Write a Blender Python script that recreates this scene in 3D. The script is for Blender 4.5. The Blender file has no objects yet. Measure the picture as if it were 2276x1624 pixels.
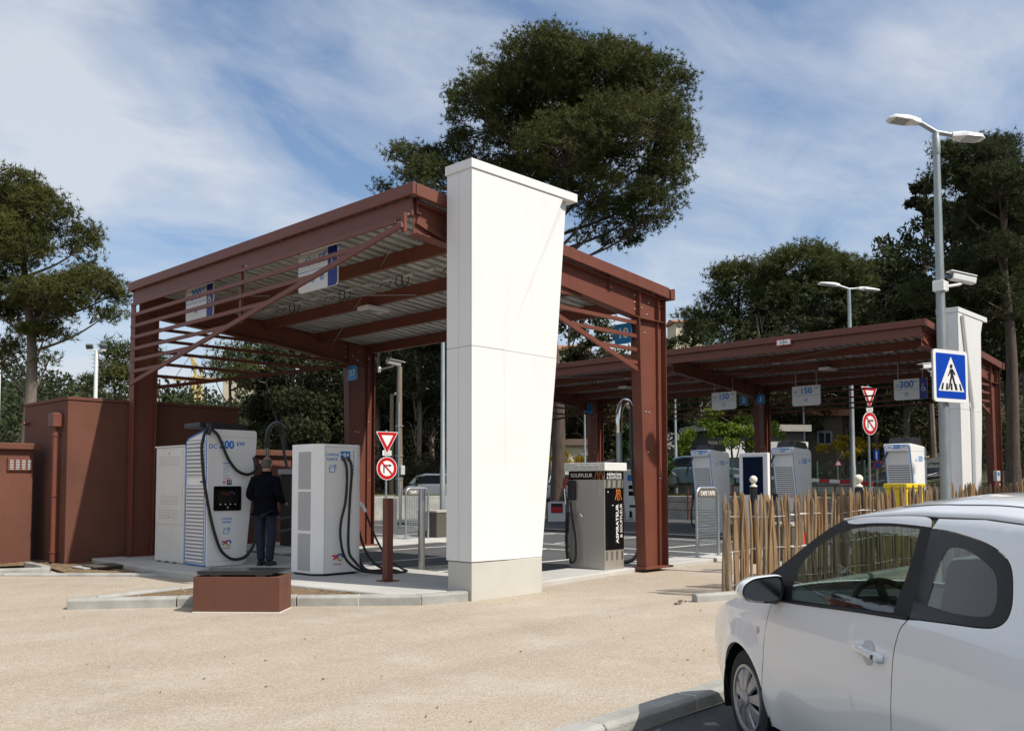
import bpy, bmesh, math, random
import numpy as np
from mathutils import Vector, Matrix
from mathutils.geometry import delaunay_2d_cdt

# ------------------------------------------------------------------ camera, sky, sun, exposure
scene = bpy.context.scene
YAW, PITCH, ROLL = math.radians(44.02), math.radians(3.10), math.radians(-0.105)
fw = Vector((math.cos(YAW) * math.cos(PITCH), math.sin(YAW) * math.cos(PITCH), math.sin(PITCH)))
rt = Vector((math.sin(YAW), -math.cos(YAW), 0.0))
up = rt.cross(fw)
c_, s_ = math.cos(ROLL), math.sin(ROLL)
rt, up = rt * c_ + up * s_, up * c_ - rt * s_
cam_data = bpy.data.cameras.new('camera')
cam = bpy.data.objects.new('camera', cam_data)
scene.collection.objects.link(cam)
M = Matrix((rt, up, -fw)).transposed().to_4x4()
M.translation = Vector((0, 0, 1.5))
cam.matrix_world = M
cam_data.sensor_width = 36.0
cam_data.sensor_fit = 'HORIZONTAL'
cam_data.lens = 2038.3 / 2276 * 36
cam_data.shift_y = 153.2 / 2276
cam_data.clip_start = 0.05
cam_data.clip_end = 3000
scene.camera = cam

SUN = Vector((0.19, -0.82, 1.0)).normalized()
sun_el = math.asin(SUN.z)
sun_az = math.atan2(SUN.x, SUN.y)

world = bpy.data.worlds.new('World')
scene.world = world
world.use_nodes = True
nt = world.node_tree
nt.nodes.clear()
def wn(t, **k):
    n = nt.nodes.new(t)
    for a, b in k.items():
        setattr(n, a, b)
    return n
wl = nt.links.new
sky = wn('ShaderNodeTexSky', sky_type='NISHITA', sun_disc=False)
sky.sun_elevation = sun_el
sky.sun_rotation = sun_az
sky.altitude = 100
sky.air_density = 1.0
sky.dust_density = 1.6
sky.ozone_density = 2.0
tc = wn('ShaderNodeTexCoord')
sep = wn('ShaderNodeSeparateXYZ')
wl(tc.outputs['Generated'], sep.inputs[0])
zc = wn('ShaderNodeMath', operation='MAXIMUM'); zc.inputs[1].default_value = 0.0
wl(sep.outputs['Z'], zc.inputs[0])
za = wn('ShaderNodeMath', operation='ADD'); za.inputs[1].default_value = 0.22
wl(zc.outputs[0], za.inputs[0])
dv = wn('ShaderNodeVectorMath', operation='DIVIDE')
cmb = wn('ShaderNodeCombineXYZ')
for i in (0, 1, 2):
    wl(za.outputs[0], cmb.inputs[i])
wl(tc.outputs['Generated'], dv.inputs[0]); wl(cmb.outputs[0], dv.inputs[1])
mp = wn('ShaderNodeMapping')
mp.inputs['Scale'].default_value = (0.8, 1.25, 0.4)
mp.inputs['Rotation'].default_value = (0, 0, math.radians(20))
mp.inputs['Location'].default_value = (2.1, 0.55, 0.0)
wl(dv.outputs[0], mp.inputs['Vector'])
n1 = wn('ShaderNodeTexNoise'); n1.inputs['Scale'].default_value = 1.15; n1.inputs['Detail'].default_value = 7.0
n1.inputs['Roughness'].default_value = 0.52; n1.inputs['Distortion'].default_value = 0.55
n2 = wn('ShaderNodeTexNoise'); n2.inputs['Scale'].default_value = 4.2; n2.inputs['Detail'].default_value = 6.0
n2.inputs['Roughness'].default_value = 0.6; n2.inputs['Distortion'].default_value = 0.8
wl(mp.outputs[0], n1.inputs['Vector']); wl(mp.outputs[0], n2.inputs['Vector'])
mm = wn('ShaderNodeMath', operation='MULTIPLY_ADD'); mm.inputs[1].default_value = 0.27
wl(n2.outputs['Fac'], mm.inputs[0]); wl(n1.outputs['Fac'], mm.inputs[2])
rmp = wn('ShaderNodeValToRGB')
rmp.color_ramp.elements[0].position = 0.49; rmp.color_ramp.elements[0].color = (0.12, 0.12, 0.12, 1)
rmp.color_ramp.elements[1].position = 0.73; rmp.color_ramp.elements[1].color = (0.85, 0.85, 0.85, 1)
wl(mm.outputs[0], rmp.inputs[0])
mixc = wn('ShaderNodeMix', data_type='RGBA')
mixc.inputs['B'].default_value = (5.2, 5.5, 5.95, 1)
hsv = wn('ShaderNodeHueSaturation'); hsv.inputs['Saturation'].default_value = 1.18; hsv.inputs['Value'].default_value = 1.05
wl(sky.outputs[0], hsv.inputs['Color'])
wl(hsv.outputs[0], mixc.inputs['A']); wl(rmp.outputs[0], mixc.inputs['Factor'])
bg = wn('ShaderNodeBackground'); bg.inputs['Strength'].default_value = 0.138
wl(mixc.outputs['Result'], bg.inputs['Color'])
wo = wn('ShaderNodeOutputWorld')
wl(bg.outputs[0], wo.inputs['Surface'])

sl = bpy.data.lights.new('sun', 'SUN')
sl.energy = 5.0
sl.angle = math.radians(0.55)
sl.color = (1.0, 0.94, 0.85)
so = bpy.data.objects.new('sun', sl)
scene.collection.objects.link(so)
so.rotation_euler = SUN.to_track_quat('Z', 'Y').to_euler()

vs = scene.view_settings
vs.view_transform = 'Standard'
vs.look = 'None'
vs.exposure = 0.0
vs.gamma = 1.0
vs.use_curve_mapping = False

# ------------------------------------------------------------------ helpers
C = scene.collection
PINV = {}
TEXTS = []
R = math.radians

def at(lat, dep, z=0.0):
    """layout point: metres to the right of / ahead of the viewpoint -> world"""
    return Vector((math.cos(YAW) * dep + math.sin(YAW) * lat, math.sin(YAW) * dep - math.cos(YAW) * lat, z))

def tag(o, label=None, cat=None, group=None, kind=None):
    if label: o['label'] = label
    if cat: o['category'] = cat
    if group: o['group'] = group
    if kind: o['kind'] = kind
    return o

def thing(name, label, cat, loc=(0, 0, 0), rz=0.0, group=None, local=False):
    o = bpy.data.objects.new(name, None)
    o.empty_display_size = 0.2
    C.objects.link(o)
    o.location = loc
    o.rotation_euler = (0, 0, rz)
    tag(o, label, cat, group)
    PINV[o.name] = Matrix.Identity(4) if local else (Matrix.Translation(loc) @ Matrix.Rotation(rz, 4, 'Z')).inverted()
    return o

def link(o, parent):
    C.objects.link(o)
    if parent is not None:
        o.parent = parent
        o.matrix_parent_inverse = PINV.get(parent.name, Matrix.Identity(4)).copy()
    return o

def shared(name, mesh, parent, M=None):
    """another object on the same mesh data"""
    o = bpy.data.objects.new(name, mesh)
    link(o, parent)
    if M is not None:
        o.matrix_basis = M
    return o

def copy_tree(o, parent=None, loc=None, rz=None, label=None):
    c = o.copy(); C.objects.link(c)
    if parent is not None:
        c.parent = parent
    if loc is not None: c.location = loc
    if rz is not None: c.rotation_euler = (0, 0, rz)
    if label: c['label'] = label
    for ch in list(o.children):
        copy_tree(ch, c)
    return c

class MB:
    def __init__(s):
        s.v = []; s.f = []
    def add(s, vs_, fs):
        b = len(s.v)
        s.v.extend([tuple(p) for p in vs_])
        s.f.extend([tuple(i + b for i in q) for q in fs])
        return s
    def box(s, x0, x1, y0, y1, z0, z1):
        if x0 > x1: x0, x1 = x1, x0
        if y0 > y1: y0, y1 = y1, y0
        return s.add([(x0, y0, z0), (x1, y0, z0), (x1, y1, z0), (x0, y1, z0), (x0, y0, z1), (x1, y0, z1), (x1, y1, z1), (x0, y1, z1)],
                     [(0, 3, 2, 1), (4, 5, 6, 7), (0, 1, 5, 4), (1, 2, 6, 5), (2, 3, 7, 6), (3, 0, 4, 7)])
    def bar(s, p0, p1, w, h, upv=(0, 0, 1)):
        p0 = Vector(p0); p1 = Vector(p1)
        d = (p1 - p0).normalized()
        side = d.cross(Vector(upv))
        if side.length < 1e-5: side = d.cross(Vector((1, 0, 0)))
        side.normalize(); u = side.cross(d)
        vv = []
        for p in (p0, p1):
            for a, b in ((-1, -1), (1, -1), (1, 1), (-1, 1)):
                vv.append(p + side * (a * w / 2) + u * (b * h / 2))
        return s.add(vv, [(3, 2, 1, 0), (4, 5, 6, 7), (0, 1, 5, 4), (1, 2, 6, 5), (2, 3, 7, 6), (3, 0, 4, 7)])
    def prism(s, poly, axis, a0, a1):
        """poly in the plane normal to axis: X->(y,z) Y->(x,z) Z->(x,y)"""
        def P(p, a):
            return {'X': (a, p[0], p[1]), 'Y': (p[0], a, p[1]), 'Z': (p[0], p[1], a)}[axis]
        n = len(poly)
        ar = sum(poly[i][0] * poly[(i + 1) % n][1] - poly[(i + 1) % n][0] * poly[i][1] for i in range(n))
        if (ar < 0) != (axis == 'Y'):
            poly = poly[::-1]
        if a0 > a1: a0, a1 = a1, a0
        vv = [P(p, a0) for p in poly] + [P(p, a1) for p in poly]
        ff = [tuple(range(n - 1, -1, -1)), tuple(range(n, 2 * n))]
        ff += [(i, (i + 1) % n, n + (i + 1) % n, n + i) for i in range(n)]
        return s.add(vv, ff)
    def tube(s, pts, r, n=8, cap=True, closed=False):
        pts = [Vector(p) for p in pts]
        m = len(pts)
        rr = r if isinstance(r, (list, tuple)) else [r] * m
        vv = []; ref = None
        for i, p in enumerate(pts):
            if closed:
                d = (pts[(i + 1) % m] - pts[i - 1])
            else:
                d = pts[min(i + 1, m - 1)] - pts[max(i - 1, 0)]
            if d.length < 1e-9: d = Vector((0, 0, 1))
            d.normalize()
            if ref is None:
                ref = d.cross(Vector((0, 0, 1)))
                if ref.length < 1e-3: ref = d.cross(Vector((1, 0, 0)))
            ref = (ref - d * ref.dot(d))
            if ref.length < 1e-6: ref = d.orthogonal()
            ref.normalize(); b = d.cross(ref)
            for k in range(n):
                a = 2 * math.pi * k / n
                vv.append(p + (ref * math.cos(a) + b * math.sin(a)) * rr[i])
        ff = []
        for i in range(m if closed else m - 1):
            j = (i + 1) % m
            for k in range(n):
                ff.append((i * n + k, i * n + (k + 1) % n, j * n + (k + 1) % n, j * n + k))
        if cap and not closed:
            ff.append(tuple(range(n - 1, -1, -1))); ff.append(tuple(range((m - 1) * n, m * n)))
        return s.add(vv, ff)
    def cyl(s, p0, p1, r0, r1=None, n=12):
        return s.tube([p0, p1], [r0, r0 if r1 is None else r1], n)
    def ball(s, c, r, seg=12, rings=8, sc=(1, 1, 1)):
        vv = [(c[0], c[1], c[2] - r * sc[2])]; ff = []
        for i in range(1, rings):
            a = math.pi * i / rings - math.pi / 2
            for k in range(seg):
                b = 2 * math.pi * k / seg
                vv.append((c[0] + r * sc[0] * math.cos(a) * math.cos(b), c[1] + r * sc[1] * math.cos(a) * math.sin(b), c[2] + r * sc[2] * math.sin(a)))
        vv.append((c[0], c[1], c[2] + r * sc[2]))
        for k in range(seg):
            ff.append((0, 1 + (k + 1) % seg, 1 + k))
            e = 1 + (rings - 2) * seg
            ff.append((len(vv) - 1, e + k, e + (k + 1) % seg))
        for i in range(rings - 2):
            for k in range(seg):
                a = 1 + i * seg
                ff.append((a + k, a + (k + 1) % seg, a + seg + (k + 1) % seg, a + seg + k))
        return s.add(vv, ff)
    def lathe(s, prof, c=(0, 0, 0), n=16):
        """prof: list of (r, z)"""
        vv = []; ff = []
        for r_, z in prof:
            for k in range(n):
                a = 2 * math.pi * k / n
                vv.append((c[0] + r_ * math.cos(a), c[1] + r_ * math.sin(a), c[2] + z))
        for i in range(len(prof) - 1):
            for k in range(n):
                ff.append((i * n + k, i * n + (k + 1) % n, (i + 1) * n + (k + 1) % n, (i + 1) * n + k))
        ff.append(tuple(range(n - 1, -1, -1))); ff.append(tuple(range((len(prof) - 1) * n, len(prof) * n)))
        return s.add(vv, ff)
    def mesh(s, name, mat, smooth=False):
        me = bpy.data.meshes.new(name)
        me.from_pydata(s.v, [], s.f)
        me.update()
        if mat is not None: me.materials.append(mat)
        if smooth:
            me.polygons.foreach_set('use_smooth', [True] * len(me.polygons))
            try: me.set_sharp_from_angle(angle=R(40))
            except Exception: pass
        return me
    def build(s, name, mat, parent=None, smooth=False, bev=0.0, seg=2):
        o = bpy.data.objects.new(name, s.mesh(name, mat, smooth))
        link(o, parent)
        if bev > 0:
            m = o.modifiers.new('edge', 'BEVEL'); m.width = bev; m.segments = seg; m.limit_method = 'ANGLE'; m.angle_limit = R(35)
        return o

def spline(pts, n=8):
    """Catmull-Rom through pts"""
    P = [Vector(p) for p in pts]
    P = [P[0] * 2 - P[1]] + P + [P[-1] * 2 - P[-2]]
    out = []
    for i in range(1, len(P) - 2):
        a, b, c, d = P[i - 1], P[i], P[i + 1], P[i + 2]
        for k in range(n):
            t = k / n
            out.append(0.5 * ((2 * b) + (c - a) * t + (2 * a - 5 * b + 4 * c - d) * t * t + (3 * b - a - 3 * c + d) * t ** 3))
    out.append(P[-2])
    return out

def rrect(x0, x1, y0, y1, r, n=5, corners=(1, 1, 1, 1)):
    """rounded rectangle, ccw from lower-left; corners ll, lr, ur, ul"""
    out = []
    for (cx, cy, a0, on) in ((x0, y0, 180, corners[0]), (x1, y0, 270, corners[1]), (x1, y1, 0, corners[2]), (x0, y1, 90, corners[3])):
        if not on:
            out.append((cx, cy)); continue
        ox = cx + r if cx == x0 else cx - r
        oy = cy + r if cy == y0 else cy - r
        for k in range(n + 1):
            a = R(a0 + 90 * k / n)
            out.append((ox + r * math.cos(a), oy + r * math.sin(a)))
    return out

def text(body, size, loc, face, mat, parent, bold=0.0, align='CENTER', rz=0.0, name='lettering', sx=1.0, roll=0.0):
    cu = bpy.data.curves.new(name, 'FONT')
    cu.body = body; cu.size = size; cu.extrude = 0.0008; cu.offset = bold * size
    cu.align_x = align; cu.align_y = 'CENTER'; cu.resolution_u = 3
    cu.materials.append(mat)
    o = bpy.data.objects.new(name, cu)
    link(o, parent)
    rot = {'-Y': 0.0, '-X': -90.0, 'R': 0.0}[face]
    TEXTS.append(o)
    o.matrix_basis = Matrix.Translation(loc) @ Matrix.Rotation(R(rot) + rz, 4, 'Z') @ Matrix.Rotation(R(90), 4, 'X') @ Matrix.Rotation(roll, 4, 'Z') @ Matrix.Diagonal((sx, 1, 1, 1))
    return o

def npmesh(name, V, F, mat=None, smooth=False):
    V = np.asarray(V, dtype=np.float32); F = np.asarray(F, dtype=np.int32)
    k = F.shape[1]
    me = bpy.data.meshes.new(name)
    me.vertices.add(len(V)); me.vertices.foreach_set('co', V.ravel())
    me.loops.add(F.size); me.loops.foreach_set('vertex_index', F.ravel())
    me.polygons.add(len(F)); me.polygons.foreach_set('loop_start', np.arange(len(F), dtype=np.int32) * k)
    me.update(calc_edges=True)
    if smooth: me.polygons.foreach_set('use_smooth', np.ones(len(F), dtype=bool))
    if mat is not None: me.materials.append(mat)
    return me

# ------------------------------------------------------------------ materials
def mat(name, col, rough=0.6, metal=0.0, var=0.0, vscale=3.0, bump=0.0, bscale=60.0, coat=0.0, spec=0.5, col2=None, detail=5.0, stretch=None, streak=0.0):
    m = bpy.data.materials.new(name)
    m.use_nodes = True
    n = m.node_tree.nodes; L = m.node_tree.links.new
    b = n['Principled BSDF']
    b.inputs['Base Color'].default_value = (*col, 1)
    b.inputs['Roughness'].default_value = rough
    b.inputs['Metallic'].default_value = metal
    b.inputs['Specular IOR Level'].default_value = spec
    b.inputs['Coat Weight'].default_value = coat
    b.inputs['Coat Roughness'].default_value = 0.06
    t = n.new('ShaderNodeTexCoord'); src = t.outputs['Object']
    if stretch:
        mpn = n.new('ShaderNodeMapping'); mpn.inputs['Scale'].default_value = stretch
        L(src, mpn.inputs['Vector']); src = mpn.outputs[0]
    if var > 0 or col2:
        no = n.new('ShaderNodeTexNoise'); no.inputs['Scale'].default_value = vscale; no.inputs['Detail'].default_value = detail
        no.inputs['Roughness'].default_value = 0.6
        L(src, no.inputs['Vector'])
        mr = n.new('ShaderNodeMapRange'); mr.inputs[1].default_value = 0.3; mr.inputs[2].default_value = 0.7
        L(no.outputs['Fac'], mr.inputs[0])
        mx = n.new('ShaderNodeMix'); mx.data_type = 'RGBA'
        if col2 is None: col2 = tuple(min(1, c * (1 + var)) for c in col); c1 = tuple(c * (1 - var) for c in col)
        else: c1 = col
        mx.inputs['A'].default_value = (*c1, 1); mx.inputs['B'].default_value = (*col2, 1)
        L(mr.outputs[0], mx.inputs['Factor']); last = mx.outputs['Result']
        if streak > 0:
            mp2 = n.new('ShaderNodeMapping'); mp2.inputs['Scale'].default_value = (9, 9, 0.35)
            L(t.outputs['Object'], mp2.inputs['Vector'])
            n3 = n.new('ShaderNodeTexNoise'); n3.inputs['Scale'].default_value = 1.0; n3.inputs['Detail'].default_value = 4
            L(mp2.outputs[0], n3.inputs['Vector'])
            r3 = n.new('ShaderNodeMapRange'); r3.inputs[1].default_value = 0.52; r3.inputs[2].default_value = 0.78; r3.inputs[4].default_value = streak
            L(n3.outputs['Fac'], r3.inputs[0])
            m3 = n.new('ShaderNodeMix'); m3.data_type = 'RGBA'; m3.inputs['B'].default_value = (*[c * 0.45 for c in col], 1)
            L(r3.outputs[0], m3.inputs['Factor']); L(last, m3.inputs['A']); last = m3.outputs['Result']
        L(last, b.inputs['Base Color'])
        r2 = n.new('ShaderNodeMapRange'); r2.inputs[3].default_value = max(0.02, rough - 0.08); r2.inputs[4].default_value = min(1, rough + 0.1)
        L(no.outputs['Fac'], r2.inputs[0]); L(r2.outputs[0], b.inputs['Roughness'])
    if bump > 0:
        nb = n.new('ShaderNodeTexNoise'); nb.inputs['Scale'].default_value = bscale; nb.inputs['Detail'].default_value = 4
        L(src, nb.inputs['Vector'])
        bu = n.new('ShaderNodeBump'); bu.inputs['Strength'].default_value = bump; bu.inputs['Distance'].default_value = 0.02
        L(nb.outputs['Fac'], bu.inputs['Height']); L(bu.outputs[0], b.inputs['Normal'])
    return m

M_ = {}
M_['steel'] = mat('rust_brown_steel', (0.150, 0.045, 0.027), 0.5, var=0.09, vscale=2.2, bump=0.05, bscale=160, streak=0.25)
M_['render'] = mat('brown_wall_render', (0.135, 0.052, 0.033), 0.88, var=0.2, vscale=1.1, bump=0.35, bscale=170, streak=0.18)
M_['white_panel'] = mat('white_panel', (0.735, 0.735, 0.725), 0.5, var=0.025, vscale=0.8, bump=0.02, bscale=300, streak=0.10)
M_['white_paint'] = mat('white_cabinet_paint', (0.82, 0.82, 0.81), 0.38, var=0.03, vscale=2.0)
M_['white_plastic'] = mat('white_plastic', (0.76, 0.76, 0.75), 0.35)
M_['cab_beige'] = mat('pale_cabinet', (0.68, 0.68, 0.64), 0.5, var=0.05, vscale=2)
M_['base_grey'] = mat('greige_plinth', (0.50, 0.49, 0.44), 0.8, var=0.05, vscale=2, bump=0.1, bscale=120)
M_['concrete'] = mat('concrete_slab', (0.45, 0.44, 0.41), 0.85, var=0.16, vscale=0.9, bump=0.25, bscale=90, detail=8)
M_['kerb'] = mat('kerb_concrete', (0.33, 0.325, 0.30), 0.88, var=0.28, vscale=2.2, bump=0.35, bscale=80, detail=9)
M_['joint'] = mat('kerb_mortar', (0.62, 0.60, 0.54), 0.9)
M_['galv'] = mat('galvanised_steel', (0.42, 0.46, 0.48), 0.42, 0.75, var=0.12, vscale=14, detail=3)
M_['galv_pole'] = mat('galvanised_pole', (0.31, 0.345, 0.355), 0.5, 0.5, var=0.12, vscale=9, stretch=(1, 1, 0.25))
M_['stainless'] = mat('brushed_stainless', (0.50, 0.49, 0.46), 0.30, 0.95, var=0.06, vscale=25, stretch=(1, 1, 0.05))
M_['vac_steel'] = mat('vacuum_stainless', (0.50, 0.48, 0.43), 0.40, 0.65, var=0.06, vscale=20, stretch=(1, 1, 0.06))
M_['chrome'] = mat('polished_steel', (0.75, 0.74, 0.70), 0.12, 1.0)
M_['black'] = mat('black_rubber', (0.012, 0.012, 0.013), 0.5)
M_['black_plastic'] = mat('black_plastic', (0.018, 0.018, 0.02), 0.35)
M_['gloss_black'] = mat('gloss_black', (0.006, 0.006, 0.007), 0.06, spec=0.3)
M_['hose'] = mat('grey_hose', (0.085, 0.09, 0.095), 0.45)
M_['blue'] = mat('print_blue', (0.008, 0.19, 0.62), 0.4)
M_['blue_plate'] = mat('blue_number_plate', (0.006, 0.22, 0.56), 0.35)
M_['dark_blue'] = mat('dark_blue_print', (0.010, 0.025, 0.22), 0.4)
M_['sign_blue'] = mat('road_sign_blue', (0.005, 0.055, 0.42), 0.35)
M_['red'] = mat('road_sign_red', (0.50, 0.008, 0.012), 0.35)
M_['box_red'] = mat('bright_red', (0.55, 0.012, 0.010), 0.4)
M_['sign_white'] = mat('road_sign_white', (0.80, 0.80, 0.79), 0.4)
M_['orange'] = mat('print_orange', (0.75, 0.22, 0.03), 0.4)
M_['green_p'] = mat('print_green', (0.25, 0.42, 0.03), 0.4)
M_['yellow_p'] = mat('print_yellow', (0.75, 0.50, 0.02), 0.4)
M_['pink_p'] = mat('print_pink', (0.65, 0.20, 0.22), 0.4)
M_['yellow'] = mat('yellow_bin', (0.78, 0.58, 0.02), 0.4, var=0.04)
M_['light_grey'] = mat('light_grey', (0.52, 0.52, 0.50), 0.5)
M_['grille'] = mat('grey_filter_grille', (0.40, 0.40, 0.41), 0.6, var=0.12, vscale=60, stretch=(8, 8, 0.2))
M_['roof_sheet'] = mat('galvanised_roof_sheet', (0.47, 0.47, 0.45), 0.5, 0.3, var=0.4, vscale=3.0, detail=8, stretch=(0.5, 6, 1), streak=0.1)
M_['bolt'] = mat('zinc_bolt', (0.72, 0.72, 0.70), 0.3, 0.7)
M_['dark_conc'] = mat('dark_bin_panel', (0.085, 0.076, 0.062), 0.7, var=0.1)
M_['stone_top'] = mat('grey_stone_top', (0.36, 0.34, 0.30), 0.85, var=0.12, vscale=6)
M_['soil'] = mat('bare_soil', (0.17, 0.115, 0.062), 0.95, var=0.35, vscale=5, bump=0.9, bscale=30, detail=9)
M_['pebble'] = mat('pale_pebble', (0.30, 0.23, 0.16), 0.9, var=0.3)
M_['bark'] = mat('pine_bark', (0.085, 0.062, 0.047), 0.95, var=0.35, vscale=6, bump=0.8, bscale=14, stretch=(1, 1, 0.3))
M_['bark_pale'] = mat('pale_bark', (0.16, 0.13, 0.105), 0.95, var=0.3, vscale=6, bump=0.6, bscale=14, stretch=(1, 1, 0.3))
M_['wood_pole'] = mat('weathered_pole', (0.19, 0.155, 0.115), 0.9, var=0.25, vscale=4, stretch=(4, 4, 0.3))
M_['stake'] = mat('chestnut_stake', (0.19, 0.10, 0.042), 0.85, col2=(0.36, 0.25, 0.135), vscale=7, bump=0.5, bscale=25, stretch=(2.5, 2.5, 0.22), detail=7)
M_['stake2'] = mat('grey_stake', (0.10, 0.068, 0.042), 0.9, col2=(0.31, 0.24, 0.16), vscale=6, bump=0.5, bscale=25, stretch=(2.5, 2.5, 0.22), detail=7)
M_['wire'] = mat('fence_wire', (0.50, 0.50, 0.49), 0.5, 0.4)
M_['line'] = mat('white_road_paint', (0.72, 0.72, 0.69), 0.7, var=0.08, vscale=8)
M_['line_y'] = mat('yellow_road_paint', (0.55, 0.36, 0.06), 0.75, var=0.1, vscale=5)
M_['cream'] = mat('cream_wall', (0.62, 0.55, 0.40), 0.85, var=0.06)
M_['roof_tile'] = mat('terracotta_roof', (0.33, 0.15, 0.085), 0.9, var=0.2, vscale=8)
M_['shutter'] = mat('grey_shutter', (0.30, 0.31, 0.32), 0.6)
M_['pane'] = mat('window_pane', (0.03, 0.035, 0.045), 0.1)
M_['ball'] = mat('ivory_ball', (0.78, 0.75, 0.62), 0.45)
M_['skin'] = mat('skin', (0.42, 0.23, 0.16), 0.55, var=0.06, vscale=20)
M_['hair'] = mat('grey_hair', (0.10, 0.09, 0.085), 0.8, var=0.3, vscale=90)
M_['jacket'] = mat('navy_jacket', (0.0030, 0.0038, 0.008), 0.95, spec=0.15, var=0.25, vscale=8, bump=0.5, bscale=16)
M_['jeans'] = mat('blue_jeans', (0.010, 0.017, 0.036), 0.85, var=0.3, vscale=10, bump=0.5, bscale=20)
M_['shoe'] = mat('black_shoe', (0.010, 0.010, 0.011), 0.5)
M_['lens'] = mat('lamp_lens', (0.35, 0.36, 0.36), 0.25)
M_['dark_pv'] = mat('dark_glass_slab', (0.02, 0.022, 0.024), 0.18, var=0.3, vscale=12)
M_['screen'] = mat('dark_screen', (0.006, 0.014, 0.040), 0.10, coat=0.3)
M_['screen_g'] = mat('screen_grey_green', (0.012, 0.015, 0.012), 0.12)
M_['flag_w'] = mat('flag_white', (0.8, 0.8, 0.8), 0.8)
M_['mesh_green'] = mat('green_mesh_wire', (0.05, 0.11, 0.09), 0.6)

def glass(name, tint, gloss=0.06):
    m = bpy.data.materials.new(name); m.use_nodes = True
    n = m.node_tree.nodes; L = m.node_tree.links.new
    n.clear()
    o = n.new('ShaderNodeOutputMaterial'); tr = n.new('ShaderNodeBsdfTransparent'); gl = n.new('ShaderNodeBsdfGlossy')
    tr.inputs[0].default_value = (*tint, 1); gl.inputs['Roughness'].default_value = 0.01
    gl.inputs[0].default_value = (1, 1, 1, 1)
    lw = n.new('ShaderNodeLayerWeight'); lw.inputs[0].default_value = 0.5
    pw = n.new('ShaderNodeMath'); pw.operation = 'POWER'; pw.inputs[1].default_value = 4.0; L(lw.outputs['Facing'], pw.inputs[0])
    fr = n.new('ShaderNodeMath'); fr.operation = 'MULTIPLY_ADD'; fr.inputs[1].default_value = 0.9; fr.inputs[2].default_value = gloss; L(pw.outputs[0], fr.inputs[0])
    mx = n.new('ShaderNodeMixShader')
    L(fr.outputs[0], mx.inputs[0]); L(tr.outputs[0], mx.inputs[1]); L(gl.outputs[0], mx.inputs[2]); L(mx.outputs[0], o.inputs[0])
    return m
M_['car_glass'] = glass('tinted_car_glass', (0.54, 0.63, 0.61), 0.08)
M_['car_glass_dark'] = glass('dark_tinted_glass', (0.34, 0.40, 0.40), 0.08)

def foliage(name, c1, c2, c3, scale=0.7, trans=0.3):
    m = bpy.data.materials.new(name); m.use_nodes = True
    n = m.node_tree.nodes; L = m.node_tree.links.new
    n.clear()
    o = n.new('ShaderNodeOutputMaterial')
    g = n.new('ShaderNodeNewGeometry'); t = n.new('ShaderNodeTexCoord')
    no = n.new('ShaderNodeTexNoise'); no.inputs['Scale'].default_value = scale; no.inputs['Detail'].default_value = 3
    L(t.outputs['Object'], no.inputs['Vector'])
    rp = n.new('ShaderNodeValToRGB')
    e = rp.color_ramp.elements
    e[0].position = 0.30; e[0].color = (*c1, 1); e[1].position = 0.73; e[1].color = (*c3, 1)
    k = e.new(0.5); k.color = (*c2, 1)
    ad = n.new('ShaderNodeMath'); ad.operation = 'MULTIPLY_ADD'; ad.inputs[1].default_value = 0.25; 
    L(g.outputs['Random Per Island'], ad.inputs[0])
    sb = n.new('ShaderNodeMath'); sb.operation = 'SUBTRACT'; sb.inputs[1].default_value = 0.125
    L(no.outputs['Fac'], sb.inputs[0]); L(sb.outputs[0], ad.inputs[2]); L(ad.outputs[0], rp.inputs[0])
    d = n.new('ShaderNodeBsdfPrincipled'); d.inputs['Roughness'].default_value = 0.65; d.inputs['Specular IOR Level'].default_value = 0.18
    tl = n.new('ShaderNodeBsdfTranslucent')
    L(rp.outputs[0], d.inputs['Base Color']); L(rp.outputs[0], tl.inputs[0])
    mx = n.new('ShaderNodeMixShader'); mx.inputs[0].default_value = trans
    L(d.outputs[0], mx.inputs[1]); L(tl.outputs[0], mx.inputs[2]); L(mx.outputs[0], o.inputs[0])
    return m
M_['needles'] = foliage('pine_needles', (0.046, 0.058, 0.020), (0.078, 0.090, 0.027), (0.120, 0.126, 0.040))
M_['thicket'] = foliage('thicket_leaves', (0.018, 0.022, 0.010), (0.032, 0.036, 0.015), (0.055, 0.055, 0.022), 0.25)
M_['needles_y'] = foliage('olive_pine_needles', (0.052, 0.062, 0.017), (0.088, 0.094, 0.024), (0.130, 0.130, 0.036))
M_['needles_d'] = foliage('dark_pine_needles', (0.030, 0.040, 0.016), (0.050, 0.060, 0.022), (0.078, 0.086, 0.030))
M_['oak'] = foliage('holm_oak_leaves', (0.020, 0.025, 0.012), (0.038, 0.042, 0.018), (0.075, 0.075, 0.032), 1.6)
M_['wood_far'] = foliage('far_wood_leaves', (0.024, 0.034, 0.016), (0.044, 0.056, 0.024), (0.075, 0.083, 0.034), 0.16)
M_['brush'] = foliage('undergrowth_leaves', (0.028, 0.030, 0.014), (0.050, 0.050, 0.022), (0.085, 0.075, 0.035), 0.4)
M_['lime'] = foliage('lime_leaves', (0.075, 0.115, 0.012), (0.12, 0.17, 0.018), (0.17, 0.22, 0.03), 1.0)
M_['bloom'] = foliage('yellow_bloom', (0.14, 0.11, 0.012), (0.30, 0.21, 0.012), (0.42, 0.30, 0.02), 2.0)
M_['ivy'] = foliage('ivy_leaves', (0.020, 0.045, 0.012), (0.035, 0.075, 0.018), (0.06, 0.11, 0.03), 1.5)
M_['grass'] = foliage('grass_blades', (0.05, 0.075, 0.018), (0.07, 0.10, 0.025), (0.11, 0.12, 0.04), 1.0)

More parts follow.
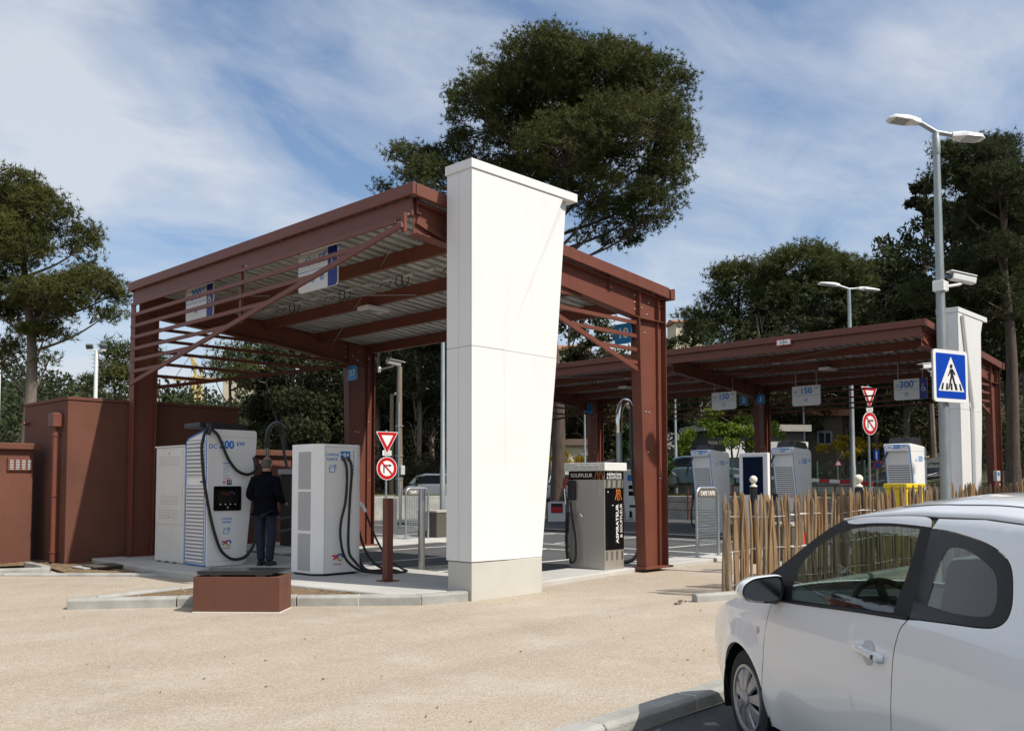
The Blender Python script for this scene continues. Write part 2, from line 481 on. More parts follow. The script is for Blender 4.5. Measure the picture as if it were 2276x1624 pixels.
def gravel_mat():
    m = bpy.data.materials.new('beige_gravel'); m.use_nodes = True
    n = m.node_tree.nodes; L = m.node_tree.links.new; b = n['Principled BSDF']
    t = n.new('ShaderNodeTexCoord')
    def noise(sc, det=5, rough=0.6):
        q = n.new('ShaderNodeTexNoise'); q.inputs['Scale'].default_value = sc; q.inputs['Detail'].default_value = det; q.inputs['Roughness'].default_value = rough
        L(t.outputs['Object'], q.inputs['Vector']); return q
    def mixc(fac, a, bb):
        q = n.new('ShaderNodeMix'); q.data_type = 'RGBA'; L(fac, q.inputs['Factor'])
        for s_k, v in (('A', a), ('B', bb)):
            if isinstance(v, tuple): q.inputs[s_k].default_value = (*v, 1)
            else: L(v, q.inputs[s_k])
        return q.outputs['Result']
    def rng(sock, a, bb, lo=0.0, hi=1.0):
        q = n.new('ShaderNodeMapRange'); q.inputs[1].default_value = a; q.inputs[2].default_value = bb; q.inputs[3].default_value = lo; q.inputs[4].default_value = hi
        L(sock, q.inputs[0]); return q.outputs[0]
    big = noise(0.22, 6, 0.55); mid = noise(1.1, 7, 0.65)
    base = mixc(rng(big.outputs['Fac'], 0.35, 0.65), (0.41, 0.34, 0.262), (0.425, 0.365, 0.295))
    base = mixc(rng(mid.outputs['Fac'], 0.50, 0.70, 0, 0.6), base, (0.51, 0.465, 0.405))
    drk = noise(0.5, 8, 0.7)
    base = mixc(rng(drk.outputs['Fac'], 0.52, 0.72, 0, 0.6), base, (0.265, 0.225, 0.17))
    mpt = n.new('ShaderNodeMapping'); mpt.inputs['Scale'].default_value = (0.10, 1.5, 1); mpt.inputs['Rotation'].default_value = (0, 0, R(14)); L(t.outputs['Object'], mpt.inputs['Vector'])
    trk = n.new('ShaderNodeTexNoise'); trk.inputs['Scale'].default_value = 1.0; trk.inputs['Detail'].default_value = 5; L(mpt.outputs[0], trk.inputs['Vector'])
    base = mixc(rng(trk.outputs['Fac'], 0.52, 0.70, 0, 0.5), base, (0.33, 0.28, 0.225))
    vo = n.new('ShaderNodeTexVoronoi'); vo.inputs['Scale'].default_value = 95; L(t.outputs['Object'], vo.inputs['Vector'])
    sp = n.new('ShaderNodeSeparateColor'); L(vo.outputs['Color'], sp.inputs[0])
    base = mixc(rng(sp.outputs[0], 0.55, 1.0, 0, 0.55), base, (0.21, 0.155, 0.105))
    base = mixc(rng(sp.outputs[1], 0.72, 1.0, 0, 0.7), base, (0.56, 0.51, 0.43))
    L(base, b.inputs['Base Color'])
    b.inputs['Roughness'].default_value = 0.95; b.inputs['Specular IOR Level'].default_value = 0.15
    bu = n.new('ShaderNodeBump'); bu.inputs['Strength'].default_value = 0.6; bu.inputs['Distance'].default_value = 0.008
    L(vo.outputs['Distance'], bu.inputs['Height'])
    b2 = n.new('ShaderNodeBump'); b2.inputs['Strength'].default_value = 0.5; b2.inputs['Distance'].default_value = 0.03
    L(mid.outputs['Fac'], b2.inputs['Height']); L(bu.outputs[0], b2.inputs['Normal']); L(b2.outputs[0], b.inputs['Normal'])
    return m
M_['gravel'] = gravel_mat()

def asphalt_mat(name, col, var=0.25):
    m = bpy.data.materials.new(name); m.use_nodes = True
    n = m.node_tree.nodes; L = m.node_tree.links.new; b = n['Principled BSDF']
    t = n.new('ShaderNodeTexCoord')
    n1 = n.new('ShaderNodeTexNoise'); n1.inputs['Scale'].default_value = 0.5; n1.inputs['Detail'].default_value = 8; L(t.outputs['Object'], n1.inputs['Vector'])
    vo = n.new('ShaderNodeTexVoronoi'); vo.inputs['Scale'].default_value = 110; L(t.outputs['Object'], vo.inputs['Vector'])
    sp = n.new('ShaderNodeSeparateColor'); L(vo.outputs['Color'], sp.inputs[0])
    mr = n.new('ShaderNodeMapRange'); mr.inputs[1].default_value = 0.3; mr.inputs[2].default_value = 0.7; L(n1.outputs['Fac'], mr.inputs[0])
    mx = n.new('ShaderNodeMix'); mx.data_type = 'RGBA'; mx.inputs['A'].default_value = (*[c * (1 - var) for c in col], 1); mx.inputs['B'].default_value = (*[c * (1 + var) for c in col], 1)
    L(mr.outputs[0], mx.inputs['Factor'])
    m2 = n.new('ShaderNodeMix'); m2.data_type = 'RGBA'; m2.inputs['B'].default_value = (*[c * 2.1 for c in col], 1)
    r2 = n.new('ShaderNodeMapRange'); r2.inputs[1].default_value = 0.6; r2.inputs[2].default_value = 1.0; r2.inputs[4].default_value = 0.5; L(sp.outputs[0], r2.inputs[0])
    L(mx.outputs['Result'], m2.inputs['A']); L(r2.outputs[0], m2.inputs['Factor']); L(m2.outputs['Result'], b.inputs['Base Color'])
    b.inputs['Roughness'].default_value = 0.85
    bu = n.new('ShaderNodeBump'); bu.inputs['Strength'].default_value = 0.5; bu.inputs['Distance'].default_value = 0.006
    L(vo.outputs['Distance'], bu.inputs['Height']); L(bu.outputs[0], b.inputs['Normal'])
    return m
M_['asphalt'] = asphalt_mat('forecourt_asphalt', (0.068, 0.069, 0.070))
M_['asphalt_d'] = asphalt_mat('car_park_asphalt', (0.055, 0.055, 0.056))

def car_paint():
    m = mat('white_car_paint', (0.82, 0.82, 0.81), 0.32, coat=1.0)
    b = m.node_tree.nodes['Principled BSDF']; b.inputs['Coat Roughness'].default_value = 0.03
    return m
M_['car_white'] = car_paint()
# ------------------------------------------------------------------ ground, roads, kerbs
rnd = random.Random(7)
def sstep(a, b, x):
    t = np.clip((x - a) / (b - a), 0, 1)
    return t * t * (3 - 2 * t)

def terrain(x, y):
    """height of the natural ground: flat site, terrace behind it, wooded hill beyond"""
    x = np.asarray(x, dtype=float); y = np.asarray(y, dtype=float)
    d = np.maximum(x - 33.5, y - 31.0)
    dep = math.cos(YAW) * x + math.sin(YAW) * y; lat = math.sin(YAW) * x - math.cos(YAW) * y
    h = -0.03 + 0.95 * sstep(0.0, 0.35, d) + 0.028 * np.clip(d, 0, 25) + (0.075 + 0.085 * sstep(-35, 35, lat)) * np.clip(d - 18, 0, 170)
    h += 0.9 * sstep(6, 30, d) * (np.sin(lat * 0.09 + 1) + np.sin(dep * 0.07))
    h += 0.09 * np.clip(lat - 14, 0, 60) * sstep(4, 30, d)
    h -= np.clip(-dep - 30, 0, 400) * 0.0
    return h

gx = np.concatenate([np.linspace(-900, -60, 15), np.linspace(-50, 30, 33), np.linspace(31.5, 60, 58), np.linspace(62, 240, 75), np.linspace(260, 900, 14)])
gy = np.concatenate([np.linspace(-900, -60, 15), np.linspace(-50, 28, 32), np.linspace(29.5, 60, 62), np.linspace(62, 240, 75), np.linspace(260, 900, 14)])
GX, GY = np.meshgrid(gx, gy, indexing='ij')
GZ = terrain(GX, GY)
V = np.stack([GX.ravel(), GY.ravel(), GZ.ravel()], 1)
ni, nj = len(gx), len(gy)
I, J = np.meshgrid(np.arange(ni - 1), np.arange(nj - 1), indexing='ij')
q = (I * nj + J).ravel()
F = np.stack([q, q + nj, q + nj + 1, q + 1], 1)
M_['earth'] = mat('hillside_earth', (0.060, 0.052, 0.030), 0.95, col2=(0.105, 0.105, 0.045), vscale=0.35, bump=0.5, bscale=3, detail=8)
go = bpy.data.objects.new('ground', npmesh('ground', V, F, M_['earth'], True)); link(go, None); tag(go, kind='structure')

def sheet(name, poly, z, m, parent=None, kind='structure'):
    b = MB(); n = len(poly)
    ar = sum(poly[i][0] * poly[(i + 1) % n][1] - poly[(i + 1) % n][0] * poly[i][1] for i in range(n))
    if ar < 0: poly = poly[::-1]
    b.add([(p[0], p[1], z) for p in poly], [tuple(range(n))])
    o = b.build(name, m, parent)
    if parent is None: tag(o, kind=kind)
    return o
sheet('gravel_yard', [(-60, 3.4), (33, 3.4), (33, 11), (12, 11), (12, 30.8), (-60, 30.8)], 0.0, M_['gravel'])
forecourt = sheet('forecourt_road', [(8.6, 9.6), (33.3, 9.6), (33.3, 30.8), (8.6, 30.8)], 0.006, M_['asphalt'])
sheet('car_park', [(-60, -60), (40, -60), (40, 3.45), (-60, 3.45)], -0.008, M_['asphalt_d'])

def marking(x0, y0, x1, y1, w=0.1):
    d = Vector((x1 - x0, y1 - y0, 0)).normalized(); s = Vector((-d.y, d.x, 0)) * (w / 2)
    b = MB(); b.add([(x0 - s.x, y0 - s.y, 0.010), (x1 - s.x, y1 - s.y, 0.010), (x1 + s.x, y1 + s.y, 0.010), (x0 + s.x, y0 + s.y, 0.010)], [(0, 1, 2, 3)])
    return b.build('painted_line', M_['line'], forecourt)
for a in ((10.4, 11.9, 15.9, 11.9), (10.4, 14.2, 15.9, 14.2), (10.4, 16.6, 15.9, 16.6), (15.9, 10.0, 15.9, 18.6), (12.6, 12.9, 12.6, 11.95),
          (21.0, 10.2, 21.0, 30.0), (17.5, 12.4, 21.0, 12.4), (17.5, 15.4, 21.0, 15.4), (17.5, 18.4, 21.0, 18.4), (17.5, 21.4, 21.0, 21.4), (17.2, 10.1, 17.2, 30)):
    marking(*a)

def slab(name, poly, z0, z1, m, bev=0.02, kind='structure'):
    b = MB(); b.prism(poly, 'Z', z0, z1)
    o = b.build(name, m, None, bev=bev); tag(o, kind=kind); return o
# concrete island of the near canopy and the strip in front of the forecourt
slab('island_pavement', [(7.35, 9.22), (7.75, 9.02), (8.15, 8.98), (9.72, 9.05), (9.78, 11.2), (9.9, 17.9), (7.04, 17.92), (6.86, 15.3), (6.96, 13.7), (7.1, 11.1)], -0.05, 0.115, M_['concrete'], 0.025)
slab('strip_pavement', [(9.735, 9.08), (12.85, 9.45), (16.4, 9.55), (22.6, 9.3), (22.6, 9.95), (16.4, 10.2), (12.85, 10.35), (9.79, 10.05)], -0.05, 0.072, M_['concrete'], 0.02)
slab('rear_pavement', [(10.7, 17.2), (18.6, 18.3), (19.4, 19.7), (15.0, 20.6), (10.7, 20.4)], -0.05, 0.05, M_['concrete'], 0.02)
slab('far_island_pavement', [(21.6, 7.0), (30.0, 7.0), (30.0, 27.0), (21.6, 27.0)], -0.05, 0.10, M_['asphalt'], 0.02)

def kerb_run(name, pts, w, z0, z1, step=1.0, m=None, side=1, gap=0.012):
    """kerb made of separate stones along a polyline; returns the structure empty"""
    root = bpy.data.objects.new(name, None); C.objects.link(root); tag(root, kind='structure'); root.location = (pts[0][0], pts[0][1], 0)
    PINV[root.name] = Matrix.Translation(root.location).inverted()
    for (a, b_) in zip(pts[:-1], pts[1:]):
        a = Vector((*a, 0)); b2 = Vector((*b_, 0)); L = (b2 - a).length; d = (b2 - a) / L; s = Vector((-d.y, d.x, 0)) * side
        n = max(1, round(L / step))
        for i in range(n):
            p0 = a + d * (L * i / n + gap / 2); p1 = a + d * (L * (i + 1) / n - gap / 2)
            q = MB(); dz = rnd.uniform(-0.004, 0.004); ch = 0.025
            prof = [(0, z0), (0, z1 - ch + dz), (ch, z1 + dz), (w, z1 + dz), (w, z0)]
            vv = []
            for p in (p0, p1):
                for u, z in prof: vv.append((p.x + s.x * u, p.y + s.y * u, z))
            k = len(prof)
            q.add(vv, [tuple(range(k)), tuple(range(2 * k - 1, k - 1, -1))] + [(i2, k + i2, k + (i2 + 1) % k, (i2 + 1) % k) for i2 in range(k)])
            q.build('kerb_stone', m or M_['kerb'], root, bev=0.006, seg=1)
        j = MB()
        for i in range(1, n):
            p = a + d * (L * i / n)
            j.bar(p + s * (w * 0.5) + Vector((0, 0, z0)), p + s * (w * 0.5) + Vector((0, 0, z1 - 0.006)), w - 0.012, gap, upv=tuple(d))
        if n > 1: j.build('mortar_joint', M_['joint'], root)
    return root
kerb_run('car_park_kerb', [(-4, 3.30), (0.0, 3.34), (3.2, 3.37), (4.3, 3.39), (6.3, 3.43), (12, 3.43)], 0.16, -0.05, 0.10, 1.0, side=1)
kerb_run('planter_kerb', [(4.28, 11.62), (5.30, 10.86), (6.36, 9.86), (7.48, 8.80), (8.16, 8.66)], 0.16, -0.05, 0.125, 1.0, side=1)
kerb_run('planter_back_kerb', [(6.9, 12.25), (5.9, 11.95), (4.70, 11.72), (4.36, 11.66)], 0.10, -0.05, 0.115, 1.1, side=-1)
kerb_run('wall_bed_kerb', [(2.2, 19.2), (5.1, 16.62), (6.53, 15.05), (7.0, 14.3)], 0.12, -0.05, 0.05, 1.1, side=1)
kerb_run('door_step_kerb', [(3.0, 17.9), (5.83, 16.62), (6.0, 17.0), (6.05, 18.1)], 0.14, -0.05, 0.10, 1.2, side=1)
kerb_run('fence_kerb', [(10.05, 6.46), (11.2, 6.02), (24.0, 5.9)], 0.12, -0.05, 0.10, 1.0, side=1)
slab('fence_bed_soil', [(10.3, 6.53), (11.25, 6.15), (24, 6.03), (24, 6.62), (11.0, 6.60)], -0.03, 0.03, M_['soil'], 0)

def soil_bed(name, poly, z, amp=0.02, n=26, seed=1):
    rr = random.Random(seed)
    xs = [p[0] for p in poly]; ys = [p[1] for p in poly]
    pts = [Vector((p[0], p[1])) for p in poly]; m = len(pts)
    vs2 = list(pts)
    def inside(x, y):
        c = False; j = m - 1
        for i in range(m):
            if (pts[i].y > y) != (pts[j].y > y) and x < (pts[j].x - pts[i].x) * (y - pts[i].y) / (pts[j].y - pts[i].y) + pts[i].x: c = not c
            j = i
        return c
    for i in range(n):
        for j in range(n):
            x = min(xs) + (max(xs) - min(xs)) * (i + rr.random()) / n; y = min(ys) + (max(ys) - min(ys)) * (j + rr.random()) / n
            if inside(x, y): vs2.append(Vector((x, y)))
    out = delaunay_2d_cdt(vs2, [(i, (i + 1) % m) for i in range(m)], [], 1, 1e-6)
    b = MB(); b.add([(p.x, p.y, z + rr.uniform(-amp, amp)) for p in out[0]], [tuple(f) for f in out[2]])
    o = b.build(name, M_['soil'], None, smooth=True); tag(o, kind='stuff')
    st = MB()
    for p in vs2[m:]:
        if rr.random() < 0.8:
            r = rr.uniform(0.005, 0.016)
            st.ball((p.x + rr.uniform(-.03, .03), p.y + rr.uniform(-.03, .03), z + 0.01), r, 5, 4, (1, rr.uniform(.7, 1.2), rr.uniform(.5, .8)))
    o2 = st.build('pebbles', M_['pebble'], o); tag(o2, kind='stuff')
    return o
soil_bed('planter_soil', [(4.42, 11.62), (5.36, 10.98), (6.46, 9.96), (7.34, 9.20), (7.10, 11.1), (6.9, 12.14), (5.9, 11.84), (4.72, 11.64)], 0.085, 0.018, 30, 3)
soil_bed('wall_bed_soil', [(6.1, 18.0), (6.02, 16.95), (5.9, 16.1), (6.6, 15.15), (6.92, 14.6), (6.86, 15.3), (7.0, 17.93), (6.57, 17.95), (6.5, 19.8), (6.2, 20.4), (3.0, 20.4), (3.2, 18.6)], 0.035, 0.02, 26, 4)
mh = thing('inspection_cover', 'flat grey inspection cover lying in the soil at the foot of the brown wall', 'cover', (6.55, 16.6, 0.05))
MB().box(6.28, 6.95, 16.3, 16.9, 0.045, 0.075).build('slab', M_['kerb'], mh, bev=0.01)
MB().box(6.40, 6.98, 16.20, 16.72, 0.079, 0.10).build('lid', M_['dark_conc'], mh, bev=0.008)
# low retaining walls of the terrace behind the forecourt, in blocks
def low_wall(name, label, p0, p1, t, z0, z1, nblk, m):
    w = thing(name, label, 'wall', (p0[0], p0[1], z0))
    a = Vector((*p0, 0)); b2 = Vector((*p1, 0)); d = (b2 - a); L = d.length; d.normalize(); s = Vector((-d.y, d.x, 0)) * t
    for i in range(nblk):
        q0 = a + d * (L * i / nblk + 0.01); q1 = a + d * (L * (i + 1) / nblk - 0.01)
        q = MB(); q.prism([(q0.x, q0.y), (q1.x, q1.y), (q1.x + s.x, q1.y + s.y), (q0.x + s.x, q0.y + s.y)], 'Z', z0, z1 + rnd.uniform(-.015, .015))
        q.build('block', m, w, bev=0.02, seg=1)
    return w
low_wall('retaining_wall', 'long pale concrete retaining wall along the terrace behind the rear chargers', (33.4, 1.5), (33.4, 31.4), 0.35, -0.05, 0.98, 18, M_['kerb'])
low_wall('retaining_wall', 'pale concrete retaining wall at the back of the forecourt beyond the carpet beater', (33.3, 30.9), (6, 30.9), -0.35, -0.05, 0.98, 16, M_['kerb'])
low_wall('terrace_kerb', 'pale upper kerb step running along the terrace by the parked cars', (36.2, -6), (36.2, 24), 0.3, 0.85, 1.42, 14, M_['kerb'])

# ------------------------------------------------------------------ canopies
W = 5.87; SL = 0.087
def ibeam_plate(mb, p0, p1, w, t, nrm):
    """flange plate of width w along Y between two points in an XZ plane"""
    mb.bar(p0, p1, w, t, upv=nrm)

BOLT = None
def bolt_mesh():
    global BOLT
    if BOLT is None:
        b = MB(); b.lathe([(0.017, 0), (0.017, 0.006), (0.011, 0.008), (0.011, 0.018), (0.0, 0.02)], n=6); BOLT = b.mesh('bolt', M_['bolt'])
    return BOLT
def bolt(parent, loc, d='-Y'):
    rot = {'-Y': Matrix.Rotation(R(90), 4, 'X'), '-X': Matrix.Rotation(R(-90), 4, 'Y')}[d]
    return shared('bolt', bolt_mesh(), parent, Matrix.Translation(loc) @ rot)

def canopy(label, OX, Y0, Y1, frames, near_cols, near_lattice, end_far, far_bars, cables):
    t = thing('charging_canopy', label, 'canopy', (OX, Y0, 0), group='steel charging canopies')
    S = M_['steel']
    zt = lambda x: 5.48 - SL * (x - OX)
    X1 = OX + W
    # fascias
    MB().box(OX - 0.02, OX + 0.035, Y0, Y1, 5.325, 5.49).build('fascia', S, t, bev=0.006)
    MB().box(OX + 0.06, OX + 0.10, Y0 + 0.12, Y1 - 0.06, 5.08, 5.322).build('fascia', S, t, bev=0.006)
    for ya, yb in ((Y0 - 0.012, Y0 + 0.045), (Y1 - 0.045, Y1 + 0.012)):
        MB().prism([(OX + 0.036, zt(OX)), (X1, zt(X1)), (X1, zt(X1) - 0.19), (OX + 0.036, zt(OX) - 0.165)], 'Y', ya, yb).build('verge_trim', S, t, bev=0.005)
    g = MB(); g.prism([(X1 + 0.002, zt(X1) - 0.02), (X1 + 0.03, zt(X1) - 0.20), (X1 + 0.15, zt(X1) - 0.20), (X1 + 0.15, zt(X1) + 0.0), (X1 + 0.12, zt(X1) + 0.0), (X1 + 0.10, zt(X1) - 0.05)], 'Y', Y0 - 0.03, Y1 + 0.03)
    g.build('gutter', S, t, bev=0.004)
    # trapezoidal roof sheet, ribs along the slope
    pitch = 0.25; yy = []; y = Y0 + 0.05
    while y < Y1 - 0.06:
        yy += [(y, 0), (y + 0.135, 0), (y + 0.145, 0.10), (y + 0.24, 0.10)]; y += pitch
    yy.append((Y1 - 0.05, 0))
    b = MB(); vv = []; nn = len(yy)
    for xx in (OX + 0.04, OX + W * 0.5, X1):
        for (y_, dz) in yy: vv.append((xx, y_, zt(xx) - 0.125 + dz))
    for xx in (OX + 0.04, X1):
        for (y_, dz) in yy: vv.append((xx, y_, zt(xx) - 0.11 + dz))
    ff = []
    for r_ in (0, 1):
        for i in range(nn - 1): ff.append((r_ * nn + i, r_ * nn + i + 1, (r_ + 1) * nn + i + 1, (r_ + 1) * nn + i))
    for i in range(nn - 1): ff.append((3 * nn + i, 4 * nn + i, 4 * nn + i + 1, 3 * nn + i + 1))
    b.add(vv, ff); b.build('roof_sheet', M_['roof_sheet'], t)
    # purlins (C sections)
    for px in (0.14, 1.50, 2.90, 4.30, 5.70):
        x = OX + px; zz = zt(x) - 0.13
        q = MB(); q.box(x, x + 0.012, Y0 + 0.1, Y1 - 0.05, zz - 0.22, zz); q.box(x + 0.012, x + 0.075, Y0 + 0.1, Y1 - 0.05, zz - 0.012, zz); q.box(x + 0.012, x + 0.075, Y0 + 0.1, Y1 - 0.05, zz - 0.22, zz - 0.208)
        q.build('purlin', S, t)
    # frames
    for fi, fy in enumerate(frames):
        q = MB()
        zb = lambda x: np.interp(x - OX, [0.0, 3.1, 5.12], [4.86, 4.60, 4.36])
        ztb = lambda x: zt(x) - 0.215
        xa, xb, xc = OX + 0.12, OX + 3.1, OX + 5.10
        xe = X1 - 0.02
        q.prism([(xa, ztb(xa)), (xe, ztb(xe)), (xe, 4.36), (xc, 4.36), (xb, zb(xb)), (xa, zb(xa))], 'Y', fy - 0.007, fy + 0.007)
        q.bar((xa, fy, ztb(xa) + 0.008), (xe, fy, ztb(xe) + 0.008), 0.19, 0.016)
        q.bar((xa, fy, zb(xa) - 0.008), (xb, fy, zb(xb) - 0.008), 0.19, 0.016)
        q.bar((xb, fy, zb(xb) - 0.008), (xc, fy, 4.352), 0.19, 0.016)
        q.bar((xc, fy, 4.352), (xe - 0.02, fy, 4.352), 0.185, 0.014)
        for xs_ in (xc + 0.0, xc + 0.56): q.bar((xs_, fy, 4.36), (xs_, fy, ztb(xs_)), 0.185, 0.016, upv=(1, 0, 0))
        q.build('frame_beam', S, t, bev=0.003, seg=1)
        # rear tapered column
        q = MB()
        q.prism([(xc - 0.03, 4.345), (xe - 0.01, 4.345), (xe - 0.01, 0.06), (xc + 0.10, 0.06)], 'Y', fy - 0.007, fy + 0.007)
        q.bar((xc - 0.03, fy, 4.34), (xc + 0.10, fy, 0.06), 0.20, 0.018, upv=(1, 0, 0))
        q.bar((xe, fy, ztb(xe)), (xe, fy, 0.06), 0.20, 0.018, upv=(1, 0, 0))
        q.bar((xc + 0.57, fy, 4.345), (xc + 0.57, fy, 0.06), 0.12, 0.014, upv=(1, 0, 0))
        q.box(xc + 0.02, xe + 0.08, fy - 0.15, fy + 0.15, 0.05, 0.085)
        q.build('column', S, t, bev=0.003, seg=1)
        for (bx, bz) in ((xc - 0.9, 4.98), (xc - 1.02, 5.0), (xc + 0.35, 4.66), (xc + 0.15, 4.55), (xc + 0.3, 4.45), (xc + 0.22, 4.12), (xc + 0.25, 2.75), (xc + 0.34, 2.74), (xc + 0.3, 2.05), (xc + 0.62, 3.0), (xc + 0.66, 1.6)):
            bolt(t, (bx, fy - 0.009, bz))
        for bz in (4.5, 4.62, 4.74, 4.84): bolt(t, (xc - 0.05, fy - 0.009, bz))
        for bz in (4.52, 4.72): bolt(t, (xc + 0.63, fy - 0.009, bz))
        if fy in near_cols:
            q = MB()
            q.prism([(OX + 0.02, 4.84), (OX + 0.47, 4.84), (OX + 0.42, 0.06), (OX + 0.02, 0.06)], 'Y', fy - 0.007, fy + 0.007)
            q.bar((OX + 0.01, fy, 5.06), (OX + 0.01, fy, 0.06), 0.20, 0.018, upv=(1, 0, 0))
            q.bar((OX + 0.48, fy, 4.84), (OX + 0.43, fy, 0.06), 0.20, 0.018, upv=(1, 0, 0))
            q.box(OX - 0.06, OX + 0.50, fy - 0.15, fy + 0.15, 0.10, 0.13)
            q.build('column', S, t, bev=0.003, seg=1)
    f0, f1 = frames[0], frames[-1]
    zdiag = lambda y: np.interp(y, [Y0 + 0.15, f1 - 0.1], [4.95, 3.45])
    def slat(p0, p1, h=0.062, w=0.035):
        MB().bar(p0, p1, w, h).build('slat', S, t)
    if near_lattice:
        xl = OX - 0.075
        for z in (5.00, 4.79, 4.57, 4.35, 4.125, 3.905, 3.69):
            yend = Y0 + 0.15 + (4.95 - z) / 1.5 * (f1 - 0.1 - Y0 - 0.15)
            slat((xl, f1 - 0.1, z), (xl, max(yend, Y0 + 0.28), z))
        MB().bar((xl, f1 - 0.08, 3.45), (xl, Y0 + 0.15, 4.93), 0.042, 0.075).build('diagonal_brace', S, t)
        ym = (f1 + f0) / 2
        MB().bar((xl + 0.045, ym, 5.09), (xl + 0.045, ym, float(zdiag(ym)) - 0.05), 0.05, 0.06, upv=(0, 1, 0)).build('hanger', S, t)
        MB().bar((xl + 0.045, Y0 + 0.17, 5.1), (xl + 0.045, Y0 + 0.17, 4.84), 0.05, 0.07, upv=(0, 1, 0)).build('hanger', S, t)
        for yb_ in (ym, Y0 + 0.17, Y0 + 0.3): bolt(t, (OX + 0.058, yb_, 5.10), '-X')
    # end lattice of the near frame: diagonal from the high corner down to the rear column
    yl = f0 - 0.03
    xcf = OX + 5.10
    zd = lambda x: np.interp(x, [OX + 0.15, xcf], [5.02, 3.46])
    MB().bar((OX + 0.15, yl, 5.02), (xcf, yl, 3.46), 0.04, 0.075).build('diagonal_brace', S, t)
    for z in (4.76, 4.52, 4.265, 4.035, 3.80, 3.58):
        xs_ = OX + 0.15 + (5.02 - z) / 1.56 * (xcf - OX - 0.15)
        zbeam = 4.58
        x_end = xcf if z < 4.36 else (OX + 3.1 + (zbeam - z) / 0.24 * 2.0 if z < 4.6 else OX + 1.3)
        if x_end > xs_ + 0.1: slat((xs_, yl, z), (x_end, yl, z))
        if z < 4.36: bolt(t, (xcf + 0.02, yl - 0.02, z))
    if end_far:   # end lattice of the far frame
        yl = f1 + 0.03
        MB().bar((OX + 0.40, yl, 3.42), (xcf, yl, 4.30), 0.04, 0.075).build('diagonal_brace', S, t)
        for z in (4.61, 4.385, 4.15, 3.915, 3.67):
            x_end = min(xcf, OX + 0.40 + (z - 3.42) / 0.88 * (xcf - OX - 0.40))
            slat((OX + 0.40, yl, z), (x_end, yl, z))
    if far_bars:
        for z in (4.50, 4.26, 4.08, 3.92): slat((X1 - 0.08, f0 + 0.1, z), (X1 - 0.08, f1 - 0.1, z), 0.05)
    # tie rods under the roof
    q = MB(); q.cyl((OX + 0.2, Y0 + 0.2, 5.2), (OX + 4.6, f1 - 0.1, 4.72), 0.006, n=5); q.cyl((OX + 0.2, f1 - 0.1, 5.2), (OX + 4.6, f0 + 0.1, 4.72), 0.006, n=5)
    q.build('tie_rod', M_['galv'], t)
    # cable hooks and loops under the sheet
    for i in range(cables):
        y_ = Y0 + 0.7 + (f1 - Y0 - 1.2) * i / cables; x_ = OX + 2.35; z_ = zt(x_) - 0.17
        MB().cyl((x_, y_ - 0.12, z_), (x_, y_ + 0.12, z_), 0.03, n=8).build('cable_clip', M_['light_grey'], t, smooth=True)
        if i % 3 == 1:
            for dy in (0.15, 0.32):
                MB().tube([(x_ + 0.05, y_ + dy + 0.09 * math.cos(a), z_ - 0.05 + 0.11 * math.sin(a)) for a in np.linspace(0, 2 * math.pi, 15)[:-1]], 0.009, 5, closed=True).build('loose_cable', M_['black'], t)
        elif i % 3 == 2:
            MB().tube(spline([(x_, y_ - 0.1, z_), (x_ + 0.03, y_, z_ - 0.09), (x_, y_ + 0.12, z_ - 0.03), (x_, y_ + 0.25, z_ - 0.10)], 5), 0.008, 5).build('loose_cable', M_['black'], t)
    return t
can1 = canopy('rust brown steel charging canopy beside the tall white pillar, sheltering charger 17', 7.67, 9.2, 17.97, (9.36, 17.75), (17.75,), True, True, False, 13)
can2 = canopy('long rust brown canopy at the back with a 3.5 m height plate', 22.81, 8.1, 23.4, (8.26, 15.5, 22.75), (), False, True, True, 12)

def ceiling_light(label, x, y, z):
    t = thing('ceiling_light', label, 'lamp', (x, y, z), group='flat lamps under the canopies')
    MB().box(x - 0.26, x + 0.26, y - 0.17, y + 0.17, z, z + 0.08).build('housing', M_['white_plastic'], t, bev=0.015)
    MB().box(x - 0.20, x + 0.20, y - 0.12, y + 0.12, z - 0.012, z - 0.001).build('lens', M_['lens'], t)
    MB().box(x - 0.04, x + 0.04, y - 0.03, y + 0.03, z + 0.081, z + 0.20).build('bracket', M_['steel'], t)
ceiling_light('flat white lamp under the near brown canopy roof', 10.60, 13.9, 4.78)
ceiling_light('flat white lamp under the rear canopy, right of charging signs 2 and 3', 25.6, 11.9, 4.80)
ceiling_light('flat white lamp under the rear canopy, left of the tall white vacuum pipe', 25.6, 19.2, 4.80)

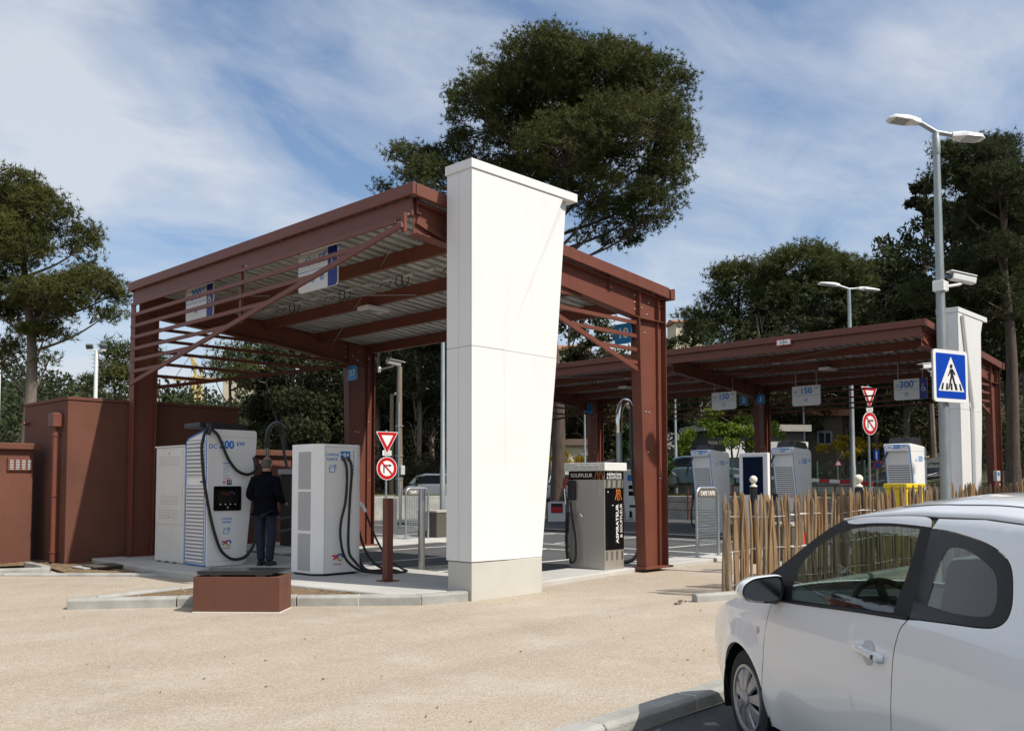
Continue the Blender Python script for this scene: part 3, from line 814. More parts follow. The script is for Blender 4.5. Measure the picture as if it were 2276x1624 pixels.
# ------------------------------------------------------------------ white pillars
def pillar(label, X, Y, pipe=False):
    t = thing('white_pillar', label, 'pillar', (X, Y, 0), group='tall white panel pillars')
    Wp = M_['white_panel']
    d = 0.49
    b = MB(); b.box(X + 0.012, X + 1.36, Y + 0.012, Y + d - 0.02, -0.05, 0.488); b.build('plinth', M_['base_grey'], t, bev=0.008)
    # front face panels: rectangular lower part, a raking fold above, taper on the right edge
    def panel(name, quad, th, y):
        q = MB(); q.prism(quad, 'Y', y, y + th); return q.build(name, Wp, t, bev=0.003, seg=1)
    zs = 3.308; g = 0.006
    xr = lambda z: X + 1.375 + (z - 0.5) * 0.1235
    fb = X + 0.66; ft = X + 0.60
    panel('lower_panel', [(X, 0.50), (fb, 0.495), (ft, zs - g), (X, zs - g)], 0.03, Y)
    q = MB()
    q.add([(fb + 0.003, Y + 0.004, 0.495), (xr(0.5), Y + 0.03, 0.495), (xr(zs), Y + 0.045, zs - g), (ft + 0.003, Y + 0.004, zs - g),
           (fb + 0.003, Y + 0.10, 0.495), (xr(0.5), Y + 0.10, 0.495), (xr(zs), Y + 0.10, zs - g), (ft + 0.003, Y + 0.10, zs - g)],
          [(0, 1, 2, 3), (7, 6, 5, 4), (0, 4, 5, 1), (1, 5, 6, 2), (2, 6, 7, 3), (3, 7, 4, 0)])
    q.build('lower_panel', Wp, t)
    panel('upper_panel', [(X, zs), (ft, zs), (X + 1.84, 5.66), (X, 5.66)], 0.03, Y)
    q = MB()
    q.add([(ft + 0.004, Y + 0.006, zs), (xr(zs), Y + 0.048, zs), (xr(5.66), Y + 0.10, 5.66), (X + 1.845, Y + 0.07, 5.66),
           (ft + 0.004, Y + 0.14, zs), (xr(zs), Y + 0.14, zs), (xr(5.66), Y + 0.14, 5.66), (X + 1.845, Y + 0.14, 5.66)],
          [(0, 1, 2, 3), (7, 6, 5, 4), (0, 4, 5, 1), (1, 5, 6, 2), (2, 6, 7, 3), (3, 7, 4, 0)])
    q.build('upper_panel', Wp, t)
    for z0, z1 in ((0.50, zs - g), (zs, 5.66)):
        q = MB(); q.box(X + 0.001, X + 0.03, Y + 0.032, Y + 0.255, z0, z1); q.build('side_panel', Wp, t, bev=0.002, seg=1)
        q = MB(); q.box(X + 0.001, X + 0.03, Y + 0.259, Y + d, z0, z1); q.build('side_panel', Wp, t, bev=0.002, seg=1)
    q = MB(); q.prism([(X + 0.032, 0.51), (xr(0.51) - 0.01, 0.51), (xr(5.6) - 0.01, 5.65), (X + 0.032, 5.65)], 'Y', Y + 0.142, Y + d - 0.004); q.build('core', Wp, t)
    MB().box(X - 0.02, X + 2.14, Y - 0.018, Y + d + 0.02, 5.662, 5.785).build('cap', Wp, t, bev=0.006)
    if pipe:
        q = MB(); q.tube(spline([(X + 0.18, Y - 0.05, 5.60), (X + 0.42, Y - 0.05, 4.6), (X + 0.72, Y - 0.05, 3.45), (X + 0.75, Y - 0.05, 3.2), (X + 0.75, Y - 0.05, 0.6)], 6), 0.045, 8); q.build('fold_edge', Wp, t, smooth=True)
    return t
pillar('tall tapering white panel pillar standing in front of the near canopy', 8.17, 8.62)
pillar('tapering white pillar at the end of the rear canopy, behind the lamp post', 23.43, 7.56, True)

# ------------------------------------------------------------------ brown buildings
b1 = thing('transformer_building', 'flat topped rust brown rendered building left of the near canopy', 'building', (6.57, 17.97, 0))
MB().box(6.57, 10.1, 17.97, 20.3, -0.05, 3.10).build('wall', M_['render'], b1, bev=0.012)
MB().box(6.55, 10.12, 17.95, 20.32, 3.103, 3.165).build('coping', M_['render'], b1, bev=0.008)
dp = MB().tube([(6.47, 18.30, 2.62), (6.47, 18.30, 0.06)], 0.05, 12).build('downpipe', M_['steel'], b1, smooth=True)
MB().box(6.38, 6.565, 18.17, 18.44, 2.60, 2.86).build('hopper', M_['steel'], dp, bev=0.01)
for z in (2.42, 1.28, 0.22):
    MB().lathe([(0.052, 0), (0.066, 0.004), (0.066, 0.024), (0.052, 0.028)], (6.47, 18.30, z), 12).build('collar', M_['steel'], dp)
    MB().box(6.51, 6.568, 18.29, 18.31, z + 0.004, z + 0.02).build('clip', M_['steel'], dp)
MB().cyl((6.565, 20.0, 2.74), (6.45, 20.0, 2.74), 0.04, n=10).build('overflow_spout', M_['steel'], b1)
b2 = thing('service_building', 'low rust brown building with a lipped coping and vent grille at far left', 'building', (-3.0, 18.9, 0))
MB().box(-3.0, 6.30, 18.9, 20.25, -0.05, 2.17).build('wall', M_['render'], b2, bev=0.012)
MB().box(-3.1, 6.40, 18.8, 20.3, 2.172, 2.30).build('coping', M_['render'], b2, bev=0.02)
b3 = thing('brown_hut', 'small rust brown hut with lipped coping behind the man in the navy jacket', 'hut', (10.4, 20.45, 0))
MB().box(10.4, 13.0, 20.45, 23.4, -0.05, 2.22).build('wall', M_['render'], b3, bev=0.012)
MB().box(10.3, 13.15, 20.35, 23.5, 2.222, 2.37).build('coping', M_['render'], b3, bev=0.02)
vg = MB().box(5.83, 6.27, 18.862, 18.898, 1.77, 2.02).build('vent_grille', M_['steel'], b2, bev=0.004)
for i in range(4):
    for j in range(6):
        MB().box(5.865 + i * 0.105, 5.93 + i * 0.105, 18.85, 18.861, 1.80 + j * 0.032, 1.815 + j * 0.032).build('slot', M_['light_grey'], vg)
M_['vent_dark'] = mat('dark_vent_gap', (0.30, 0.30, 0.305), 0.7)
# ------------------------------------------------------------------ hanging signs and number plates
def rplate(mb, y0, y1, z0, z1, r, x, th=0.02, corners=(1, 1, 1, 1)):
    mb.prism(rrect(y0, y1, z0, z1, r, 4, corners), 'X', x, x + th)

def hang_sign(label, X, ya, yb, z0, z1, big, pre, kw, blue_w=0.0, pict=True, top=5.1):
    """sign facing -X; ya is the reader's left edge (larger y)"""
    t = thing('hanging_sign', label, 'sign', (X, (ya + yb) / 2, z0), group='charging power signs under the canopies')
    q = MB(); rplate(q, yb, ya, z0, z1, 0.07, X, 0.03, (1, 1, 0, 0) if top > z1 + 0.4 else (1, 1, 1, 1)); q.build('panel', M_['white_plastic'], t)
    yw = yb + blue_w
    if blue_w:
        q = MB(); q.prism(rrect(yb, yw, z0, z1, 0.06, 4, (1, 0, 0, 1)), 'X', X - 0.004, X - 0.0005); q.build('blue_band', M_['dark_blue'], t)
        q = MB(); cy, cz = (yb + yw) / 2, z0 + (z1 - z0) * 0.52
        q.tube([(X - 0.006, cy + 0.045 * math.cos(a), cz - 0.03 + 0.045 * math.sin(a)) for a in np.linspace(0, 2 * math.pi, 13)[:-1]], 0.008, 5, closed=True)
        q.tube([(X - 0.006, cy + 0.01, cz + 0.08), (X - 0.006, cy + 0.01, cz), (X - 0.006, cy - 0.04, cz), (X - 0.006, cy - 0.06, cz - 0.07)], 0.009, 5)
        q.ball((X - 0.006, cy + 0.015, cz + 0.105), 0.018, 8, 5)
        q.build('wheelchair_symbol', M_['sign_white'], t)
    yc = (ya + yw) / 2; w = ya - yw; h = z1 - z0
    text(pre, 0.10, (X - 0.003, ya - 0.05, z0 + h * 0.70), '-X', M_['blue'], t, 0.01, 'LEFT')
    if big == '43':
        text('43', 0.19, (X - 0.003, ya - 0.17, z0 + h * 0.74), '-X', M_['blue'], t, 0.012, 'LEFT')
        text('/', 0.19, (X - 0.003, ya - 0.39, z0 + h * 0.74), '-X', M_['blue'], t, 0.012, 'LEFT')
        text('DC', 0.09, (X - 0.003, ya - 0.45, z0 + h * 0.70), '-X', M_['blue'], t, 0.01, 'LEFT')
        text('50', 0.19, (X - 0.003, ya - 0.55, z0 + h * 0.74), '-X', M_['blue'], t, 0.012, 'LEFT')
        text('kW', 0.07, (X - 0.003, yw + 0.02, z0 + h * 0.86), '-X', M_['blue'], t, 0.006, 'RIGHT')
    else:
        text(big, 0.26, (X - 0.003, yc + 0.0, z0 + h * 0.73), '-X', M_['blue'], t, 0.03)
        text(kw, 0.09, (X - 0.003, yw + 0.05, z0 + h * 0.85), '-X', M_['blue'], t, 0.006, 'RIGHT')
    MB().box(X - 0.004, X - 0.0005, yw + 0.01, ya - 0.01, z0 + h * 0.50, z0 + h * 0.512).build('rule', M_['blue'], t)
    for k, oy in enumerate((-0.25, 0.0, 0.25) if big == '43' else (0.0,)):
        q = MB(); cz = z0 + h * 0.28
        q.tube([(X - 0.004, yc + oy + 0.045 * math.cos(a), cz + 0.045 * math.sin(a)) for a in np.linspace(0, 2 * math.pi, 13)[:-1]], 0.006, 4, closed=True)
        for dy, dz in ((-.018, .015), (.018, .015), (0, -.015)): q.ball((X - 0.004, yc + oy + dy, cz + dz), 0.010, 6, 4)
        q.build('plug_symbol', M_['blue'], t)
    if top > z1 + 0.01:
        q = MB()
        for y_ in (ya - 0.12, yb + 0.12): q.bar((X + 0.015, y_, z1), (X + 0.015, y_, top), 0.03, 0.012, upv=(0, 1, 0))
        q.build('hanger', M_['galv'], t)
    return t
hang_sign('white DC 300 kW sign with blue wheelchair band behind the near canopy slats', 8.0, 16.22, 15.2, 4.53, 5.16, '300', 'DC', 'kW', 0.22, top=5.22)
hang_sign('white AC 43 DC 50 kW sign hanging behind the slats of the near canopy', 8.0, 12.44, 11.39, 4.51, 5.14, '43', 'AC', 'kW', 0.24, top=5.22)
for y0, y1 in ((14.85, 15.8), (11.12, 12.1)):
    br = MB(); br.box(7.72, 7.84, y0, y1, 5.05, 5.075); o = br.build('mounting_strip', M_['cab_beige'], can1, bev=0.003)
hang_sign('white DC 150 kW sign left of blue number plate 2 under the rear canopy', 26.0, 16.05, 15.16, 3.89, 4.46, '150', 'DC', 'kW', top=4.9)
hang_sign('white DC 150 kW sign right of blue number plate 3 under the rear canopy', 26.0, 13.23, 12.33, 3.85, 4.45, '150', 'DC', 'kW', top=4.9)
hang_sign('white DC 300 kW sign with dark blue band under the rear canopy', 26.0, 10.15, 9.24, 3.83, 4.41, '300', 'DC', 'kW', 0.21, top=4.9)

def number_plate(label, n, X, yc, zc, w=0.33, h=0.32, size=0.2):
    t = thing('number_plate', label, 'sign', (X, yc, zc - h / 2), group='blue bay number plates on the canopy columns')
    q = MB(); q.prism(rrect(yc - w / 2, yc + w / 2, zc - h / 2, zc + h / 2, 0.07, 4, (1, 0, 0, 1)), 'X', X - 0.012, X); q.build('plate', M_['blue_plate'], t)
    text(n, size, (X - 0.0145, yc, zc), '-X', M_['sign_white'], t, 0.02)
    MB().box(X, X + 0.05, yc - 0.10, yc + 0.04, zc - 0.02, zc + 0.02).build('bracket', M_['steel'], t)
    return t
number_plate('blue plate numbered 17 on the brown column', '17', 12.72, 17.45, 4.09, 0.36, 0.34, 0.21)
number_plate('blue plate numbered 18 half hidden behind the end slats', '18', 12.66, 9.55, 4.09, 0.36, 0.35, 0.24)
number_plate('blue plate numbered 1 on the far rear column', '1', 27.8, 22.72, 4.45, 0.4, 0.42, 0.25)
number_plate('blue plate numbered 2 on the left of the middle rear column', '2', 27.75, 15.88, 4.32, 0.31, 0.33, 0.24)
number_plate('blue plate numbered 3 on the right of the middle rear column', '3', 27.75, 15.25, 4.32, 0.31, 0.33, 0.24)
hp = thing('height_plate', 'small white 3.5 m clearance plate with red edge on the rear canopy fascia', 'sign', (22.78, 11.8, 5.22))
MB().box(22.772, 22.788, 11.60, 12.02, 5.225, 5.395).build('plate', M_['sign_white'], hp)
text('3,5m', 0.11, (22.770, 11.81, 5.31), '-X', M_['black'], hp, 0.008)
q = MB()
for y0, y1, z0, z1 in ((11.60, 12.02, 5.225, 5.24), (11.60, 12.02, 5.38, 5.395), (11.60, 11.615, 5.24, 5.38), (12.005, 12.02, 5.24, 5.38)): q.box(22.768, 22.771, y0, y1, z0, z1)
q.build('red_border', M_['red'], hp)
q = MB(); q.prism([(11.79, 5.375), (11.83, 5.375), (11.81, 5.355)], 'X', 22.767, 22.771); q.prism([(11.79, 5.245), (11.83, 5.245), (11.81, 5.265)], 'X', 22.767, 22.771); q.build('arrow', M_['black'], hp)

# ------------------------------------------------------------------ cables
def cable(name, label, pts, r, m, parent=None, cat='cable', n=8, k=8):
    q = MB(); q.tube(spline(pts, k), r, n)
    o = q.build(name, m, parent, smooth=True)
    if parent is None: tag(o, label, cat)
    return o

def logo(parent, X, Y, Z, s):
    """the operator's red, blue, green and yellow swash emblem on a -Y face"""
    q = MB(); q.tube([(X - 0.5 * s, Y, Z + 0.28 * s), (X + 0.05 * s, Y, Z + 0.30 * s)], 0.07 * s, 6); q.tube(spline([(X - 0.35 * s, Y, Z - 0.02 * s), (X - 0.2 * s, Y, Z + 0.12 * s), (X + 0.1 * s, Y, Z + 0.10 * s)], 5), 0.065 * s, 6); q.build('emblem', M_['box_red'], parent)
    arc = lambda a0, a1, r=0.25: [(X + 0.25 * s + r * s * math.cos(R(a)), Y, Z + 0.15 * s + r * s * math.sin(R(a))) for a in np.linspace(a0, a1, 8)]
    q = MB(); q.tube(arc(170, -10), 0.07 * s, 6); q.build('emblem', M_['sign_blue'], parent)
    q = MB(); q.tube(arc(180, 240), 0.06 * s, 6); q.build('emblem', M_['yellow_p'], parent)
    q = MB(); q.tube(arc(250, 310), 0.06 * s, 6); q.build('emblem', M_['green_p'], parent)

def plug_icon(parent, X, Y, Z, s):
    q = MB(); r = 0.035 * s
    q.tube([(X - 0.45 * s, Y, Z - 0.4 * s), (X + 0.15 * s, Y, Z - 0.4 * s)], r, 5)
    q.tube(spline([(X - 0.45 * s, Y, Z - 0.4 * s), (X - 0.42 * s, Y, Z + 0.1 * s), (X - 0.25 * s, Y, Z + 0.35 * s), (X - 0.05 * s, Y, Z + 0.36 * s)], 5), r, 5)
    q.tube([(X - 0.3 * s, Y, Z + 0.1 * s), (X - 0.05 * s, Y, Z + 0.1 * s)], r, 5)
    q.tube([(X + 0.3 * s, Y, Z - 0.45 * s), (X + 0.3 * s, Y, Z + 0.05 * s)], r, 5)
    q.tube(spline([(X + 0.14 * s, Y, Z + 0.28 * s), (X + 0.18 * s, Y, Z + 0.08 * s), (X + 0.3 * s, Y, Z + 0.03 * s), (X + 0.42 * s, Y, Z + 0.08 * s), (X + 0.46 * s, Y, Z + 0.28 * s)], 4), r, 5)
    q.tube([(X + 0.1 * s, Y, Z + 0.28 * s), (X + 0.5 * s, Y, Z + 0.28 * s)], r, 5)
    for dx in (0.2, 0.4): q.tube([(X + dx * s, Y, Z + 0.28 * s), (X + dx * s, Y, Z + 0.46 * s)], r, 5)
    q.build('plug_symbol', M_['blue'], parent)

# ------------------------------------------------------------------ DC 300 kW charger 17 and its cabinet
ch = thing('charger', 'white DC 300 kW fast charger numbered 17 with louvred side and black cable', 'charger', (7.58, 14.5, 0.115))
prof = [(7.60, 0.12), (8.27, 0.12), (8.325, 0.17), (8.345, 0.40), (8.43, 1.30), (8.515, 2.25)] + [(8.515 - 0.05 + 0.05 * math.cos(a), 2.40 + 0.05 * math.sin(a)) for a in np.linspace(0, math.pi / 2, 4)] + [(7.60, 2.45), (7.585, 2.40), (7.585, 0.16)]
b = MB(); b.prism(prof, 'Y', 14.5, 15.27)
b.v = [(x, y, z - 0.15 if (y > 15 and z > 2.2) else z) for x, y, z in b.v]
body = b.build('body', M_['white_paint'], ch, bev=0.012, seg=3)
MB().box(7.62, 8.50, 14.497, 14.4995, 2.318, 2.323).build('seam', M_['light_grey'], ch)
MB().box(7.61, 8.33, 14.497, 14.4995, 0.202, 0.207).build('seam', M_['light_grey'], ch)
# blue edging of the louvred side
q = MB(); pts = [(14.53, 0.16), (14.53, 2.40), (14.57, 2.44), (15.20, 2.30), (15.25, 2.24), (15.25, 0.20), (15.20, 0.14), (14.58, 0.125)]
q.tube([(7.582, y, z) for y, z in pts], 0.010, 6, closed=True); q.build('blue_edging', M_['blue'], ch, smooth=True)
MB().box(7.574, 7.584, 14.585, 15.205, 1.66, 2.27).build('vent_backing', M_['vent_dark'], ch)
MB().box(7.574, 7.584, 14.585, 15.205, 0.17, 1.49).build('vent_backing', M_['vent_dark'], ch)
sm = MB(); sm.prism([(-0.012, 0.0), (0.022, -0.018), (0.022, -0.040), (-0.012, -0.052)], 'Y', 14.585, 15.205)
sm.v = [(-x, y, z) for x, y, z in sm.v]; sm.f = [f[::-1] for f in sm.f]
smesh = sm.mesh('louvre_slat', M_['white_paint'])
for i in range(9): shared('louvre_slat', smesh, ch, Matrix.Translation((7.5835, 0, 2.265 - i * 0.068)))
for i in range(21): shared('louvre_slat', smesh, ch, Matrix.Translation((7.5835, 0, 1.487 - i * 0.063)))
MB().box(7.575, 7.5845, 14.56, 15.22, 1.63, 1.635).build('seam', M_['light_grey'], ch)
MB().box(7.55, 7.584, 14.58, 14.69, 1.535, 1.565).build('door_handle', M_['black_plastic'], ch, bev=0.006)
sc_ = MB(); sc_.prism(rrect(7.70, 8.215, 1.055, 1.475, 0.03), 'Y', 14.480, 14.4993); so_ = sc_.build('screen', M_['gloss_black'], ch, bev=0.004)
MB().box(7.765, 8.155, 14.4785, 14.4797, 1.20, 1.40).build('display', M_['screen_g'], so_)
for i in range(4): MB().ball((7.825 + i * 0.092, 14.479, 1.165), 0.014, 8, 6, (1, 0.4, 1)).build('button', M_['bolt'], so_, smooth=True)
MB().ball((7.96, 14.479, 1.11), 0.013, 8, 6, (1, 0.4, 1.3)).build('card_mark', M_['light_grey'], so_)
lg = MB(); lg.tube([(7.83, 14.477, 1.35), (7.99, 14.477, 1.355)], 0.014, 6); lg.tube([(7.86, 14.477, 1.32), (7.99, 14.477, 1.33)], 0.012, 6); lg.build('display_mark', mat('display_dim_red', (0.10, 0.012, 0.012), 0.4), so_)
lg = MB(); lg.tube([(8.03 + 0.045 * math.cos(R(a)), 14.477, 1.345 + 0.035 * math.sin(R(a))) for a in np.linspace(200, -20, 9)], 0.013, 6); lg.build('display_mark', mat('display_dim_blue', (0.02, 0.03, 0.10), 0.4), so_)
text('DC', 0.105, (7.68, 14.4985, 2.150), '-Y', M_['blue'], ch, 0.018)
text('300', 0.185, (7.935, 14.4985, 2.180), '-Y', M_['blue'], ch, 0.035)
text('kW', 0.105, (8.20, 14.4985, 2.205), '-Y', M_['blue'], ch, 0.018)
st = MB().box(7.865, 8.018, 14.496, 14.4995, 1.60, 1.885).build('info_sticker', M_['sign_white'], ch)
MB().box(7.867, 8.016, 14.4945, 14.4958, 1.862, 1.876).build('printed_bar', M_['blue'], st)
MB().box(7.867, 8.016, 14.4945, 14.4958, 1.602, 1.613).build('printed_bar', M_['box_red'], st)
pale = mat('pale_blue_print', (0.30, 0.42, 0.55), 0.5)
for i in range(9): MB().box(7.872, 7.99 if i % 3 else 7.95, 14.4945, 14.4958, 1.835 - i * 0.024, 1.842 - i * 0.024).build('printed_line', pale if i != 3 else M_['blue'], st)
MB().box(7.87, 7.915, 14.496, 14.4995, 1.518, 1.568).build('pink_sticker', M_['pink_p'], ch)
n17 = MB().box(7.945, 8.035, 14.496, 14.4995, 1.50, 1.585).build('number_sticker', M_['black_plastic'], ch)
text('17', 0.068, (7.99, 14.4945, 1.542), '-Y', M_['sign_white'], n17, 0.02)
text('CHARGE', 0.052, (7.952, 14.4985, 0.918), '-Y', M_['blue'], ch, 0.012)
text('RAPIDE', 0.052, (7.952, 14.4985, 0.858), '-Y', M_['blue'], ch, 0.012)
plug_icon(ch, 7.953, 14.497, 0.715, 0.125)
logo(ch, 7.95, 14.497, 0.48, 0.17)
text('TotalEnergies', 0.026, (7.955, 14.4985, 0.42), '-Y', M_['box_red'], ch, 0.01)
q = MB(); q.prism([(7.45, 2.47), (7.80, 2.47), (8.35, 2.46), (8.35, 2.545), (7.60, 2.565), (7.45, 2.55)], 'Y', 14.53, 15.10); q.build('cable_arm', M_['black_plastic'], ch, bev=0.012)
q = MB(); q.tube(spline([(7.55, 14.42, 2.36), (7.578, 14.45, 2.44), (7.60, 14.50, 2.52)], 5), [0.045] * 5 + [0.055] * 6, 8); q.build('cable_arm', M_['black_plastic'], ch, smooth=True)
cable('charging_cable', None, [(7.60, 14.45, 2.47), (7.50, 14.42, 2.40), (7.455, 14.42, 2.25), (7.436, 14.42, 2.10), (7.466, 14.42, 1.72), (7.516, 14.42, 1.39), (7.603, 14.42, 0.995), (7.688, 14.42, 0.69), (7.80, 14.42, 0.41), (7.949, 14.42, 0.265), (8.079, 14.42, 0.221), (8.228, 14.42, 0.24), (8.34, 14.42, 0.32), (8.433, 14.42, 0.476), (8.47, 14.45, 0.70), (8.48, 14.52, 1.00)], 0.026, M_['black'], ch)
cable('charging_cable', None, [(7.60, 14.45, 2.46), (7.65, 14.43, 2.41), (7.733, 14.42, 2.328), (7.827, 14.42, 2.13), (7.941, 14.42, 1.913), (8.092, 14.42, 1.745), (8.262, 14.42, 1.678), (8.396, 14.42, 1.705), (8.462, 14.44, 1.766), (8.50, 14.50, 1.85)], 0.026, M_['black'], ch)
q = MB(); q.tube([(8.455, 14.50, 1.99), (8.50, 14.49, 1.90), (8.50, 14.48, 1.74)], [0.035, 0.05, 0.03], 8); q.build('plug_holster', M_['black_plastic'], ch, smooth=True)

cb = thing('electrical_cabinet', 'plain pale cabinet with slotted vents between the brown column and charger 17', 'cabinet', (7.58, 15.3, 0.115))
MB().box(7.58, 8.12, 15.32, 16.42, 0.13, 2.17).build('body', M_['cab_beige'], cb, bev=0.012)
MB().box(7.56, 8.14, 15.30, 16.44, 2.172, 2.20).build('lid', M_['cab_beige'], cb, bev=0.006)
MB().box(7.60, 8.10, 15.34, 16.40, 0.10, 0.129).build('plinth', M_['light_grey'], cb)
MB().box(7.570, 7.579, 15.37, 16.37, 0.80, 2.12).build('door', M_['cab_beige'], cb, bev=0.003)
sl_m = MB().box(7.5665, 7.5695, -0.045, 0.045, -0.007, 0.007).mesh('vent_slot', M_['light_grey'])
for z0, rows, cols in ((1.86, 4, 7), (1.16, 4, 6), (0.86 + 0.05, 4, 7)):
    for r_ in range(rows):
        for c2 in range(cols): shared('vent_slot', sl_m, cb, Matrix.Translation((0, 15.87 + (c2 - cols / 2 + 0.5) * 0.115, z0 + r_ * 0.045)))
for z in (2.06, 0.92): MB().ball((7.566, 15.87, z), 0.012, 8, 5).build('lock', M_['black_plastic'], cb)
for y_ in (15.6, 15.9, 16.2): MB().box(7.54, 7.62, y_ - 0.02, y_ + 0.02, 0.115, 0.14).build('foot_bolt', M_['dark_conc'], cb)

# ------------------------------------------------------------------ white fast-charge cabinet with two cables
wb = thing('charger', 'white fast charge cabinet with grey side grilles and two hanging black cables', 'charger', (8.4, 12.1, 0.115))
fp = [(7.93, 12.45), (7.93, 11.90), (8.05, 11.75), (8.68, 11.75), (8.80, 11.86), (8.80, 12.45)]
b = MB(); b.prism(fp, 'Z', 0.15, 2.12); b.build('body', M_['white_paint'], wb, bev=0.008)
MB().prism([(7.97, 12.42), (7.97, 11.93), (8.07, 11.79), (8.66, 11.79), (8.77, 11.88), (8.77, 12.42)], 'Z', 0.10, 0.149).build('plinth', M_['black_plastic'], wb)
for z0, z1 in ((1.432, 2.0), (0.80, 1.39), (0.19, 0.753)):
    g_ = MB().box(7.922, 7.9295, 11.93, 12.26, z0, z1).build('side_grille', M_['grille'], wb, bev=0.002, seg=1)
q = MB()
for x0, x1, z0, z1 in ((8.06, 8.66, 2.068, 2.074), (8.06, 8.066, 0.16, 2.068), (8.655, 8.661, 0.16, 2.068)): q.box(x0, x1, 11.746, 11.7497, z0, z1)
q.build('door_seam', M_['light_grey'], wb)
text('CHARGE', 0.062, (8.19, 11.7485, 1.955), '-Y', M_['blue'], wb, 0.012)
text('RAPIDE', 0.062, (8.19, 11.7485, 1.885), '-Y', M_['blue'], wb, 0.012)
plug_icon(wb, 8.20, 11.747, 1.745, 0.135)
pl = MB().box(8.345, 8.525, 11.742, 11.7495, 1.915, 2.012).build('blue_plate', M_['blue_plate'], wb)
text('e', 0.12, (8.42, 11.7405, 1.967), '-Y', M_['sign_white'], pl, 0.02)
q = MB(); q.tube([(8.345, 11.740, 1.962), (8.40, 11.740, 1.962)], 0.006, 5); q.tube(spline([(8.455, 11.740, 1.94), (8.475, 11.740, 1.955), (8.49, 11.740, 1.975)], 4), 0.012, 6); q.build('plug_mark', M_['sign_white'], pl)
for i, s_t in enumerate(('AC 43 kW / DC 50 kW',)): text(s_t, 0.040, (8.595, 11.7485, 1.84), '-Y', M_['blue'], wb, 0.006, roll=R(90))
for x_ in (8.375, 8.475):
    MB().cyl((x_, 11.748, 1.905), (x_, 11.70, 1.885), 0.028, n=10).build('cable_gland', M_['dark_conc'], wb)
logo(wb, 8.30, 11.747, 0.36, 0.19)
text('TotalEnergies', 0.030, (8.30, 11.7485, 0.285), '-Y', M_['box_red'], wb, 0.01)
cable('charging_cable', None, [(8.375, 11.70, 1.885), (8.385, 11.66, 1.80), (8.39, 11.64, 1.62), (8.36, 11.63, 1.25), (8.27, 11.62, 0.92), (8.255, 11.60, 0.65), (8.33, 11.58, 0.38), (8.52, 11.50, 0.20), (8.80, 11.40, 0.145), (9.05, 11.42, 0.143), (9.15, 11.66, 0.143), (8.95, 11.84, 0.145), (8.84, 11.90, 0.30), (8.84, 12.0, 0.75), (8.86, 12.03, 1.0)], 0.021, M_['black'], wb)
cable('charging_cable', None, [(8.475, 11.70, 1.885), (8.485, 11.66, 1.80), (8.475, 11.64, 1.62), (8.44, 11.63, 1.25), (8.41, 11.62, 0.78), (8.405, 11.60, 0.50), (8.45, 11.57, 0.37), (8.62, 11.48, 0.19), (8.85, 11.33, 0.145), (9.10, 11.30, 0.143), (9.20, 11.42, 0.143), (9.12, 11.80, 0.20), (8.98, 11.95, 0.45), (8.88, 12.02, 0.85), (8.85, 12.05, 1.05)], 0.021, M_['black'], wb)
q = MB(); q.tube(spline([(8.80, 12.05, 1.20), (8.88, 12.03, 1.21), (8.96, 12.0, 1.15), (9.0, 11.98, 1.06)], 5), [0.03] * 6 + [0.04] * 5 + [0.03] * 5, 8); q.build('plug', M_['white_plastic'], wb, smooth=True)
cable('charging_cable', None, [(9.0, 11.98, 1.06), (9.07, 11.94, 0.85), (9.17, 11.85, 0.55), (9.26, 11.70, 0.30), (9.32, 11.45, 0.17), (9.26, 11.25, 0.145), (9.0, 11.20, 0.143)], 0.017, M_['black'], wb)

# ------------------------------------------------------------------ brown block with the dark glass slab, brown post
bk = thing('brown_block', 'low rust brown rendered block standing on the gravel before charger 17', 'block', (5.55, 9.87, 0), R(-48.9), local=True)
MB().box(-0.518, 0.518, 0.0, 0.46, -0.03, 0.42).build('body', M_['render'], bk, bev=0.006)
o = MB().box(-0.523, 0.523, -0.006, 0.465, -0.03, 0.012).build('mortar_line', M_['joint'], bk, bev=0.004)
gs = thing('glass_slab', 'dark glass and metal slab lying across the top of the low brown block', 'slab', (5.55, 9.87, 0.42), R(-48.9), local=True)
MB().box(-0.49, 0.50, 0.03, 0.52, 0.045, 0.065).build('panel', M_['dark_pv'], gs, bev=0.003)
MB().box(-0.47, 0.42, -0.005, 0.40, 0.022, 0.044).build('frame', M_['black_plastic'], gs, bev=0.003)
for x_ in (-0.32, 0.22): MB().box(x_, x_ + 0.12, 0.02, 0.35, 0.0, 0.021).build('rail', M_['dark_conc'], gs)
bp_ = thing('brown_post', 'slim rust brown steel post with a grey box on its back by the white pillar', 'post', (8.29, 10.5, 0.115))
MB().box(8.235, 8.345, 10.445, 10.555, 0.13, 1.30).build('post', M_['steel'], bp_, bev=0.004)
MB().box(8.17, 8.41, 10.38, 10.62, 0.112, 0.129).build('foot_plate', M_['steel'], bp_, bev=0.003)
MB().box(8.35, 8.43, 10.46, 10.60, 0.82, 1.29).build('grey_box', M_['light_grey'], bp_, bev=0.004)

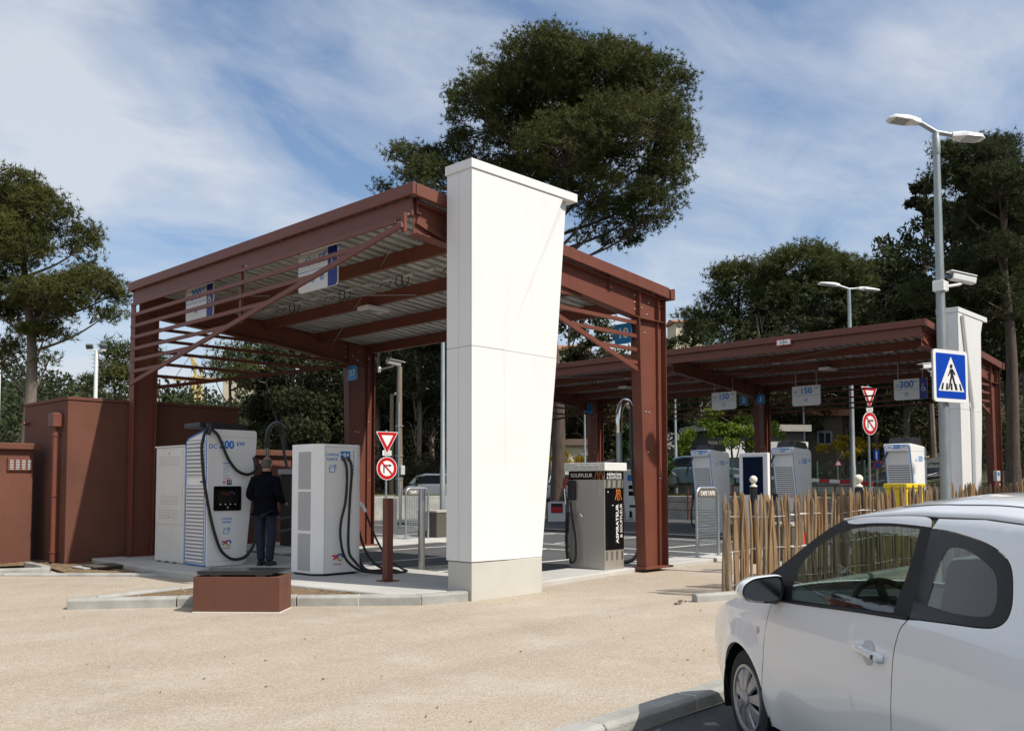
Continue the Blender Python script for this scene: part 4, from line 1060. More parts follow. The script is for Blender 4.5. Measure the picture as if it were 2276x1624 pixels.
# ------------------------------------------------------------------ stainless bollards
bo = thing('steel_bollard', 'brushed steel bollard between the carpet beater and the near white pillar', 'bollard', (9.98, 11.74, 0.05), group='brushed steel bollards')
MB().lathe([(0.055, 0.0), (0.055, 1.36), (0.050, 1.375), (0.0, 1.38)], (9.98, 11.74, 0.05), 20).build('tube', M_['stainless'], bo, smooth=True)
MB().lathe([(0.085, 0.0), (0.085, 0.012), (0.0, 0.012)], (9.98, 11.74, 0.045), 16).build('foot_plate', M_['stainless'], bo)
for lab, p in (('brushed steel bollard behind the slim brown post by the white charge cabinet', (9.86, 12.72, 0.05)),
               ('brushed steel bollard behind the legs of the man in the navy jacket', (9.55, 16.1, 0.05)),
               ('brushed steel bollard between the rear charger and the dark screen', (18.45, 11.17, 0.05)),
               ('brushed steel bollard at the right edge of the middle rear charger', (19.83, 9.73, 0.05))):
    copy_tree(bo, None, p, 0.0, lab)

# ------------------------------------------------------------------ carpet beater stands
def tape_tapis(label, x0, x1, y, zb):
    t = thing('carpet_beater_stand', label, 'stand', (x0, y, zb), group='galvanised carpet beater stands')
    H = 1.345; r = 0.03
    pts = [(x0, y, zb), (x0, y, zb + H - 0.16)] + [(x0 + 0.15 - 0.15 * math.cos(a), y, zb + H - 0.15 + 0.15 * math.sin(a)) for a in np.linspace(0.1, math.pi / 2, 6)]
    pts += [(x1 - 0.15 + 0.15 * math.sin(a), y, zb + H - 0.15 + 0.15 * math.cos(a)) for a in np.linspace(0, math.pi / 2 - 0.1, 6)] + [(x1, y, zb + H - 0.16), (x1, y, zb)]
    q = MB(); q.tube(pts, r, 12); q.build('tube_frame', M_['galv'], t, smooth=True)
    w = x1 - x0
    MB().box(x0 + 0.07, x1 - 0.07, y - 0.012, y + 0.012, zb + 1.18, zb + 1.30).build('name_strip', mat('bronze_strip', (0.19, 0.15, 0.11), 0.5), t, bev=0.004)
    text('TAPE TAPIS', 0.115, ((x0 + x1) / 2, y - 0.0145, zb + 1.24), '-Y', M_['sign_white'], t, 0.02, sx=(w - 0.22) / 0.62)
    q = MB(); za, zb2 = zb + 0.22, zb + 1.17; xa, xb = x0 + 0.07, x1 - 0.07
    nx = max(6, int((xb - xa) / 0.055)); nz = int((zb2 - za) / 0.055)
    for i in range(nx + 1): q.bar((xa + (xb - xa) * i / nx, y, za), (xa + (xb - xa) * i / nx, y, zb2), 0.010, 0.010)
    for i in range(nz + 1): q.bar((xa, y + 0.008, za + (zb2 - za) * i / nz), (xb, y + 0.008, za + (zb2 - za) * i / nz), 0.012, 0.018)
    q.build('wire_grid', M_['galv'], t)
    for x_ in (x0, x1): MB().lathe([(0.075, 0), (0.075, 0.012), (0, 0.012)], (x_, y, zb), 14).build('foot_plate', M_['galv'], t)
tape_tapis('galvanised carpet beater stand with wire grid left of the wooden paling fence', 15.40, 16.18, 9.88, 0.072)
tape_tapis('galvanised carpet beater stand with wire grid behind the brushed steel bollard', 15.60, 16.38, 19.0, 0.05)

# ------------------------------------------------------------------ vacuum machines
def vents(parent, x0, z0, cols, rows, dx, dz, Y, m, w=0.05):
    vm = MB(); vm.prism([(-w / 2, 0), (w / 2, 0), (w / 2, 0.012), (0, 0.024), (-w / 2, 0.02)], 'Y', -0.014, 0.0); me = vm.mesh('vent', m, False)
    for i in range(cols):
        for j in range(rows): shared('vent', me, parent, Matrix.Translation((x0 + i * dx, Y - 0.0005, z0 + j * dz)))
def vac_icon(parent, X, Y, Z, s):
    q = MB(); r = 0.035 * s
    q.tube([(X - 0.12 * s, Y, Z - 0.45 * s), (X + 0.12 * s, Y, Z - 0.45 * s), (X + 0.12 * s, Y, Z + 0.1 * s), (X - 0.12 * s, Y, Z + 0.1 * s)], r, 5, closed=True)
    for s2 in (-1, 1):
        q.tube(spline([(X + s2 * 0.07 * s, Y, Z + 0.1 * s), (X + s2 * 0.07 * s, Y, Z + 0.4 * s), (X + s2 * 0.17 * s, Y, Z + 0.5 * s), (X + s2 * 0.27 * s, Y, Z + 0.4 * s), (X + s2 * 0.27 * s, Y, Z + 0.05 * s), (X + s2 * 0.42 * s, Y, Z - 0.3 * s)], 4), r, 5)
        q.ball((X + s2 * 0.43 * s, Y, Z - 0.36 * s), 0.06 * s, 6, 4)
    q.build('vacuum_symbol', M_['orange'], parent)
va = thing('vacuum_machine', 'stainless car vacuum and blower machine with black ASPIRATEUR panels beside the right brown column', 'vacuum', (12.1, 9.55, 0.072))
MB().box(12.10, 12.62, 9.55, 10.33, 0.075, 1.72).build('body', M_['vac_steel'], va, bev=0.006)
MB().box(12.05, 12.66, 9.50, 10.40, 1.722, 1.86).build('top_cap', M_['cab_beige'], va, bev=0.01)
nb_ = MB().box(12.105, 12.616, 9.543, 9.5485, 1.575, 1.715).build('name_band', M_['gloss_black'], va)
text('ASPIRATEUR', 0.072, (12.36, 9.5415, 1.668), '-Y', M_['sign_white'], nb_, 0.022)
text('& SOUFFLEUR', 0.066, (12.36, 9.5415, 1.606), '-Y', M_['sign_white'], nb_, 0.004)
nb2 = MB().box(12.093, 12.0985, 9.56, 10.325, 1.575, 1.715).build('name_band', M_['gloss_black'], va)
text('SOUFFLEUR', 0.092, (12.0915, 10.04, 1.645), '-X', M_['sign_white'], nb2, 0.006)
o = MB(); 
for s2 in (-1, 1): o.tube(spline([(12.0915, 9.66 + s2 * 0.02, 1.63), (12.0915, 9.66 + s2 * 0.02, 1.69), (12.0915, 9.66 + s2 * 0.055, 1.69), (12.0915, 9.66 + s2 * 0.09, 1.59)], 4), 0.005, 5)
o.tube([(12.0915, 9.64, 1.585), (12.0915, 9.68, 1.585), (12.0915, 9.68, 1.65), (12.0915, 9.64, 1.65)], 0.005, 5, closed=True); o.build('vacuum_symbol', M_['orange'], nb2)
vents(va, 12.155, 1.46, 4, 4, 0.137, 0.028, 9.5490, M_['stainless'], 0.045)
vents(va, 12.155, 0.24, 4, 5, 0.137, 0.028, 9.5490, M_['stainless'], 0.045)
pn = MB().box(12.115, 12.612, 9.541, 9.5485, 0.40, 1.435).build('name_panel', M_['gloss_black'], va)
text('ASPIRATEUR', 0.098, (12.435, 9.5395, 0.83), '-Y', M_['sign_white'], pn, 0.016, roll=R(90), sx=1.2)
text('& SOUFFLEUR', 0.085, (12.54, 9.5395, 0.88), '-Y', M_['sign_white'], pn, 0.002, roll=R(90), sx=1.1)
vac_icon(pn, 12.46, 9.5375, 1.31, 0.19)
for x_, z_ in ((12.18, 1.365), (12.305, 1.14)): MB().ball((x_, 9.54, z_), 0.012, 8, 5).build('lock', M_['bolt'], pn)
vm_ = MB().box(12.0935, 12.0985, -0.045, 0.045, -0.006, 0.006).mesh('slot', M_['bolt'])
for j in range(3): shared('slot', vm_, va, Matrix.Translation((0, 9.64, 1.33 + j * 0.045)))
sm2 = MB(); sm2.prism([(0, 0), (-0.014, 0.006), (-0.014, 0.02), (0, 0.026)], 'Y', -0.045, 0.045); sme = sm2.mesh('vent', M_['cab_beige'])
for i in range(4):
    for j in range(2): shared('vent', sme, va, Matrix.Translation((12.0498, 9.66 + i * 0.14, 1.762 + j * 0.036)))
q = MB(); q.tube(spline([(12.0, 9.95, 0.95), (11.98, 9.98, 1.0), (12.02, 10.05, 1.02), (12.09, 10.07, 0.98)], 6), 0.012, 8); q.build('grab_handle', M_['chrome'], va, smooth=True)
# blower gun, its holder and the coiled air hose on the -X side
MB().box(12.04, 12.098, 10.16, 10.32, 1.22, 1.56).build('gun_holder', M_['black_plastic'], va, bev=0.02)
q = MB(); q.tube([(12.03, 10.30, 1.60), (12.02, 10.34, 1.52), (12.02, 10.36, 1.42)], 0.018, 8); q.build('blower_gun', M_['red'], va, smooth=True)
q = MB(); q.tube([(12.02, 10.36, 1.42), (12.02, 10.33, 1.15)], 0.014, 8); q.build('blower_gun', M_['chrome'], va, smooth=True)
coil = []
for i in range(34 * 8):
    u = i / (34 * 8); a = i / 8 * 2 * math.pi
    z = 1.02 - 0.80 * u; coil.append((12.02 + 0.035 * math.cos(a), 10.28 + 0.035 * math.sin(a) + 0.03 * math.sin(u * 3), z))
q = MB(); q.tube(coil, 0.008, 5); q.tube(spline([coil[-1], (12.0, 10.2, 0.16), (12.02, 10.12, 0.25), (12.03, 10.13, 0.6), (12.03, 10.2, 0.95), (12.05, 10.25, 1.2)], 8), 0.02, 8); q.build('coiled_hose', M_['black'], va, smooth=True)
# hose pole
q = MB(); q.tube([(12.92, 9.86, 0.07), (12.92, 9.86, 2.62)], 0.052, 14); q.build('hose_pole', M_['galv_pole'], va, smooth=True)
q = MB(); q.tube(spline([(12.92, 9.86, 2.40), (12.92, 9.86, 2.66), (12.96, 9.86, 2.83), (13.06, 9.86, 2.95), (13.17, 9.86, 2.96), (13.25, 9.86, 2.88)], 7), 0.06, 14); q.build('hose_bend', M_['chrome'], va, smooth=True)
cable('suction_hose', None, [(13.20, 9.86, 2.92), (13.265, 9.86, 2.80), (13.27, 9.86, 2.43), (13.285, 9.86, 2.03), (13.34, 9.86, 1.54), (13.44, 9.86, 1.14), (13.52, 9.85, 0.73), (13.46, 9.84, 0.37), (13.27, 9.82, 0.18), (13.0, 9.85, 0.13), (12.75, 9.95, 0.2), (12.62, 10.0, 0.4)], 0.035, M_['hose'], va, n=10)
cable('suction_hose', None, [(12.63, 9.9, 1.45), (12.72, 9.9, 1.2), (12.74, 9.9, 0.85), (12.68, 9.95, 0.62), (12.62, 10.0, 0.55)], 0.025, M_['hose'], va, n=8)
vb = thing('vacuum_machine', 'grey vacuum post with arched hose behind the man in the navy jacket', 'vacuum', (11.6, 18.9, 0.05))
MB().box(11.98, 12.45, 18.75, 19.3, 0.05, 1.74).build('body', M_['dark_conc'], vb, bev=0.008)
MB().box(11.93, 12.50, 18.70, 19.35, 1.742, 1.86).build('top_cap', M_['cab_beige'], vb, bev=0.01)
MB().box(11.99, 12.44, 18.742, 18.749, 1.60, 1.73).build('name_band', M_['gloss_black'], vb)
q = MB(); q.tube([(11.40, 18.95, 0.05), (11.40, 18.95, 2.55)], 0.045, 12); q.build('hose_pole', M_['stainless'], vb, smooth=True)
q = MB(); q.tube(spline([(11.40, 18.95, 2.35), (11.40, 18.95, 2.62), (11.45, 18.95, 2.80), (11.58, 18.95, 2.92), (11.72, 18.95, 2.92), (11.80, 18.95, 2.84)], 7), 0.055, 12); q.build('hose_bend', M_['hose'], vb, smooth=True)
cable('suction_hose', None, [(11.75, 18.95, 2.9), (11.82, 18.95, 2.75), (11.84, 18.95, 2.3), (11.84, 18.8, 1.9)], 0.035, M_['hose'], vb)
cable('suction_hose', None, [(11.40, 18.88, 1.4), (11.22, 18.85, 1.1), (11.12, 18.85, 0.8), (11.25, 18.82, 0.55), (11.6, 18.8, 0.42), (11.97, 18.78, 0.45)], 0.035, M_['hose'], vb)
cable('suction_hose', None, [(11.40, 18.86, 1.3), (11.33, 18.84, 1.0), (11.33, 18.84, 0.8), (11.6, 18.8, 0.7), (11.97, 18.78, 0.75)], 0.03, M_['hose'], vb)

# ------------------------------------------------------------------ bins and boxes
def bin_box(label, loc, w, d, h, rz, face, lid=True):
    t = thing('litter_bin', label, 'bin', loc, rz, local=True, group='low concrete bins on the forecourt')
    MB().box(-w / 2, w / 2, -d / 2, d / 2, 0, h).build('body', face, t, bev=0.02)
    if lid: MB().box(-w / 2 - 0.02, w / 2 + 0.02, -d / 2 - 0.02, d / 2 + 0.02, h + 0.002, h + 0.06).build('top_slab', M_['stone_top'], t, bev=0.015)
    MB().box(w / 2 - 0.34, w / 2 - 0.06, -d / 2 - 0.012, -d / 2 - 0.001, h * 0.42, h * 0.8).build('red_flap', M_['box_red'], t, bev=0.004)
    return t
t = bin_box('dark low bin with stone top and red flap beside the near white pillar', (17.15, 19.3, 0.0), 1.1, 0.8, 0.72, R(0), M_['dark_conc'])
t = bin_box('dark low bin with red flap partly hidden behind the paling fence', (16.9, 8.75, 0.05), 0.7, 0.55, 0.62, R(0), M_['dark_conc'])
wbx = thing('bin', 'small white box with red opening on the asphalt left of the vacuum machine', 'bin', (26.0, 22.8, 0), R(-40), local=True)
MB().prism(rrect(-0.32, 0.32, 0.0, 0.85, 0.08, 4, (0, 0, 1, 1)), 'Y', -0.05, 0.05).build('front_panel', M_['white_plastic'], wbx)
MB().box(-0.30, 0.30, 0.052, 0.62, 0.0, 0.82).build('body', M_['dark_conc'], wbx, bev=0.02)
MB().box(-0.22, 0.22, -0.06, -0.0505, 0.42, 0.78).build('opening', M_['black_plastic'], wbx)
MB().box(-0.20, 0.20, -0.07, -0.0605, 0.45, 0.64).build('red_flap', M_['box_red'], wbx)
yb_ = thing('yellow_box', 'bright yellow box behind the paling fence near the lamp post', 'box', (18.75, 7.15, 0.0), R(-15), local=True)
MB().box(-0.30, 0.26, -0.25, 0.25, 0.0, 1.40).build('body', M_['yellow'], yb_, bev=0.02)
MB().box(-0.32, 0.28, -0.27, 0.27, 1.402, 1.50).build('lid', M_['yellow'], yb_, bev=0.02)
text('TRI', 0.16, (0.1, -0.253, 0.85), '-Y', M_['black'], yb_, 0.02, roll=R(90))
bb_ = thing('grey_bin', 'small dark grey bin to the right of the bright yellow box', 'bin', (20.4, 7.25, 0.0), 0, local=True)
MB().box(-0.2, 0.2, -0.2, 0.2, 0.0, 1.25).build('body', M_['dark_conc'], bb_, bev=0.02)
MB().box(-0.22, 0.22, -0.22, 0.22, 1.252, 1.36).build('lid', mat('slate_lid', (0.06, 0.065, 0.07), 0.5), bb_, bev=0.02)

# ------------------------------------------------------------------ rear chargers, screen
def rear_charger(label, kw, X, Y0, Y1):
    t = thing('charger', label, 'charger', (X, Y0, 0.1), group='white fast chargers under the rear canopy')
    prof = [(X + 0.40, 0.1), (X + 1.0, 0.1), (X + 1.04, 0.25), (X + 1.05, 2.30), (X + 1.0, 2.40), (X + 0.03, 2.46), (X, 2.40)]
    b = MB(); b.prism(prof, 'Y', Y0, Y1); b.build('body', M_['white_paint'], t, bev=0.02)
    q = MB(); xf = lambda z: X + np.interp(z, [0.1, 2.4], [0.40, 0.0]) - 0.004
    pts = [(Y0 + 0.03, 0.15), (Y0 + 0.02, 1.0), (Y0 + 0.015, 2.30), (Y0 + 0.06, 2.42), (Y1 - 0.06, 2.44), (Y1 - 0.02, 2.36), (Y1 - 0.02, 1.0), (Y1 - 0.03, 0.15)]
    q.tube([(xf(z), y, z) for y, z in pts], 0.009, 6, closed=True); q.build('blue_edging', M_['blue'], t, smooth=True)
    MB().prism([(xf(2.26) - 0.002, 2.26), (xf(2.26) - 0.07, 2.27), (xf(2.26) - 0.07, 2.30), (xf(2.3) - 0.002, 2.33)], 'Y', Y0 + 0.05, Y1 - 0.06).build('hood', M_['light_grey'], t)
    for za, zb3 in ((1.15, 1.94), (0.26, 0.77)):
        q = MB(); q.prism([(xf(za) - 0.006, za), (xf(zb3) - 0.006, zb3), (xf(zb3) + 0.003, zb3), (xf(za) + 0.003, za)], 'Y', Y0 + 0.075, Y1 - 0.075); q.build('vent_backing', M_['vent_dark'], t)
    sm_ = MB(); sm_.prism([(-0.010, 0), (0.018, -0.016), (0.018, -0.028), (-0.010, -0.040)], 'Y', Y0 + 0.08, Y1 - 0.08); sm_.v = [(-x, y, z) for x, y, z in sm_.v]; sm_.f = [f[::-1] for f in sm_.f]
    me = sm_.mesh('louvre_slat', M_['white_paint'])
    for i in range(14): z = 1.92 - i * 0.055; shared('louvre_slat', me, t, Matrix.Translation((float(xf(z)) + 0.002, 0, z)))
    for i in range(9): z = 0.75 - i * 0.055; shared('louvre_slat', me, t, Matrix.Translation((float(xf(z)) + 0.002, 0, z)))
    text('DC', 0.06, (X - 0.006, Y1 - 0.16, 2.375), '-X', M_['blue'], t, 0.006)
    text(kw, 0.12, (X - 0.006, (Y0 + Y1) / 2, 2.375), '-X', M_['blue'], t, 0.015)
    text('kW', 0.06, (X - 0.006, Y0 + 0.16, 2.385), '-X', M_['blue'], t, 0.006)
    text('DC', 0.09, (X + 0.36, Y0 - 0.0015, 2.06), '-Y', M_['blue'], t, 0.006); text(kw, 0.19, (X + 0.62, Y0 - 0.0015, 2.09), '-Y', M_['blue'], t, 0.018); text('kW', 0.09, (X + 0.92, Y0 - 0.0015, 2.11), '-Y', M_['blue'], t, 0.006)
    MB().box(X + 0.03, X + 1.03, Y0 - 0.003, Y0 - 0.0005, 2.28, 2.285).build('seam', M_['light_grey'], t)
    q = MB(); q.prism([(X + 0.25, 2.45), (X + 1.0, 2.43), (X + 0.85, 2.60), (X + 0.35, 2.62)], 'Y', Y0 + 0.06, Y1 - 0.02); q.tube([(X + 0.3, Y0 + 0.2, 2.6), (X + 0.9, Y1 - 0.1, 2.6)], 0.05, 8); q.build('cable_arm', M_['black_plastic'], t, bev=0.015)
    q = MB(); q.tube([(X - 0.05, Y1 - 0.12, 2.25), (X - 0.14, Y1 - 0.01, 1.95), (X - 0.16, Y1 + 0.03, 1.75)], 0.025, 8); q.build('cable_arm', M_['black_plastic'], t, smooth=True)
    MB().box(X + 0.12, X + 0.24, Y1 - 0.06, Y1 + 0.06, 1.06, 1.24).build('plug_holster', M_['black_plastic'], t, bev=0.02)
    cable('charging_cable', None, [(X + 0.15, Y1, 1.1), (X + 0.10, Y1 + 0.05, 0.7), (X + 0.16, Y1 + 0.06, 0.35), (X + 0.3, Y1 - 0.05, 0.2)], 0.022, M_['black'], t)
    return t
rear_charger('white DC 300 kW charger behind the yellow box and the paling fence', '300', 22.35, 8.37, 9.02)
rear_charger('white DC 150 kW charger right of the tall dark screen', '150', 22.35, 11.38, 12.01)
rear_charger('white DC 150 kW charger left of the tall dark screen', '150', 22.35, 13.88, 14.53)
rc = thing('charger', 'far white charger with small screens seen behind the vacuum hose', 'charger', (28.6, 21.4, 0.1))
MB().prism([(28.9, 0.1), (29.6, 0.1), (29.6, 2.05), (28.75, 2.05), (28.75, 0.9)], 'Y', 20.9, 21.75).build('body', M_['white_paint'], rc, bev=0.02)
for z0, z1, y0, y1, mm in ((1.62, 1.85, 19.75, 20.15, 'blue'), (1.3, 1.45, 19.8, 20.1, 'gloss_black'), (1.05, 1.22, 19.8, 20.1, 'gloss_black'), (0.6, 0.98, 19.72, 20.1, 'screen'), (0.2, 0.45, 20.0, 20.1, 'gloss_black')):
    y0 += 1.4; y1 += 1.4; xx_ = 28.745 if z0 > 0.9 else 28.79
    MB().box(xx_, xx_ + 0.006, y0, y1, z0, z1).build('panel', M_[mm], rc)
cable('charging_cable', None, [(28.7, 21.75, 1.4), (28.5, 22.0, 0.8), (28.5, 22.3, 0.3), (28.7, 22.1, 0.15)], 0.025, M_['black'], rc)
cable('charging_cable', None, [(28.7, 20.95, 1.4), (28.5, 20.8, 0.8), (28.55, 20.5, 0.3), (28.8, 20.8, 0.2)], 0.025, M_['black'], rc)
sr = thing('information_screen', 'tall dark information screen in a white frame between the rear chargers', 'screen', (20.5, 11.5, 0.1))
MB().box(20.5, 20.62, 11.11, 11.89, 0.1, 2.26).build('frame', M_['white_paint'], sr, bev=0.01)
MB().box(20.490, 20.499, 11.235, 11.785, 1.23, 2.165).build('display', M_['screen'], sr)
lg = MB(); lg.tube([(20.494, 11.62, 0.74), (20.494, 11.53, 0.75)], 0.022, 6); lg.build('emblem', M_['box_red'], sr)
lg = MB(); lg.tube([(20.494, 11.45 + 0.05 * math.cos(R(a)), 0.74 + 0.05 * math.sin(R(a))) for a in np.linspace(0, 300, 10)], 0.016, 6); lg.build('emblem', M_['sign_blue'], sr)
# ------------------------------------------------------------------ road signs
def disc(mb, r, y0, y1, z, n=36):
    mb.prism([(r * math.cos(2 * math.pi * k / n), z + r * math.sin(2 * math.pi * k / n)) for k in range(n)], 'Y', y0, y1)
def tri_down(c, s, r):
    """rounded downward triangle around (0,c), side s"""
    h = s * math.sqrt(3) / 2; P = [(-s / 2, c + h / 3), (0, c - 2 * h / 3), (s / 2, c + h / 3)]; out = []
    for i in range(3):
        p = Vector(P[i]); a = (Vector(P[i - 1]) - p).normalized(); b = (Vector(P[(i + 1) % 3]) - p).normalized()
        p0 = p + a * r * 1.732; p1 = p + b * r * 1.732; bis = (a + b).normalized(); cen = p + bis * 2 * r
        a0 = math.atan2((p0 - cen).y, (p0 - cen).x); a1 = math.atan2((p1 - cen).y, (p1 - cen).x)
        while a1 < a0: a1 += 2 * math.pi
        if a1 - a0 > math.pi: a1 -= 2 * math.pi
        for k in range(6):
            t_ = a0 + (a1 - a0) * k / 5; out.append((cen.x + r * math.cos(t_), cen.y + r * math.sin(t_)))
    return out
def sign_post(label, loc, rz, zt, zc, zplate, d=0.78, s=0.86):
    t = thing('sign_post', label, 'road sign', loc, rz, local=True, group='give way and no right turn sign posts')
    MB().lathe([(0.038, 0), (0.038, zt + 0.3), (0, zt + 0.31)], (0, 0.05, 0), 12).build('pole', M_['galv'], t, smooth=True)
    q = MB(); q.prism(tri_down(zt, s, 0.03), 'Y', -0.012, 0.012); g1 = q.build('give_way_sign', M_['sign_white'], t)
    q = MB(); q.prism(tri_down(zt, s * 0.93, 0.025), 'Y', -0.015, -0.0125); q.build('red_border', M_['red'], g1)
    q = MB(); q.prism(tri_down(zt, s * 0.52, 0.006), 'Y', -0.018, -0.0155); q.build('white_field', M_['sign_white'], g1)
    pl = MB().prism(rrect(-0.17, 0.17, zplate - 0.09, zplate + 0.09, 0.03), 'Y', -0.010, 0.010).build('name_plate', M_['sign_white'], t)
    text('CEDEZ LE', 0.062, (0, -0.012, zplate + 0.035), 'R', M_['black'], pl, 0.004); text('PASSAGE', 0.062, (0, -0.012, zplate - 0.04), 'R', M_['black'], pl, 0.004)
    q = MB(); disc(q, d / 2, -0.012, 0.012, zc); g2 = q.build('no_right_turn_sign', M_['sign_white'], t)
    q = MB(); disc(q, d / 2 * 0.95, -0.015, -0.0125, zc); q.build('red_border', M_['red'], g2)
    q = MB(); disc(q, d / 2 * 0.66, -0.018, -0.0155, zc); q.build('white_field', M_['sign_white'], g2)
    q = MB(); k = d / 0.78
    q.prism([(-0.145 * k, zc - 0.16 * k), (-0.10 * k, zc - 0.16 * k), (-0.10 * k, zc + 0.075 * k), (0.09 * k, zc + 0.075 * k), (0.09 * k, zc + 0.045 * k), (0.18 * k, zc + 0.097 * k), (0.09 * k, zc + 0.15 * k), (0.09 * k, zc + 0.12 * k), (-0.12 * k, zc + 0.12 * k), (-0.145 * k, zc + 0.10 * k)], 'Y', -0.021, -0.0185)
    q.build('turn_arrow', M_['black'], g2)
    a = d / 2 * 0.68 * 0.7071
    MB().bar((-a, -0.0235, zc + a), (a, -0.0235, zc - a), 0.004, 0.055 * k, upv=(0.7071, 0, 0.7071)).build('red_bar', M_['red'], g2)
    return t
sign_post('give way and no right turn signs right of the white charge cabinet', at(-4.23, 31.0, 0.0), R(-9), 3.03, 2.04, 2.56)
sign_post('give way and no right turn signs seen through the rear canopy bars', at(12.12, 31.0, 0.0), R(-13), 4.52, 3.53, 4.02)

# ------------------------------------------------------------------ lamp post with crossing sign and camera
LX, LY = 14.52, 4.93
lp = thing('lamp_post', 'galvanised double headed lamp post rising behind the white car', 'street lamp', (LX, LY, 0))
q = MB(); q.tube([(LX, LY, 0.0), (LX, LY, 3.0), (LX, LY, 6.85)], [0.082, 0.072, 0.048], 18); q.build('pole', M_['galv_pole'], lp, smooth=True)
MB().lathe([(0.055, 6.55), (0.058, 6.56), (0.058, 6.80), (0.05, 6.82), (0.046, 6.90), (0, 6.91)], (LX, LY, 0), 16).build('spigot', M_['galv_pole'], lp, smooth=True)
q = MB(); q.tube([(LX - 0.22, LY + 0.20, 7.07), (LX, LY, 6.90), (LX + 0.22, LY - 0.19, 6.86)], 0.036, 12); q.build('cross_arm', M_['galv_pole'], lp, smooth=True)
def lamp_head(parent, c, d, L=0.62, w=0.30):
    """flat head pointing along horizontal d from its arm socket c"""
    d = Vector(d).normalized(); s = Vector((-d.y, d.x, 0)).normalized(); u = d.cross(s) * -1
    if u.z < 0: u = -u
    c = Vector(c)
    rows = [(0.0, 0.06, 0.075), (0.10, 0.09, 0.09), (0.18, w / 2, 0.09), (0.42, w / 2, 0.075), (L - 0.05, w / 2 - 0.02, 0.05), (L, w / 2 - 0.07, 0.03)]
    vv = []
    for (a, hw, h) in rows:
        for (b_, z) in ((-hw, 0), (-hw * 0.92, h * 0.6), (-hw * 0.5, h), (hw * 0.5, h), (hw * 0.92, h * 0.6), (hw, 0)): vv.append(c + d * a + s * b_ + u * (z - 0.03))
    n = 6; ff = []
    for i in range(len(rows) - 1):
        for k in range(n): ff.append((i * n + k, i * n + (k + 1) % n, (i + 1) * n + (k + 1) % n, (i + 1) * n + k))
    ff += [tuple(range(n - 1, -1, -1)), tuple(range((len(rows) - 1) * n, len(rows) * n))]
    q = MB(); q.add(vv, ff); h_ = q.build('lamp_head', M_['white_plastic'], parent, smooth=True)
    q = MB(); q.bar(c + d * 0.2 - u * 0.036, c + d * (L - 0.08) - u * 0.036, w * 0.72, 0.012, upv=tuple(u)); q.build('lens', M_['lens'], h_)
    return h_
lamp_head(lp, (LX - 0.19, LY + 0.17, 7.05), (-0.52, 0.50, 0.10), 0.50, 0.28)
lamp_head(lp, (LX + 0.19, LY - 0.16, 6.86), (0.62, -0.58, -0.06), 0.50, 0.28)

def cctv(label, base, d, arm, m_arm='white_plastic', rz_plate=True):
    """white box camera: base on the support, body centre at base+arm, looking along d"""
    t = thing('security_camera', label, 'camera', base, group='white security cameras')
    b = Vector(base); a = b + Vector(arm); d = Vector(d).normalized(); s = d.cross(Vector((0, 0, 1))).normalized(); u = s.cross(d)
    q = MB(); q.tube([b, b + (a - b) * 0.75 + Vector((0, 0, -0.06)), a - u * 0.07], 0.022, 8); q.build('arm', M_[m_arm], t, smooth=True)
    q = MB(); q.bar(a - d * 0.20, a + d * 0.20, 0.13, 0.11, upv=tuple(u)); q.build('body', M_['white_plastic'], t, bev=0.02)
    q = MB(); q.bar(a - d * 0.19 + u * 0.072, a + d * 0.25 + u * 0.072, 0.155, 0.018, upv=tuple(u)); q.build('sun_shield', M_['white_plastic'], t, bev=0.006)
    q = MB(); q.bar(a + d * 0.201, a + d * 0.206, 0.10, 0.08, upv=tuple(u)); q.build('window', M_['gloss_black'], t)
    q = MB(); q.bar(b - Vector((arm[0], arm[1], 0)).normalized() * 0.02, b + Vector((arm[0], arm[1], 0)).normalized() * 0.012, 0.10, 0.14); q.build('base_plate', M_[m_arm], t, bev=0.004)
    return t
cctv('white security camera on a bracket high on the lamp post', (LX + 0.07, LY - 0.05, 4.50), (-0.70, 0.55, 0.16), (0.42, -0.12, 0.17))
q = MB(); q.box(LX - 0.095, LX + 0.095, LY - 0.085, LY + 0.085, 4.42, 4.58); q.build('camera_clamp', M_['white_plastic'], lp, bev=0.01)
cctv('white security camera on the brown column beside plate 17', (13.62, 17.62, 4.27), (0.50, -0.80, -0.22), (0.12, -0.42, 0.13))
cctv('small white security camera under the rear canopy left of the crossing sign', (22.9, 8.0, 4.15), (-0.9, 0.35, -0.12), (-0.35, 0.0, 0.14))

cs = thing('crossing_sign', 'blue pedestrian crossing sign with white border on the lamp post', 'road sign', (LX, LY - 0.11, 2.72), R(-17), local=True)
q = MB(); q.prism(rrect(-0.40, 0.40, 0.0, 0.79, 0.06), 'Y', -0.012, 0.0); q.build('plate', M_['sign_white'], cs)
q = MB(); q.prism(rrect(-0.45 + 0.05, 0.40, 0.0, 0.79, 0.06), 'Y', 0.001, 0.022); q.build('back_rim', M_['galv'], cs)
q = MB(); q.prism(rrect(-0.345, 0.345, 0.055, 0.735, 0.02), 'Y', -0.0145, -0.0125); q.build('blue_field', M_['sign_blue'], cs)
q = MB(); q.prism([(-0.30, 0.165), (0.30, 0.165), (0.0, 0.69)], 'Y', -0.017, -0.015); tf_ = q.build('white_triangle', M_['sign_white'], cs)
q = MB()
for i, x_ in enumerate((-0.225, -0.115, 0.0, 0.115, 0.225)):
    MB().prism([(x_ - 0.024, 0.185), (x_ + 0.024, 0.185), (x_ * 0.86 + 0.017, 0.285), (x_ * 0.86 - 0.017, 0.285)], 'Y', -0.0195, -0.0175).build('zebra_stripe', M_['black'], tf_)
q = MB()
q.prism([(0.03 * math.cos(a), 0.545 + 0.032 * math.sin(a)) for a in np.linspace(0, 2 * math.pi, 13)[:-1]], 'Y', -0.0225, -0.020)
